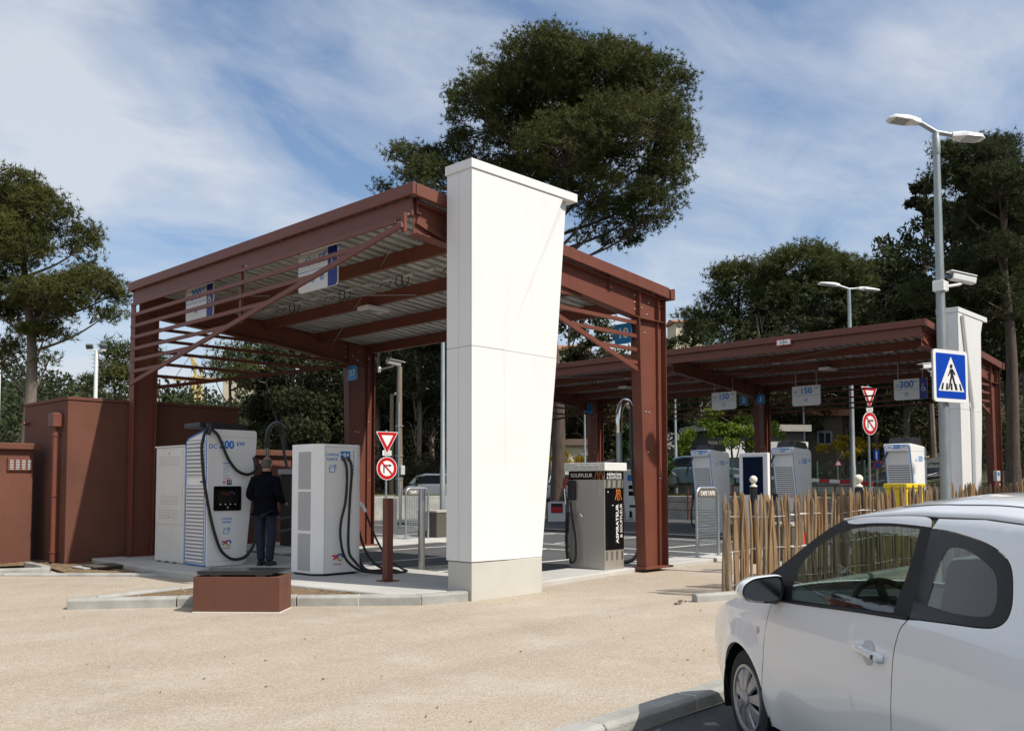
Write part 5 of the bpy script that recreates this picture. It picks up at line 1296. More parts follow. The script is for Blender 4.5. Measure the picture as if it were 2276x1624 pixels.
q.prism([(-0.03, 0.50), (0.035, 0.505), (0.045, 0.40), (-0.01, 0.39)], 'Y', -0.0225, -0.020)
for a, b_, w in (((0.0, 0.40), (-0.03, 0.30), 0.032), ((-0.03, 0.30), (-0.07, 0.20), 0.026), ((0.03, 0.40), (0.06, 0.31), 0.032), ((0.06, 0.31), (0.10, 0.205), 0.026), ((-0.02, 0.49), (-0.07, 0.40), 0.02), ((0.03, 0.49), (0.085, 0.42), 0.02)):
    q.bar((a[0], -0.0225, a[1]), (b_[0], -0.0225, b_[1]), 0.003, w, upv=(b_[1] - a[1], 0, -(b_[0] - a[0])))
q.build('walking_figure', M_['black'], tf_)
MB().box(-0.05, 0.05, 0.023, 0.05, 0.3, 0.5).build('clamp', M_['galv'], cs)

# ------------------------------------------------------------------ chestnut paling fence
fn = thing('paling_fence', 'rustic chestnut paling fence wired together behind the white car', 'fence', (10.8, 6.5, 0.0))
rf = random.Random(21)
def stake_mesh(seed, mtl, r=0.028, flat=False):
    r0 = random.Random(seed); pts = []; rad = []
    ph = r0.random() * 6; am = r0.uniform(0.004, 0.016)
    zs_ = [-0.05, 0.15, 0.4, 0.65, 0.9, 1.12] + ([1.18, 1.2] if flat else [1.19, 1.27, 1.30])
    for i, z in enumerate(zs_):
        pts.append((am * math.sin(ph + z * 4), am * math.cos(ph * 2 + z * 5), z)); rad.append(r * r0.uniform(0.85, 1.15))
    if not flat: rad[-2] = r * 0.5; rad[-1] = 0.004
    q = MB(); q.tube(pts, rad, 6)
    fl = r0.uniform(0.55, 0.9)
    q.v = [(x, y * fl, z) for x, y, z in q.v]
    return q.mesh('stake', mtl, True)
SM = [stake_mesh(i, M_['stake'] if i % 3 else M_['stake2'], rf.uniform(0.024, 0.040)) for i in range(14)]
PM = [stake_mesh(50 + i, M_['stake2'], 0.05, True) for i in range(3)]
x = 10.72; k = 0
while x < 26.5:
    post = (k % 27 == 14) or k == 1
    me = rf.choice(PM) if post else rf.choice(SM)
    sc = (rf.uniform(0.95, 1.08) if not post else rf.uniform(0.95, 1.15)) * (1 + 0.010 * (x - 10.7))
    tilt = Matrix.Rotation(R(rf.gauss(0, 2.6)), 4, 'Y') @ Matrix.Rotation(R(rf.gauss(0, 1.5)), 4, 'X')
    yy_ = 6.42 + 0.05 * math.sin(x * 1.3) + rf.uniform(-0.02, 0.02)
    shared('stake', me, fn, Matrix.Translation((x, yy_, 0)) @ tilt @ Matrix.Rotation(rf.random() * 6.28, 4, 'Z') @ Matrix.Diagonal((rf.uniform(0.8, 1.2), 1, sc, 1)))
    x += rf.uniform(0.04, 0.105) if k > 5 else rf.uniform(0.05, 0.075); k += 1
for z in (0.16, 0.60, 1.05):
    for ph in (0, math.pi):
        q = MB(); pts = []
        for i in range(int((26.5 - 10.7) / 0.035)):
            xx = 10.70 + i * 0.035
            pts.append((xx, 6.42 + 0.05 * math.sin(xx * 1.3) + 0.036 * math.sin(xx * 24 + ph), z + 0.012 * math.sin(xx * 3.1 + z * 5) + 0.006 * math.sin(xx * 24 + ph)))
        q.tube(pts, 0.0032, 4); q.build('wire', M_['wire'], fn)

# ------------------------------------------------------------------ ball topped bollards
def ball_bollard(label, x, y, h, r, zb=0.0):
    t = thing('ball_bollard', label, 'bollard', (x, y, zb), group='black bollards with ivory ball tops')
    MB().lathe([(r, 0), (r, h - 0.18), (r * 0.8, h - 0.17), (r * 0.8, h - 0.16)], (x, y, zb), 18).build('post', M_['black_plastic'], t, smooth=True)
    MB().lathe([(r * 1.05, h - 0.158), (r * 1.05, h - 0.14), (r * 0.6, h - 0.12), (r * 0.5, h - 0.10)], (x, y, zb), 18).build('collar', M_['ball'], t, smooth=True)
    MB().ball((x, y, zb + h - 0.02), r * 1.12, 20, 12).build('ball', M_['ball'], t, smooth=True)
ball_bollard('black bollard with ivory ball in front of the dark information screen', 15.65, 8.78, 1.60, 0.066)
ball_bollard('black bollard with ivory ball left of the yellow box behind the fence', 15.75, 6.80, 1.60, 0.070)
ball_bollard('small black ball bollard left of the rear 300 kW charger', 26.2, 13.55, 1.55, 0.055)
ball_bollard('small black ball bollard right of the rear 300 kW charger', 28.4, 9.65, 1.55, 0.055)

# rear column boxes
rb = thing('red_alarm_box', 'small red box on the right column of the rear canopy', 'box', (27.7, 8.1, 1.3))
MB().box(27.72, 28.0, 8.04, 8.14, 1.30, 1.52).build('case', M_['box_red'], rb, bev=0.015)
MB().box(27.76, 27.96, 8.032, 8.0395, 1.43, 1.49).build('label_strip', M_['sign_white'], rb)
rb2 = thing('meter_box', 'grey box with a blue label above the red box on the rear column', 'box', (27.7, 8.1, 1.55))
MB().box(27.72, 28.02, 8.04, 8.14, 1.56, 1.85).build('case', M_['light_grey'], rb2, bev=0.01)
MB().box(27.78, 27.93, 8.030, 8.0395, 1.72, 1.81).build('blue_label', M_['blue_plate'], rb2)

# ------------------------------------------------------------------ man at the charger
mn = thing('person', 'balding man in navy jacket and jeans seen from behind beside charger 17', 'person', (8.45, 14.08, 0.115), R(44 - 12 - 90), local=True)
def skin_mesh(name, verts, edges, radii, m, parent, sub=2, root=0):
    me = bpy.data.meshes.new(name); me.from_pydata(verts, edges, []); me.update()
    o = bpy.data.objects.new(name, me); link(o, parent)
    sk = o.modifiers.new('skin', 'SKIN'); sk.use_smooth_shade = True
    if not me.skin_vertices: 
        bpy.context.view_layer.objects.active = o
    for i, v in enumerate(me.skin_vertices[0].data):
        r = radii[i]; v.radius = r if isinstance(r, tuple) else (r, r)
        v.use_root = (i == root)
    sb = o.modifiers.new('sub', 'SUBSURF'); sb.levels = sub; sb.render_levels = sub
    me.materials.append(m)
    return o
# local frame: +Y ahead of him, +X to his right
mn.scale = (1.15, 1.12, 1.045)
J = [(0, 0.0, 0.98), (0, -0.01, 1.12), (0, -0.015, 1.28), (0, -0.005, 1.42), (0, 0.01, 1.49),
     (0.17, -0.02, 1.40), (0.245, -0.05, 1.14), (0.215, 0.16, 1.02), (-0.17, -0.02, 1.40), (-0.25, -0.05, 1.14), (-0.19, 0.17, 1.05), (0, 0.0, 0.86)]
E_ = [(0, 1), (1, 2), (2, 3), (3, 4), (3, 5), (5, 6), (6, 7), (3, 8), (8, 9), (9, 10), (0, 11)]
rad = [(0.185, 0.135), (0.18, 0.13), (0.20, 0.135), (0.15, 0.11), (0.075, 0.08), (0.085, 0.085), (0.068, 0.068), (0.052, 0.052), (0.085, 0.085), (0.068, 0.068), (0.052, 0.052), (0.19, 0.14)]
skin_mesh('jacket', J, E_, rad, M_['jacket'], mn, 2, 0)
q = MB(); q.lathe([(0.070, 1.475), (0.082, 1.49), (0.084, 1.53), (0.078, 1.545), (0.066, 1.535)], (0, 0.012, 0), 16); q.build('collar', M_['jacket'], mn, smooth=True)
T = [(0, 0.0, 0.95), (0.09, 0.0, 0.84), (0.098, 0.015, 0.50), (0.085, -0.02, 0.14), (-0.09, 0.0, 0.84), (-0.092, 0.01, 0.50), (-0.062, 0.0, 0.14), (0.083, -0.015, 0.075), (-0.06, 0.005, 0.075)]
skin_mesh('jeans', T, [(0, 1), (1, 2), (2, 3), (0, 4), (4, 5), (5, 6), (3, 7), (6, 8)], [(0.155, 0.115), (0.095, 0.10), (0.070, 0.075), (0.060, 0.065), (0.095, 0.10), (0.070, 0.075), (0.060, 0.065), (0.066, 0.07), (0.066, 0.07)], M_['jeans'], mn, 2, 0)
for sx, y0 in ((0.085, 0.0), (-0.062, 0.02)):
    q = MB(); rows = [(-0.10, 0.030, 0.05), (-0.06, 0.042, 0.085), (0.0, 0.045, 0.09), (0.08, 0.050, 0.065), (0.14, 0.045, 0.05), (0.18, 0.02, 0.035)]; vv = []; ff = []
    for (yy, hw, h) in rows:
        for (a, z) in ((-1, 0.0), (-1.0, 0.4), (-0.6, 1), (0.6, 1), (1.0, 0.4), (1, 0.0)): vv.append((sx + a * hw, y0 + yy, z * h + 0.002))
    for i in range(len(rows) - 1):
        for k2 in range(6): ff.append((i * 6 + k2, i * 6 + (k2 + 1) % 6, (i + 1) * 6 + (k2 + 1) % 6, (i + 1) * 6 + k2))
    ff += [(5, 4, 3, 2, 1, 0), tuple(range(len(rows) * 6 - 6, len(rows) * 6))]
    q.add(vv, ff); q.build('shoe', M_['shoe'], mn, smooth=True)
# head: egg with brow, nose, jaw, ears, eyes
q = MB(); seg, rg = 24, 18; cz = 1.665; vv = []; ff = []
for i in range(rg + 1):
    ph = math.pi * i / rg
    for k2 in range(seg):
        th = 2 * math.pi * k2 / seg
        x_, y_, z_ = math.sin(ph) * math.cos(th), math.sin(ph) * math.sin(th), -math.cos(ph)
        wx = 0.076 * (1 - 0.16 * max(0, -z_)); wy = 0.096 * (1 - 0.10 * max(0, -z_)); wz = 0.118
        px, py, pz = x_ * wx, y_ * wy + 0.012 * max(0, -z_), z_ * wz
        if y_ > 0.75 and abs(x_) < 0.25: py += 0.016 * math.exp(-((pz + 0.012) / 0.02) ** 2) * (1 - abs(x_) * 3.5)
        if y_ > 0.5: py -= 0.006 * math.exp(-((pz - 0.012) / 0.012) ** 2) * (abs(x_) > 0.15)
        vv.append((px, py + 0.035, cz + pz))
for i in range(rg):
    for k2 in range(seg): ff.append((i * seg + k2, i * seg + (k2 + 1) % seg, (i + 1) * seg + (k2 + 1) % seg, (i + 1) * seg + k2))
q.add(vv, ff); q.tube([(0, 0.005, 1.43), (0, 0.015, 1.52), (0, 0.025, 1.60)], [0.066, 0.060, 0.058], 14)
hd = q.build('body', M_['skin'], mn, smooth=True)
for s2 in (-1, 1):
    MB().ball((s2 * 0.077, 0.030, 1.655), 0.03, 10, 8, (0.35, 0.7, 1.05)).build('ear', M_['skin'], hd, smooth=True)
    MB().ball((s2 * 0.030, 0.122, 1.680), 0.010, 8, 6).build('eye', M_['sign_white'], hd, smooth=True)
MB().ball((0, 0.124, 1.605), 0.018, 8, 6, (1.4, 0.4, 0.3)).build('mouth', mat('lips', (0.30, 0.11, 0.09), 0.5), hd, smooth=True)
# band of hair round the back, bald on top
vv = []; ff = []; ns = 22
for i, (zz, g) in enumerate(((-0.075, 1.02), (-0.05, 1.04), (-0.01, 1.045), (0.03, 1.045), (0.062, 1.03), (0.08, 1.005))):
    s_r = math.sqrt(max(0, 1 - (zz / 0.118) ** 2))
    for k2 in range(ns):
        th = math.pi + (math.pi) * (k2 / (ns - 1)); 
        vv.append((0.076 * (1 - 0.16 * max(0, -zz / 0.118)) * s_r * math.cos(th) * g, 0.096 * s_r * math.sin(th) * g + 0.035 + (0.0 if zz > 0 else 0.012 * -zz / 0.118), cz + zz))
for i in range(5):
    for k2 in range(ns - 1): ff.append((i * ns + k2, i * ns + k2 + 1, (i + 1) * ns + k2 + 1, (i + 1) * ns + k2))
q = MB(); q.add(vv, ff); q.build('hair', M_['hair'], hd, smooth=True)
def hand(root, dirv, side, parent):
    """palm, four curled fingers and a thumb"""
    root = Vector(root); d = Vector(dirv).normalized(); s = d.cross(Vector((0, 0, 1))).normalized() * side; n = s.cross(d)
    vs_ = [root, root + d * 0.05, root + d * 0.085]; es = [(0, 1), (1, 2)]; rr = [(0.026, 0.02), (0.036, 0.017), (0.034, 0.014)]
    o = skin_mesh('hand', [tuple(v) for v in vs_], es, rr, M_['skin'], parent, 1, 0)
    for i, L in enumerate((0.070, 0.078, 0.074, 0.060)):
        b = root + d * 0.085 + s * (-0.030 + i * 0.02)
        p = [b, b + d * L * 0.45 - n * 0.010, b + d * L * 0.7 - n * 0.030, b + d * L * 0.72 - n * 0.05]
        q = MB(); q.tube(p, [0.0095, 0.009, 0.008, 0.006], 7); q.build('finger', M_['skin'], o, smooth=True)
    b = root + d * 0.02 - s * 0.03; q = MB(); q.tube([b, b - s * 0.02 + d * 0.03, b - s * 0.015 + d * 0.065 - n * 0.01], [0.012, 0.011, 0.008], 7); q.build('thumb', M_['skin'], o, smooth=True)
    return o
hand((0.205, 0.20, 1.01), (-0.25, 1, 0.1), 1, mn)
hand((-0.18, 0.21, 1.05), (0.3, 1, 0.15), -1, mn)
# ------------------------------------------------------------------ white three-door car
car = thing('parked_car', 'white three door hatchback with dark windows parked in the foreground', 'car', (5.379, 2.264, -0.004), R(52.52), local=True)
ZS = [0.0, 0.16, 0.25, 0.36, 0.60, 0.80, 0.95, 1.0, 1.33, 1.38, 1.46]
WS = [0.70, 0.735, 0.765, 0.792, 0.812, 0.806, 0.785, 0.77, 0.645, 0.605, 0.45]
_zz = np.linspace(-0.2, 1.7, 381); _ww = np.interp(_zz, ZS, WS); _kk = np.exp(-(np.arange(-16, 17) * 0.005 / 0.035) ** 2); _kk /= _kk.sum()
_ww = np.concatenate([_ww[:16], np.convolve(_ww, _kk, 'valid'), _ww[-16:]])
def half(s, z):
    w = float(np.interp(z, _zz, _ww))
    w -= 0.11 * max(0, (0.15 - s) / 0.85) ** 2.2 * (1.0 if z < 0.95 else 1.0)
    w -= 0.16 * max(0, (s - 1.9) / 0.82) ** 2.2
    # arches swell outward
    for c0 in (0.0, 2.34):
        r_ = math.hypot(s - c0, z - 0.275); w += 0.020 * math.exp(-((r_ - 0.32) / 0.09) ** 2)
    return w
def dens(poly, st=0.03, closed=True):
    out = []; n = len(poly)
    for i in range(n if closed else n - 1):
        a = Vector(poly[i]); b = Vector(poly[(i + 1) % n]); m = max(1, int((b - a).length / st))
        for k in range(m): out.append(tuple(a + (b - a) * (k / m)))
    if not closed: out.append(tuple(poly[-1]))
    return out
def curve2(pts, n=5):
    return [(p.x, p.y) for p in spline([(a, b, 0) for a, b in pts], n)]
def inpoly(x, y, P):
    c = False; j = len(P) - 1
    for i in range(len(P)):
        if (P[i][1] > y) != (P[j][1] > y) and x < (P[j][0] - P[i][0]) * (y - P[i][1]) / (P[j][1] - P[i][1]) + P[i][0]: c = not c
        j = i
    return c
def shrink(P, g):
    """move outline inwards by g"""
    n = len(P); ar = sum(P[i][0] * P[(i + 1) % n][1] - P[(i + 1) % n][0] * P[i][1] for i in range(n)); sg = 1 if ar > 0 else -1
    out = []
    for i in range(n):
        a = Vector(P[i - 1]); b = Vector(P[i]); c = Vector(P[(i + 1) % n])
        d1 = (b - a); d2 = (c - b)
        if d1.length < 1e-9 or d2.length < 1e-9: out.append(P[i]); continue
        n1 = Vector((-d1.y, d1.x)).normalized(); n2 = Vector((-d2.y, d2.x)).normalized(); m = (n1 + n2)
        if m.length < 1e-6: m = n1
        m.normalize(); out.append((b.x + sg * m.x * g, b.y + sg * m.y * g))
    return out
def region(name, outer, holes, m, parent, off=0.0, grid=0.045, gap=0.0025, mirror=True, thick=0.012):
    outer = shrink(outer, gap) if gap else list(outer)
    P = [Vector(p) for p in outer]; edges = [(i, (i + 1) % len(outer)) for i in range(len(outer))]
    for h in holes:
        b0 = len(P); P += [Vector(p) for p in h]; edges += [(b0 + i, b0 + (i + 1) % len(h)) for i in range(len(h))]
    xs = [p[0] for p in outer]; ys = [p[1] for p in outer]
    allb = [Vector(p) for p in P]
    x = min(xs) + grid / 2
    kk = 0
    while x < max(xs):
        y = min(ys) + (grid / 2 if kk % 2 else grid / 4)
        while y < max(ys):
            if inpoly(x, y, outer) and not any(inpoly(x, y, h) for h in holes) and min((Vector((x, y)) - b).length_squared for b in allb) > (grid * 0.45) ** 2: P.append(Vector((x, y)))
            y += grid
        x += grid; kk += 1
    v2, _, f2 = delaunay_2d_cdt(P, edges, [], 0, 1e-7)[:3]
    keep = []
    for f in f2:
        cx = sum(v2[i].x for i in f) / 3; cy = sum(v2[i].y for i in f) / 3
        if inpoly(cx, cy, outer) and not any(inpoly(cx, cy, h) for h in holes): keep.append(tuple(f))
    objs = []
    for sgn in ((1, -1) if mirror else (1,)):
        vv = [(-p.x, sgn * (half(p.x, p.y) + off), p.y) for p in v2]
        ff = []
        for f in keep:
            a, b, c = (Vector(vv[i]) for i in f); nrm = (b - a).cross(c - a)
            ff.append(f if nrm.y * sgn > 0 else f[::-1])
        q = MB(); q.add(vv, ff); o = q.build(name, m, parent, smooth=False)
        o.data.polygons.foreach_set('use_smooth', [True] * len(o.data.polygons))
        nr = []
        for p in v2:
            e_ = 0.004; ds = (half(p.x + e_, p.y) - half(p.x - e_, p.y)) / (2 * e_); dz = (half(p.x, p.y + e_) - half(p.x, p.y - e_)) / (2 * e_)
            nn = Vector((ds, sgn, -dz)).normalized(); nr.append(nn)
        o.data.normals_split_custom_set_from_vertices(nr)
        objs.append(o)
    return objs
def arch(c0, r, a0, a1, n=26): return [(c0 + r * math.cos(R(a)), 0.275 + r * math.sin(R(a))) for a in np.linspace(a0, a1, n)]
CW, CB = M_['car_white'], mat('black_car_trim', (0.010, 0.010, 0.011), 0.5, spec=0.25)
doorF = [(0.408, 0.885), (0.358, 0.767), (0.329, 0.661), (0.315, 0.531), (0.306, 0.444), (0.292, 0.311), (0.33, 0.205)]
doorR = [(1.645, 0.962), (1.601, 0.915), (1.578, 0.848), (1.572, 0.803), (1.563, 0.705), (1.556, 0.607), (1.54, 0.493), (1.50, 0.36), (1.44, 0.205)]
belt = [(0.408, 0.885), (0.80, 0.910), (1.248, 0.940), (1.645, 0.962)]
dF = curve2(doorF, 4); dR = curve2(doorR, 4); bl = curve2(belt, 6)
door_poly = bl + dR[1:] + [(1.2, 0.195), (0.8, 0.192), (0.5, 0.195)] + dF[::-1][:-1]
door_poly = dens(door_poly, 0.05)
dL, dRt = region('door', door_poly, [], CW, car)
fen = dF + [(0.315, 0.195)] + arch(0.0, 0.318, -14, 194) + [(-0.40, 0.19), (-0.56, 0.21), (-0.655, 0.30), (-0.69, 0.42), (-0.68, 0.55), (-0.62, 0.64), (-0.5, 0.71), (-0.3, 0.785), (-0.05, 0.845), (0.2, 0.885), (0.36, 0.902)]
region('front_wing', dens(fen, 0.05), [], CW, car)
gR = curve2([(1.612, 1.319), (1.724, 1.316), (1.849, 1.302), (1.95, 1.287), (2.036, 1.264), (2.096, 1.235), (2.136, 1.193), (2.166, 1.126), (2.180, 1.074), (2.172, 1.030), (2.13, 1.003), (2.048, 0.992), (1.914, 0.984), (1.652, 0.966)], 4) + [(1.631, 1.135)]
qp = dR[::-1] + [(1.652, 0.963)] + gR[:-1][::-1][1:] + [(1.614, 1.324), (1.616, 1.362), (1.9, 1.368), (2.15, 1.355), (2.33, 1.32), (2.45, 1.24), (2.56, 1.10), (2.66, 0.92), (2.70, 0.70), (2.70, 0.45), (2.66, 0.28), (2.62, 0.21)] + arch(2.34, 0.318, -14, 194)[::1] + [(1.98, 0.195), (1.7, 0.195)]
region('rear_quarter', dens(qp, 0.05), [], CW, car)
ftop = curve2([(0.925, 1.327), (1.032, 1.347), (1.244, 1.360), (1.42, 1.367), (1.53, 1.366), (1.585, 1.352), (1.608, 1.325)], 4)
flow = curve2([(1.605, 1.324), (1.346, 1.328), (1.156, 1.322), (1.03, 1.312), (0.955, 1.312)], 4)
fr = region('door_frame', dens(ftop + flow, 0.04), [], CW, car)
gF = curve2([(0.617, 0.913), (0.600, 1.00), (0.625, 1.102), (0.739, 1.199), (0.899, 1.270), (1.07, 1.303), (1.289, 1.318), (1.525, 1.318)], 4) + [(1.54, 1.217), (1.538, 1.1), (1.522, 0.972)]
gF = dens(gF, 0.04)
blk = [(0.06, 0.893), (0.22, 0.905)] + [(p[0], p[1] + 0.006) for p in bl] + [(1.70, 0.980), (1.68, 1.135), (1.66, 1.315), (1.61, 1.322)] + flow[1:] + [(0.89, 1.327), (0.781, 1.282), (0.658, 1.220), (0.522, 1.138), (0.40, 1.066), (0.25, 0.985), (0.12, 0.922)]
region('window_surround', dens(blk, 0.04), [gF], CB, car, off=-0.006, gap=0.0)
region('side_window', gF, [], M_['car_glass'], car, off=-0.010, gap=-0.008, thick=0)
inner = shrink(shrink(gR, 0.022), 0.02)
inner = [(max(p[0], 1.74) if p[1] > 1.0 else max(p[0], 1.74), p[1]) for p in inner]
gRi = curve2([(1.735, 1.03), (1.735, 1.18), (1.76, 1.25), (1.85, 1.255), (1.97, 1.225), (2.06, 1.18), (2.10, 1.11), (2.105, 1.055), (2.06, 1.03), (1.9, 1.022)], 4)
region('quarter_window_edge', dens(gR, 0.04), [gRi], M_['gloss_black'], car, off=-0.001, gap=0.002, thick=0.006)
region('quarter_window', gRi, [], M_['car_glass_dark'], car, off=-0.004, gap=-0.006, thick=0)
# dark inner shell behind the panel gaps
# roof
def roof_rail(s): return float(np.interp(s, [0.88, 1.032, 1.244, 1.42, 1.6, 1.9, 2.15, 2.33, 2.42], [1.335, 1.352, 1.365, 1.372, 1.371, 1.374, 1.361, 1.327, 1.28]))
def roof_c(s): return float(np.interp(s, [0.88, 1.0, 1.2, 1.5, 1.8, 2.1, 2.3, 2.42], [1.372, 1.408, 1.440, 1.468, 1.474, 1.462, 1.43, 1.375]))
def loft(name, m, stations, prof, parent=car, smooth=True, closed=False, thick=0.0):
    """stations x prof(s) -> list of (x,y,z)"""
    rows = [prof(s) for s in stations]; n = len(rows[0]); q = MB(); vv = [p for r_ in rows for p in r_]; ff = []
    for i in range(len(rows) - 1):
        for k in range(n - 1): ff.append((i * n + k, i * n + k + 1, (i + 1) * n + k + 1, (i + 1) * n + k))
    q.add(vv, ff); o = q.build(name, m, parent, smooth=False); o.data.polygons.foreach_set('use_smooth', [True] * len(o.data.polygons))
    if thick:
        sd = o.modifiers.new('sheet', 'SOLIDIFY'); sd.thickness = thick; sd.offset = -1
    return o
def roof_row(s):
    zr, zc = roof_rail(s), roof_c(s); w = half(s, zr) - 0.001; out = []
    for k in range(25):
        u = -1 + 2 * k / 24
        y = w * math.copysign(abs(u) ** 0.8, u); out.append((-s, y, zr + (zc - zr) * (1 - abs(u) ** 2.6)))
    return out
roof = loft('roof', CW, list(np.linspace(0.885, 2.42, 34)), roof_row, thick=0.01)
q = MB()
for sgn in (1, -1): q.tube([(-s, sgn * (half(s, roof_rail(s)) - 0.10), roof_rail(s) + (roof_c(s) - roof_rail(s)) * (1 - (1 - 0.10 / half(s, roof_rail(s))) ** 3.25) + 0.001) for s in np.linspace(1.2, 2.38, 22)], 0.0022, 5)
q.build('roof_seam', M_['black_plastic'], roof)
# windscreen
def ws_row(t):
    s0 = float(np.interp(t, [0, 1], [0.06, 0.905])); z0 = float(np.interp(s0, [0.06, 0.12, 0.25, 0.40, 0.522, 0.658, 0.781, 0.905], [0.888, 0.917, 0.980, 1.061, 1.133, 1.215, 1.278, 1.330])); w = half(s0, z0) - 0.010
    return [(-(s0 - 0.17 * (1 - u * u) * (1 - 0.75 * t)), w * u, z0 + 0.035 * (1 - u * u) * t) for u in np.linspace(-1, 1, 17)]
loft('windscreen', M_['car_glass'], list(np.linspace(0, 1, 13)), ws_row)
# bonnet
def bon_row(t):
    s0 = np.interp(t, [0, 1], [-0.62, 0.07]); ze = float(np.interp(s0, [-0.62, -0.5, -0.3, -0.05, 0.2], [0.645, 0.715, 0.79, 0.85, 0.892])); w = half(s0, ze) - 0.004
    zc = ze + np.interp(t, [0, 0.3, 1], [0.03, 0.08, 0.06])
    return [(-(s0 - 0.17 * (1 - u * u) * t - 0.06 * (1 - u * u) * (1 - t)), w * u, ze + (zc - ze) * (1 - abs(u) ** 2.2)) for u in np.linspace(-1, 1, 19)]
loft('bonnet', CW, list(np.linspace(0, 1, 12)), bon_row, thick=0.01)
# front bumper and nose
def nose_row(t):
    z = np.interp(t, [0, 0.15, 0.5, 0.8, 1], [0.18, 0.21, 0.42, 0.56, 0.66]); s0 = np.interp(t, [0, 0.15, 0.5, 0.8, 1], [-0.50, -0.56, -0.685, -0.675, -0.60]); w = half(s0, z) - 0.002
    return [(-(s0 - 0.11 * (1 - abs(u) ** 2.5)), w * u, z) for u in np.linspace(-1, 1, 19)]
loft('front_bumper', CW, list(np.linspace(0, 1, 10)), nose_row, thick=0.01)
q = MB(); q.prism([(-0.42, 0.24), (0.42, 0.24), (0.36, 0.42), (-0.36, 0.42)], 'X', 0.775, 0.802); q.build('grille', CB, car)
for sgn in (1, -1):
    q = MB(); q.ball((0.60, sgn * 0.60, 0.62), 0.12, 14, 10, (0.9, 0.8, 0.75)); q.build('headlight', M_['lens'], car, smooth=True)
# tail
def tail_row(t):
    z = np.interp(t, [0, 0.1, 0.5, 0.7, 0.85, 1], [0.22, 0.28, 0.70, 0.92, 1.10, 1.30]); s0 = np.interp(t, [0, 0.1, 0.5, 0.7, 0.85, 1], [2.62, 2.66, 2.70, 2.66, 2.56, 2.40]); w = half(s0, z) - 0.003
    return [(-(s0 + 0.07 * (1 - abs(u) ** 3)), w * u, z) for u in np.linspace(-1, 1, 19)]
loft('tailgate', CW, list(np.linspace(0, 1, 14)), tail_row, thick=0.01)
q = MB(); rows = [tail_row(t) for t in (0.66, 0.8, 0.93)]; vv = [(p[0] - 0.012, p[1] * 0.8, p[2]) for r_ in rows for p in r_]; ff = [(i * 19 + k, i * 19 + k + 1, (i + 1) * 19 + k + 1, (i + 1) * 19 + k) for i in range(2) for k in range(18)]
q.add(vv, ff); q.build('rear_window', M_['gloss_black'], car, smooth=True)
for sgn in (1, -1): MB().ball((-2.66, sgn * 0.60, 0.85), 0.1, 10, 8, (0.6, 0.7, 1.4)).build('tail_light', M_['red'], car, smooth=True)
# belt trim strip, door handle, blinker, sill
q = MB()
for sgn in (1, -1): q.tube([(-p[0], sgn * (half(p[0], p[1]) + 0.001), p[1] + 0.003) for p in bl], 0.007, 6)
q.build('belt_trim', CB, car, smooth=True)
for dpan, sgn in ((dL, 1), (dRt, -1)):
    hy = lambda s, z: sgn * (half(s, z) + 0.001)
    q = MB(); q.ball((-1.385, hy(1.385, 0.785), 0.785), 0.052, 16, 10, (1.0, 0.10, 1.05)); q.build('handle_recess', mat('handle_recess', (0.55, 0.555, 0.55), 0.35), dpan, smooth=True)
    q = MB(); pts = [(1.275, 0.790), (1.30, 0.792), (1.38, 0.786), (1.45, 0.782), (1.49, 0.780), (1.505, 0.779)]
    q.tube([(-s, hy(s, z) + sgn * (0.012 if 0 < i < 5 else 0.002), z) for i, (s, z) in enumerate(pts)], [0.010, 0.016, 0.016, 0.018, 0.02, 0.012], 8)
    q.v = [(x, y, 0.785 + (z - 0.785) * 1.15) for x, y, z in q.v]; hd_ = q.build('handle', CW, dpan, smooth=True)
    MB().cyl((-1.462, hy(1.46, 0.78) + sgn * 0.026, 0.781), (-1.462, hy(1.46, 0.78) + sgn * 0.0325, 0.781), 0.010, n=10).build('lock', M_['black_plastic'], hd_)
    MB().ball((-0.243, sgn * (half(0.243, 0.707) + 0.001), 0.707), 0.021, 12, 8, (1, 0.35, 1)).build('side_repeater', mat('amber_lens', (0.62, 0.55, 0.50), 0.15), car, smooth=True)
q = MB()
for sgn in (1, -1): q.bar((-0.32, sgn * 0.70, 0.185), (-2.0, sgn * 0.70, 0.185), 0.09, 0.05)
q.build('sill', CB, car, bev=0.01)
# floor pan, wheel wells
MB().box(-2.3, 0.5, -0.60, 0.60, 0.17, 0.22).build('floor_pan', CB, car)
for c0 in (0.0, 2.34):
    for sgn in (1, -1):
        q = MB(); vv = []; ff = []
        for i, a in enumerate(np.linspace(-20, 200, 18)):
            for yy in (0.79, 0.52): vv.append((-(c0 + 0.325 * math.cos(R(a))), sgn * (yy if yy < 0.6 else half(c0, 0.5) - 0.02), 0.275 + 0.325 * math.sin(R(a))))
        for i in range(17): ff.append((2 * i, 2 * i + 1, 2 * i + 3, 2 * i + 2))
        q.add(vv, ff); q.build('wheel_arch_liner', CB, car, smooth=True)
        wl_ = thing_w = MB(); wl_.prism([(-(c0 + 0.32 * math.cos(a)), 0.275 + 0.32 * math.sin(a)) for a in np.linspace(0, 2 * math.pi, 25)[:-1]], 'Y', sgn * 0.515, sgn * 0.525); wl_.build('wheel_arch_liner', CB, car)
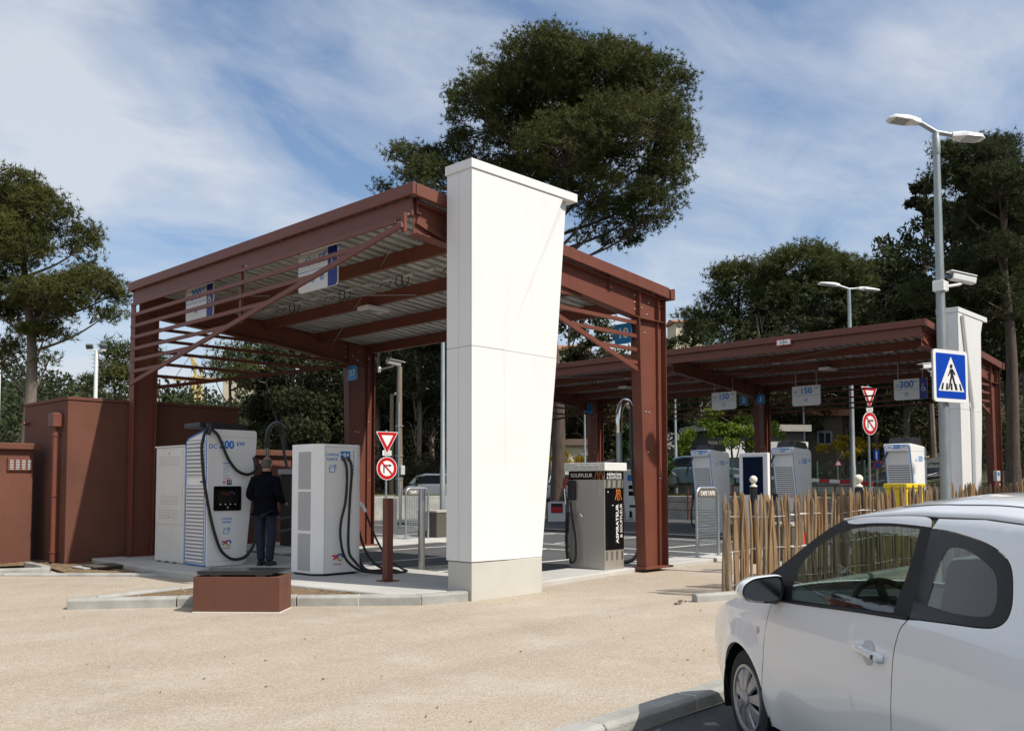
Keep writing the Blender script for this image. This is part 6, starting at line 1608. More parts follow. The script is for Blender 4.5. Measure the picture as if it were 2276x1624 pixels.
# wheels
def lathe_y(prof, c, n=36):
    """prof of (r, y) turned about the Y axis through c"""
    q = MB(); vv = []; ff = []
    for r_, y in prof:
        for k in range(n):
            a = 2 * math.pi * k / n; vv.append((c[0] + r_ * math.cos(a), c[1] + y, c[2] + r_ * math.sin(a)))
    for i in range(len(prof) - 1):
        for k in range(n): ff.append((i * n + k, (i + 1) * n + k, (i + 1) * n + (k + 1) % n, i * n + (k + 1) % n))
    q.add(vv, ff); return q
TY = mat('tyre_rubber', (0.014, 0.014, 0.014), 0.75, bump=0.3, bscale=60)
HC = mat('silver_hubcap', (0.36, 0.36, 0.37), 0.35, 0.55, var=0.08, vscale=20)
for c0 in (0.0, 2.34):
    for sgn in (1, -1):
        yo = 0.775
        w_ = lathe_y([(0.175, -0.15), (0.235, -0.155), (0.268, -0.14), (0.278, -0.11), (0.278, -0.035), (0.268, -0.008), (0.24, 0.002), (0.20, -0.004), (0.186, -0.012), (0.186, -0.08), (0.05, -0.085)], (0, 0, 0))
        w_.v = [(-c0 + x, sgn * (yo + y), 0.278 + z) for x, y, z in w_.v]
        if sgn < 0: w_.f = [f[::-1] for f in w_.f]
        ty = w_.build('wheel', TY, car, smooth=True)
        h_ = lathe_y([(0.192, -0.008), (0.190, 0.002), (0.180, 0.001), (0.172, -0.010), (0.168, -0.030), (0.05, -0.035)], (0, 0, 0)); 
        h_.v = [(-c0 + x, sgn * (yo + y), 0.278 + z) for x, y, z in h_.v]
        if sgn < 0: h_.f = [f[::-1] for f in h_.f]
        hc = h_.build('hub_cap', mat('hubcap_dark', (0.05, 0.05, 0.052), 0.5), ty, smooth=True)
        rg = lathe_y([(0.193, -0.006), (0.191, 0.006), (0.176, 0.004), (0.170, -0.012)], (0, 0, 0)); rg.v = [(-c0 + x, sgn * (yo + y), 0.278 + z) for x, y, z in rg.v]
        if sgn < 0: rg.f = [f[::-1] for f in rg.f]
        rg.build('hub_rim', HC, ty, smooth=True)
        sp = MB()
        for k in range(9):
            a = 2 * math.pi * k / 9 + 0.2; ca, sa = math.cos(a), math.sin(a); vv = []
            for (r_, w, y) in ((0.035, 0.015, 0.012), (0.10, 0.026, 0.010), (0.155, 0.040, 0.002), (0.178, 0.046, -0.006)):
                for e, dy in ((-1, -0.012), (-0.8, 0), (0.8, 0), (1, -0.012)): vv.append((-c0 + ca * r_ - sa * w * e, sgn * (yo + y + dy), 0.278 + sa * r_ + ca * w * e))
            ff = [(i * 4 + j, i * 4 + j + 1, i * 4 + j + 5, i * 4 + j + 4) for i in range(3) for j in range(3)]
            if sgn > 0: ff = [f[::-1] for f in ff]
            sp.add(vv, ff)
        sp.build('spoke', HC, ty, smooth=True)
        hb = lathe_y([(0.052, 0.0), (0.050, 0.018), (0.040, 0.024), (0.0, 0.026)], (0, 0, 0), 20); hb.v = [(-c0 + x, sgn * (yo + y), 0.278 + z) for x, y, z in hb.v]
        if sgn < 0: hb.f = [f[::-1] for f in hb.f]
        hb.build('hub_centre', HC, ty, smooth=True)
# mirrors
MO = [(0.100, -0.020), (0.098, 0.004), (0.086, 0.030), (0.050, 0.056), (0.010, 0.066), (-0.030, 0.071), (-0.070, 0.074), (-0.088, 0.066), (-0.096, 0.036), (-0.094, -0.010), (-0.086, -0.042), (-0.072, -0.058), (-0.036, -0.066), (0.010, -0.065), (0.052, -0.060), (0.082, -0.046)]
MO = [(p.x, p.y) for p in spline([(a, b, 0) for a, b in MO + MO[:1]], 3)][:-1]
for sgn in (1, -1):
    cx, cy, czm = -0.50, sgn * 0.905, 0.955; n = len(MO); vv = []; ff = []
    for (dx, k_) in ((0.135, 0.12), (0.125, 0.45), (0.10, 0.75), (0.055, 0.97), (0.0, 1.05), (-0.035, 1.04), (-0.045, 1.0)):
        for (u_, v_) in MO: vv.append((cx + dx + 0.10 * u_, cy + sgn * u_ * k_ * 1.1, czm + v_ * k_))
    for i_ in range(6):
        for k in range(n): ff.append((i_ * n + k, i_ * n + (k + 1) % n, (i_ + 1) * n + (k + 1) % n, (i_ + 1) * n + k))
    ff.append(tuple(range(n)))
    if sgn < 0: ff = [f[::-1] for f in ff]
    q = MB(); q.add(vv, ff); mr_ = q.build('door_mirror', CW, car, smooth=True)
    e = [vv[6 * n + k] for k in range(n)]
    inn = [(p[0] + 0.004, cy + (p[1] - cy) * 0.90, czm + (p[2] - czm) * 0.86) for p in e]
    q = MB(); q.add([(p[0] - 0.001, p[1], p[2]) for p in e] + inn, [(k, (k + 1) % n, n + (k + 1) % n, n + k) for k in range(n)]); q.build('mirror_rim', CB, mr_, smooth=True)
    q = MB(); q.add(inn, [tuple(range(n))]); q.build('mirror_glass', mat('mirror_glass', (0.16, 0.17, 0.18), 0.10, 1.0), mr_)
    q = MB(); q.tube([(cx + 0.03, cy - sgn * 0.07, czm - 0.035), (cx + 0.06, sgn * 0.77, 0.925)], [0.045, 0.06], 8); q.build('mirror_arm', CB, mr_, smooth=True)
# interior
IN = mat('dark_interior', (0.020, 0.021, 0.022), 0.7); INL = mat('grey_dash', (0.045, 0.047, 0.047), 0.6)
q = MB(); q.prism([(-0.10, 0.60), (-0.10, 0.895), (-0.25, 0.905), (-0.55, 0.89), (-0.68, 0.80), (-0.66, 0.6)], 'Y', -0.70, 0.70); q.build('dashboard', INL, car, bev=0.02)
q = MB(); q.prism([(-0.48, 0.88), (-0.52, 0.945), (-0.66, 0.93), (-0.68, 0.86)], 'Y', 0.22, 0.52); q.build('instrument_hood', IN, car, bev=0.02)
q = MB(); cen = Vector((-0.80, 0.36, 0.86)); ax = Vector((-0.85, 0, 0.52)).normalized(); a1 = Vector((0, 1, 0)); a2 = ax.cross(a1)
q.tube([cen + (a1 * math.cos(a) + a2 * math.sin(a)) * 0.18 for a in np.linspace(0, 2 * math.pi, 29)[:-1]], 0.015, 8, closed=True)
q.bar(cen - a1 * 0.17, cen + a1 * 0.17, 0.03, 0.03); q.bar(cen, cen - a2 * 0.17, 0.03, 0.03); q.ball(tuple(cen), 0.05, 10, 6); q.tube([cen, cen - ax * 0.25], 0.03, 8)
q.build('steering_wheel', IN, car, smooth=True)
SEAT = mat('seat_cloth', (0.045, 0.022, 0.016), 0.9)
for sgn in (1, -1):
    q = MB(); q.prism([(-0.98, 0.42), (-0.98, 0.52), (-1.38, 0.48), (-1.40, 0.38)], 'Y', sgn * 0.36 - 0.23, sgn * 0.36 + 0.23); q.prism([(-1.36, 0.48), (-1.52, 1.02), (-1.58, 1.20), (-1.66, 1.19), (-1.62, 0.95), (-1.48, 0.44)], 'Y', sgn * 0.36 - 0.21, sgn * 0.36 + 0.21)
    q.build('seat', SEAT, car, bev=0.04, seg=3)
q = MB(); q.prism([(-2.0, 0.45), (-2.05, 0.95), (-2.20, 0.95), (-2.25, 0.4)], 'Y', -0.58, 0.58); q.prism([(-1.75, 0.38), (-1.75, 0.5), (-2.1, 0.5), (-2.1, 0.38)], 'Y', -0.58, 0.58); q.build('rear_seat', IN, car, bev=0.04)
for sgn in (1, -1): MB().box(-2.12, -2.02, sgn * 0.3 - 0.11, sgn * 0.3 + 0.11, 0.97, 1.10).build('headrest', IN, car, bev=0.035)
for sgn in (1, -1):
    q = MB(); q.box(-2.3, -0.45, sgn * 0.725, sgn * 0.745, 0.25, 0.86); q.build('door_card', IN, car)
q = MB(); q.box(-2.45, -2.2, -0.6, 0.6, 0.92, 0.94); q.build('parcel_shelf', IN, car)
hl = MB(); rows = [[(p[0], p[1] * 0.985, p[2] - 0.022) for p in roof_row(s)] for s in np.linspace(0.93, 2.36, 12)]; hl.add([p for r_ in rows for p in r_], [(i * 25 + k, (i + 1) * 25 + k, (i + 1) * 25 + k + 1, i * 25 + k + 1) for i in range(11) for k in range(24)]); hl.build('head_lining', mat('head_lining', (0.25, 0.25, 0.24), 0.9), car)
# ------------------------------------------------------------------ trees
class Fol:
    """collects leaf blades (triangles) with numpy"""
    def __init__(s, seed): s.r = np.random.default_rng(seed); s.V = []; s.n = 0
    def tufts(s, centers, nb, L, w, upb=0.35, jit=0.0):
        """nb blades radiating from every centre"""
        c = np.repeat(centers, nb, axis=0); n = len(c)
        d = s.r.normal(size=(n, 3)); d[:, 2] += upb; d /= np.linalg.norm(d, axis=1)[:, None]
        o = np.cross(d, s.r.normal(size=(n, 3))); o /= np.linalg.norm(o, axis=1)[:, None] + 1e-9
        l = L * s.r.uniform(0.6, 1.25, (n, 1)); ww = w * s.r.uniform(0.6, 1.3, (n, 1))
        base = c + s.r.normal(size=(n, 3)) * jit
        s.V.append(np.stack([base - o * ww * 0.5, base + o * ww * 0.5, base + d * l], 1).reshape(-1, 3)); s.n += n
    def leaves(s, centers, size):
        n = len(centers); d = s.r.normal(size=(n, 3)); d[:, 2] += 0.3; d /= np.linalg.norm(d, axis=1)[:, None]
        o = np.cross(d, s.r.normal(size=(n, 3))); o /= np.linalg.norm(o, axis=1)[:, None] + 1e-9
        l = size * s.r.uniform(0.6, 1.3, (n, 1))
        s.V.append(np.stack([centers - o * l * 0.4, centers + o * l * 0.4, centers + d * l], 1).reshape(-1, 3)); s.n += n
    def mesh(s, name, m):
        V = np.concatenate(s.V); return npmesh(name, V, np.arange(len(V)).reshape(-1, 3), m)

def shell_pts(r, n, a, lo=0.55, up=0.0):
    d = r.normal(size=(n, 3)); d[:, 2] += up; d /= np.linalg.norm(d, axis=1)[:, None]
    return d * (r.uniform(lo ** 3, 1.0, (n, 1)) ** (1 / 3)) * np.array(a)

def pine_tree(name, label, base, trunk, lobes, seed, leafmat, L=0.34, w=0.055, barkmat='bark', clump_r=0.62, tuft_n=20, blades=7, group=None, dens=1.0, rt0=0.28, cat='tree', limb=True, rot=YAW, tw=3):
    """lobes: (lateral, depth, z, r_lat, r_z, density) about the trunk base; lateral/depth in the layout frame"""
    t = thing(name, label, cat, base, group=group); lobes = slim(lobes, clump_r * 0.5)
    rr = np.random.default_rng(seed); f = Fol(seed + 1)
    ex = np.array([math.sin(rot), -math.cos(rot), 0]); ey = np.array([math.cos(rot), math.sin(rot), 0]); B = np.array(base, dtype=float)
    T = [np.array([p[0] * ex[i] + p[1] * ey[i] for i in range(3)]) + B + np.array([0, 0, p[2]]) for p in trunk]
    mb = MB(); ts = spline([tuple(p) for p in T], 5); m = len(ts)
    mb.tube(ts, [rt0 * (1.25 if i == 0 else 1.0) * (1 - 0.78 * i / (m - 1)) for i in range(m)], 10)
    for (la, de, z, ra, rz, dn) in lobes:
        c = B + ex * la + ey * de + np.array([0, 0, z])
        area = (ra * ra * 2 + ra * rz * 2) * 2.1
        nc = max(4, int(area * dn * dens * 0.95 / (clump_r ** 2)))
        cl = shell_pts(rr, nc, (ra, ra, rz), 0.62, 0.38) + c
        # limb from the trunk to the lobe, twigs to the clumps
        zt_ = max(0.25, min(0.95, (z - rz * 0.5) / trunk[-1][2] - 0.08))
        tp = np.array(ts[int(zt_ * (m - 1))])
        mid = tp * 0.45 + c * 0.55 + np.array([0, 0, -0.06 * np.linalg.norm(c - tp)])
        if limb:
            mb.tube(spline([tuple(tp), tuple(mid), tuple(c)], 4), [rt0 * 0.22 * (1 - 0.085 * i) for i in range(9)], 5)
            for k in range(0, nc, tw):
                a = c * 0.75 + tp * 0.25 if k % 4 else c
                e = cl[k]; mm = (a + e) / 2 + rr.normal(size=3) * 0.12 * ra
                mb.tube([tuple(a), tuple(mm), tuple(e)], [rt0 * 0.10, rt0 * 0.075, rt0 * 0.03], 4, cap=False)
        cr = clump_r * rr.uniform(0.65, 1.3, nc)
        tc = np.concatenate([cl[k] + np.clip(rr.normal(size=(tuft_n, 3)), -1.7, 1.7) * np.array([cr[k], cr[k], cr[k] * 0.62]) * 0.62 for k in range(nc)])
        f.tufts(tc, blades, L, w)
    mb.build('trunk', M_[barkmat], t, smooth=True)
    link(bpy.data.objects.new('crown', f.mesh('crown', M_[leafmat])), t).matrix_parent_inverse = PINV[t.name].copy()
    return t

def px_lobes(x0, dep, zb, L):
    """lobes given as angular offsets: (lateral m, z m above base...)"""
    return L
K = 1.0 / 2038.0
def lob(xc, yc, rx, ry, dn, dep, x0, zb, dd=0.0):
    """lay a lobe out at a given bearing and elevation for a tree standing at distance dep"""
    k = dep * K
    return ((xc - x0) * k, dd, 1.5 + (1075.6 - yc) * k - zb, rx * k, ry * k, dn)
def slim(L, c):
    return [(a, b, z, max(0.25 * r1, r1 - c), max(0.25 * r2, r2 - c), dn) for a, b, z, r1, r2, dn in L]

def stand(x0, dep, zb=None):
    p = at((x0 - 1138) * K * dep, dep); z = float(terrain(p.x, p.y)) - 0.1 if zb is None else zb
    return (p.x, p.y, z)
# big umbrella pine behind the near pillar
b_ = stand(1237, 42)
zb_ = b_[2]
L_ = [(1290, 165, 190, 95, 1.1, 0), (1130, 160, 95, 75, 1.0, 1.2), (1420, 195, 105, 85, 1.0, -1), (1490, 285, 70, 70, 1.0, 0.8), (1055, 235, 75, 95, 1.0, -0.8), (1210, 270, 170, 100, 0.85, 2.4),
      (1370, 310, 150, 85, 0.75, -2), (1470, 365, 75, 55, 0.8, 1), (1010, 310, 45, 65, 1.0, 0), (945, 320, 58, 52, 0.9, 1), (895, 350, 42, 48, 0.9, -1), (862, 395, 30, 30, 0.8, 0), (1140, 370, 120, 65, 0.7, 1.5),
      (1320, 430, 115, 48, 0.6, -1.5), (1430, 430, 80, 42, 0.65, 0.5), (1365, 495, 62, 30, 0.6, 1), (1330, 470, 60, 30, 0.6, -1), (1430, 470, 60, 28, 0.6, 0), (1290, 500, 45, 25, 0.4, 0), (960, 395, 62, 52, 0.9, -1.5), (1200, 160, 110, 80, 1.0, -2.2), (1060, 105, 30, 24, 0.8, 0), (1250, 350, 120, 70, 0.6, -3)]
pine_tree('umbrella_pine', 'large umbrella pine with wide dark crown rising behind the tall white pillar', b_, [(0, 0, 0), (0.1, 0, 5), (-0.25, 0, 10), (0.3, 0, 14), (0.6, 0, 19)],
          [lob(1262 + (l[0] - 1250) * 1.04, l[1] + 14, l[2] * 1.05, l[3], l[4], 42, 1237, zb_, l[5]) for l in L_], 11, 'needles', L=0.21, w=0.034, clump_r=0.42, tuft_n=13, blades=11, rt0=0.36, dens=1.1)
# left pine
b_ = stand(58, 30); zb_ = b_[2]
L_ = [(20, 415, 62, 60, 1.1, 0), (-60, 470, 90, 100, 1.0, 1), (95, 480, 75, 62, 1.1, -0.5), (150, 525, 48, 62, 1.0, 0.8), (40, 560, 110, 70, 0.9, -1), (190, 625, 68, 42, 1.1, 0), (235, 640, 42, 30, 1.0, 0.5), (130, 660, 95, 45, 1.0, -0.8),
      (225, 690, 42, 22, 0.9, 0.3), (30, 680, 90, 60, 0.8, 1.2), (-70, 640, 90, 80, 1.0, 0), (95, 735, 75, 22, 0.5, 0), (-20, 760, 60, 30, 0.5, 1), (105, 790, 25, 20, 0.4, 0), (-10, 800, 45, 25, 0.5, 0)]
pine_tree('pine_tree', 'bushy yellow green pine at the left edge above the brown building', b_, [(-0.1, 0, 0), (0.05, 0, 2.5), (0.1, 0, 5), (-0.2, 0, 7.5), (-0.5, 0, 10)],
          [lob(*l[:5], 30, 58, zb_, l[5]) for l in L_], 23, 'needles_y', L=0.17, w=0.026, clump_r=0.33, tuft_n=13, blades=11, rt0=0.25, barkmat='bark_pale', dens=1.4)
# pines on the right
b_ = stand(2250, 40); zb_ = b_[2]
L_ = [(2190, 345, 90, 55, 1.1, 0), (2265, 320, 60, 60, 1.1, 1), (2130, 395, 70, 45, 1.1, 0), (2210, 420, 90, 50, 1.0, -1), (2290, 400, 70, 80, 1.0, 1), (2150, 460, 50, 20, 0.5, 0), (2290, 500, 60, 50, 0.9, 0), (2120, 590, 50, 32, 0.9, 0), (2200, 560, 70, 32, 0.6, -1), (2260, 600, 70, 50, 0.9, 1), (2170, 640, 80, 35, 0.7, 0), (2120, 330, 40, 35, 0.9, 0), (2290, 470, 110, 60, 1.0, 2), (2240, 680, 100, 60, 1.0, 1), (2290, 560, 90, 60, 1.0, 2), (2080, 640, 45, 40, 0.9, 1)]
pine_tree('umbrella_pine', 'dark pine at the right edge behind the lamp post heads', b_, [(0, 0, 0), (0.1, 0, 6), (-0.1, 0, 10), (0.2, 0, 14.5)], [lob(*l[:5], 40, 2250, zb_, l[5]) for l in L_], 31, 'needles_d', L=0.21, w=0.034, clump_r=0.42, tuft_n=13, blades=11, rt0=0.3, dens=1.1)
for i, (x0, dep, lab, LL) in enumerate((
        (1650, 78, 'pine with a rounded crown left of the small lamp behind the rear canopy', [(1650, 620, 62, 52, 1.0, 0), (1610, 660, 40, 40, 0.9, 2), (1695, 660, 55, 45, 0.9, -2), (1640, 720, 70, 40, 0.7, 0), (1610, 600, 30, 25, 1, 0)]),
        (1790, 74, 'tallest of the round pines behind the rear canopy, left of the small lamp head', [(1790, 585, 85, 48, 1.1, 0), (1730, 620, 50, 50, 1.0, 2), (1850, 610, 55, 45, 1.0, -2), (1790, 660, 95, 50, 0.8, 0), (1760, 720, 90, 40, 0.7, 2), (1840, 700, 60, 40, 0.7, 0)]),
        (1935, 76, 'pine with a broad crown right of the small lamp behind the rear canopy', [(1930, 615, 70, 45, 1.1, 0), (1985, 640, 55, 45, 1.0, 2), (1890, 660, 60, 50, 0.9, -2), (1950, 700, 85, 40, 0.8, 0)]),
        (2040, 80, 'pine standing left of the lamp post above the end of the rear canopy', [(2030, 680, 55, 50, 0.9, 0), (2080, 660, 50, 40, 0.9, 2), (2060, 730, 70, 45, 0.8, 0)]),
        (1548, 82, 'small dark pine beside the cream house above the rear canopy', [(1545, 695, 30, 24, 1.1, 0), (1570, 720, 38, 32, 1.0, 2), (1540, 750, 34, 28, 0.8, 0)]))):
    b_ = stand(x0, dep); zb_ = b_[2]
    top = 1.5 + (1075.6 - min(l[1] for l in LL)) * dep * K - zb_
    pine_tree('pine_tree', lab, b_, [(0, 0, 0), (0.4, 0, top * 0.4), (-0.2, 0, top * 0.7), (0.1, 0, top)], [lob(l[0], l[1] + 6, l[2] * 1.22, l[3] * 1.15, l[4], dep, x0, zb_, l[5]) for l in LL], 60 + i, 'needles', L=0.36, w=0.06, clump_r=0.75, tuft_n=14, blades=10, rt0=0.32, dens=1.25, tw=6, group='round pines behind the rear canopy')
# pine left of centre
b_ = stand(250, 58); zb_ = b_[2]
pine_tree('pine_tree', 'pine between the floodlight mast and the left brown column', b_, [(0, 0, 0), (0.2, 0, 3), (0, 0, 7.5)], [lob(*l, 58, 250, zb_, d) for l, d in (((262, 790, 48, 45, 1.0), 0), ((235, 830, 45, 40, 0.9), 1), ((280, 850, 50, 45, 0.9), -1), ((195, 850, 32, 28, 0.9), 0), ((300, 790, 40, 40, 0.8), 1))], 71, 'needles', L=0.45, w=0.07, clump_r=0.75, tuft_n=20, blades=6, rt0=0.2)
b_ = stand(505, 52); zb_ = b_[2]
pine_tree('pine_tree', 'blue green pine seen through the slats above the brown building', b_, [(0, 0, 0), (0.2, 0, 3), (0, 0, 8)], [lob(*l, 52, 505, zb_, d) for l, d in (((520, 790, 55, 35, 0.8), 0), ((560, 770, 50, 35, 0.9), 1), ((470, 830, 45, 32, 0.5), 0), ((540, 840, 60, 40, 0.9), -1), ((600, 800, 55, 45, 0.9), 1))], 72, 'needles', L=0.42, w=0.06, clump_r=0.7, tuft_n=20, blades=6, rt0=0.2)

def leafy(name, label, base, lobes, seed, leafmat, n_per_m2, size, cat='tree', group=None, trunks=1, rt0=0.12, barkmat='bark'):
    t = thing(name, label, cat, base, group=group)
    rr = np.random.default_rng(seed); f = Fol(seed + 5); B = np.array(base, dtype=float)
    ex = np.array([math.sin(YAW), -math.cos(YAW), 0]); ey = np.array([math.cos(YAW), math.sin(YAW), 0]); mb = MB()
    for i, (la, de, z, ra, rz, dn) in enumerate(lobes):
        c = B + ex * la + ey * de + np.array([0, 0, z]); nc = max(5, int(ra * rz * 5 * dn))
        cl = shell_pts(rr, nc, (ra, ra, rz), 0.6, 0.2) + c
        n = int(ra * rz * 12.6 * n_per_m2 * dn / nc)
        for k in range(nc): f.leaves(cl[k] + shell_pts(rr, n, (0.3 * ra + .15, 0.3 * ra + .15, 0.24 * rz + .12), 0.2, 0.3), size)
        st = B + ex * rr.uniform(-.3, .3)
        mb.tube(spline([tuple(st), tuple((st + c) / 2 + rr.normal(size=3) * 0.15), tuple(c)], 4), [rt0 * (1 - 0.09 * j) for j in range(9)], 6)
        for k in range(0, nc, 3): mb.tube([tuple(c), tuple((c + cl[k]) / 2), tuple(cl[k])], [rt0 * 0.3, rt0 * 0.2, rt0 * 0.08], 4, cap=False)
    mb.build('trunk', M_[barkmat], t, smooth=True)
    link(bpy.data.objects.new('crown', f.mesh('crown', M_[leafmat])), t).matrix_parent_inverse = PINV[t.name].copy()
    return t
b_ = stand(650, 33.5); zb_ = b_[2]
leafy('holm_oak', 'dense dark holm oak filling the gap behind charger 17 and the white charge cabinet', b_, [lob(*l, 33.5, 650, zb_, d) for l, d in (((590, 850, 70, 75, 1.0), 0), ((700, 850, 85, 80, 1.0), 0.5), ((640, 790, 60, 45, 0.9), 1), ((640, 950, 100, 95, 1.0), -0.5), ((720, 970, 75, 100, 1.0), 0), ((570, 980, 70, 90, 1.0), 0.6), ((650, 1060, 110, 60, 1.0), 0), ((765, 930, 55, 110, 0.9), 1.2))], 81, 'oak', 300, 0.12, rt0=0.13)
# bright bushes
b_ = stand(1650, 44); zb_ = b_[2]
leafy('lime_tree', 'bright lime green young tree below the left DC 150 sign', b_, [lob(*l, 44, 1650, zb_, d) for l, d in (((1625, 940, 55, 32, 1.0), 0), ((1680, 950, 45, 30, 1.0), 0.6), ((1590, 965, 30, 26, 0.8), 0), ((1700, 980, 35, 25, 0.8), 0), ((1640, 985, 60, 30, 0.9), -0.5))], 91, 'lime', 130, 0.15, rt0=0.09)
b_ = stand(1530, 46); zb_ = b_[2]
leafy('shrub', 'green shrub right of the brown column in front of the grey house', b_, [lob(*l, 46, 1530, zb_, d) for l, d in (((1530, 1000, 30, 40, 1.0), 0), ((1505, 1020, 22, 30, 1.0), 0.6))], 92, 'lime', 110, 0.15, cat='bush', rt0=0.06)
for i, (x0, y0, dep, lab) in enumerate(((1265, 1022, 48, 'yellow flowering bush left of the vacuum machine top'), (1905, 985, 50, 'yellow flowering bush behind the rear lamp pole'), (1870, 995, 47, 'small yellow flowering bush left of the rear lamp pole'))):
    b_ = stand(x0, dep); zb_ = b_[2]
    leafy('flowering_bush', lab, b_, [lob(x0 - 18, y0, 26, 16, 1.0, dep, x0, zb_), lob(x0 + 22, y0 + 4, 28, 15, 1.0, dep, x0, zb_, 0.5)], 95 + i, 'bloom', 120, 0.14, cat='bush', group='yellow flowering bushes', rt0=0.05)
b_ = stand(1440, 40); zb_ = b_[2]
leafy('ivy_tree', 'ivy covered tree between the vacuum pipe and the right brown column', b_, [lob(*l, 40, 1440, zb_, d) for l, d in (((1400, 930, 32, 45, 1.0), 0), ((1440, 960, 40, 60, 1.0), 0.6), ((1405, 1010, 32, 45, 1.0), 0), ((1460, 1030, 34, 40, 1.0), 0))], 99, 'ivy', 150, 0.16, rt0=0.14)
# tall trees of the wood behind the forecourt, one by one
def wood_variant(seed, H, Rr, m, n_l, size):
    rr = np.random.default_rng(seed); f = Fol(seed); mb = MB()
    mb.tube(spline([(0, 0, -0.5), (rr.uniform(-.3, .3), rr.uniform(-.3, .3), H * 0.4), (rr.uniform(-.5, .5), rr.uniform(-.5, .5), H * 0.9)], 4), [0.2 * (1 - 0.09 * i) for i in range(9)], 7)
    for k in range(16):
        u = k / 15; z = H * (0.34 + 0.62 * u); r_ = Rr * math.sin(math.pi * (0.18 + 0.74 * u)) ** 0.8
        a = rr.uniform(0, 6.28); c = np.array([math.cos(a) * r_ * 0.6, math.sin(a) * r_ * 0.6, z]); ra = r_ * rr.uniform(0.42, 0.7)
        mb.tube(spline([(0, 0, z - H * 0.12), tuple(c * 0.5 + np.array([0, 0, z * 0.47])), tuple(c)], 3), [0.06 * (1 - 0.11 * i) for i in range(7)], 4)
        for j in range(7):
            e = c + shell_pts(rr, 1, (ra, ra, ra * 0.6), 0.6)[0]
            f.leaves(e + shell_pts(rr, n_l, (ra * 0.42, ra * 0.42, ra * 0.3), 0.3, 0.3), size)
    return mb.mesh('trunk', M_['bark_pale'], True), f.mesh('crown', M_[m])
VAR = [wood_variant(200, 11, 2.9, 'brush', 60, 0.24), wood_variant(201, 13, 3.2, 'needles_d', 60, 0.24), wood_variant(202, 10, 3.0, 'wood_far', 60, 0.24), wood_variant(203, 14, 2.6, 'oak', 60, 0.24)]
places = [(840, 50, 1, 0.9), (885, 56, 0, 1.0), (925, 48, 3, 0.85), (965, 58, 1, 1.05), (1010, 52, 0, 1.0), (1090, 56, 1, 1.1), (1180, 50, 2, 0.9), (1270, 58, 1, 0.95), (1310, 54, 0, 0.8), (1365, 60, 2, 0.8), (1470, 58, 1, 0.8),
          (1560, 56, 2, 0.75), (1620, 62, 1, 0.9), (1700, 58, 3, 0.85), (1760, 54, 0, 0.85), (1825, 60, 1, 0.9), (1885, 56, 3, 0.9), (1950, 58, 0, 0.95), (2010, 52, 1, 0.95), (2075, 56, 3, 1.2), (2140, 50, 1, 1.1), (2205, 46, 3, 1.1), (2255, 50, 3, 1.15), (2300, 44, 1, 1.2),
          (440, 60, 2, 0.55), (380, 64, 1, 0.55), (560, 58, 2, 0.6), (800, 52, 3, 0.75), (740, 50, 2, 0.7)]
pos_words = ['behind plate 17', 'behind the give way sign', 'above the left carpet beater', 'beside the near pillar', 'hidden mostly by the near pillar', 'behind the near pillar', 'right of the near pillar', 'left of rear plate 1', 'above rear plate 1', 'behind the vacuum pipe', 'behind the right brown column', 'left of the first DC 150 sign', 'behind the first DC 150 sign', 'behind plates 2 and 3', 'left of the second DC 150 sign', 'behind the second DC 150 sign', 'behind the rear lamp pole', 'behind the far give way sign', 'left of the rear DC 300 sign', 'behind the rear DC 300 sign', 'behind the lamp post', 'behind the rear white pillar', 'right of the rear white pillar', 'at the right edge', 'beyond the near end slats', 'left of the yellow crane', 'right of the yellow crane', 'left of plate 17', 'right of the dense holm oak']
rw = random.Random(5)
for i, (x0, dep, v, sc) in enumerate(places):
    b_ = stand(x0, dep)
    t = thing('woodland_tree', 'tall shaded woodland tree ' + pos_words[i], 'tree', b_, rw.uniform(0, 6.28), group='trees of the wood behind the forecourt', local=True)
    t.scale = (sc * rw.uniform(0.9, 1.15), sc * rw.uniform(0.9, 1.15), sc * rw.uniform(0.92, 1.08))
    shared('trunk', VAR[v][0], t); shared('crown', VAR[v][1], t)

# wooded hillside and undergrowth: masses nobody could count
rr = np.random.default_rng(77); f = Fol(78); cnt = 0
while cnt < 520:
    dep = rr.uniform(66, 215); lat = rr.uniform(-0.75, 0.75) * dep
    p = at(lat, dep); z = float(terrain(p.x, p.y)); H = rr.uniform(5, 9.5); ra = rr.uniform(2.0, 3.6)
    n = int(62000 / (dep + 20))
    pts = shell_pts(rr, n, (ra, ra, H * 0.42), 0.72, 0.2) * (1 + 0.18 * np.sin(rr.uniform(0, 6) + 3 * shell_pts(rr, n, (1, 1, 1)))) + np.array([p.x, p.y, z + H * 0.5])
    f.leaves(pts, 0.20 + dep * 0.0022); cnt += 1
cnt = 0
while cnt < 150:   # the wood goes on round the site, behind the viewpoint too
    a = rr.uniform(R(60), R(230)); dist = rr.uniform(26, 62); p = at(math.sin(a) * dist, math.cos(a) * dist)
    if (p.y > 24 and p.x > -25) or p.x < -18 or (12 < p.x < 23.2 and -14 < p.y): continue
    H = rr.uniform(8, 13); ra = rr.uniform(2.4, 4.0); n = 520; cnt += 1
    f.leaves(shell_pts(rr, n, (ra, ra, H * 0.45), 0.6, 0.2) + np.array([p.x, p.y, H * 0.52]), 0.62)
for (x_, y_, H, ra) in ((24.35, -3.2, 17.2, 1.1), (27.6, -3.6, 14.6, 2.0), (30.8, -4.2, 14.8, 2.4), (34.5, -4.0, 15.2, 2.6), (26.0, -8.0, 15.5, 2.4)):   # unseen crowns added beyond the right edge to shade rear pillar foot and charger
    f.leaves(shell_pts(rr, 1500, (ra, ra, H * 0.36), 0.3, 0.1) + np.array([x_, y_, H * 0.64]), 0.5)
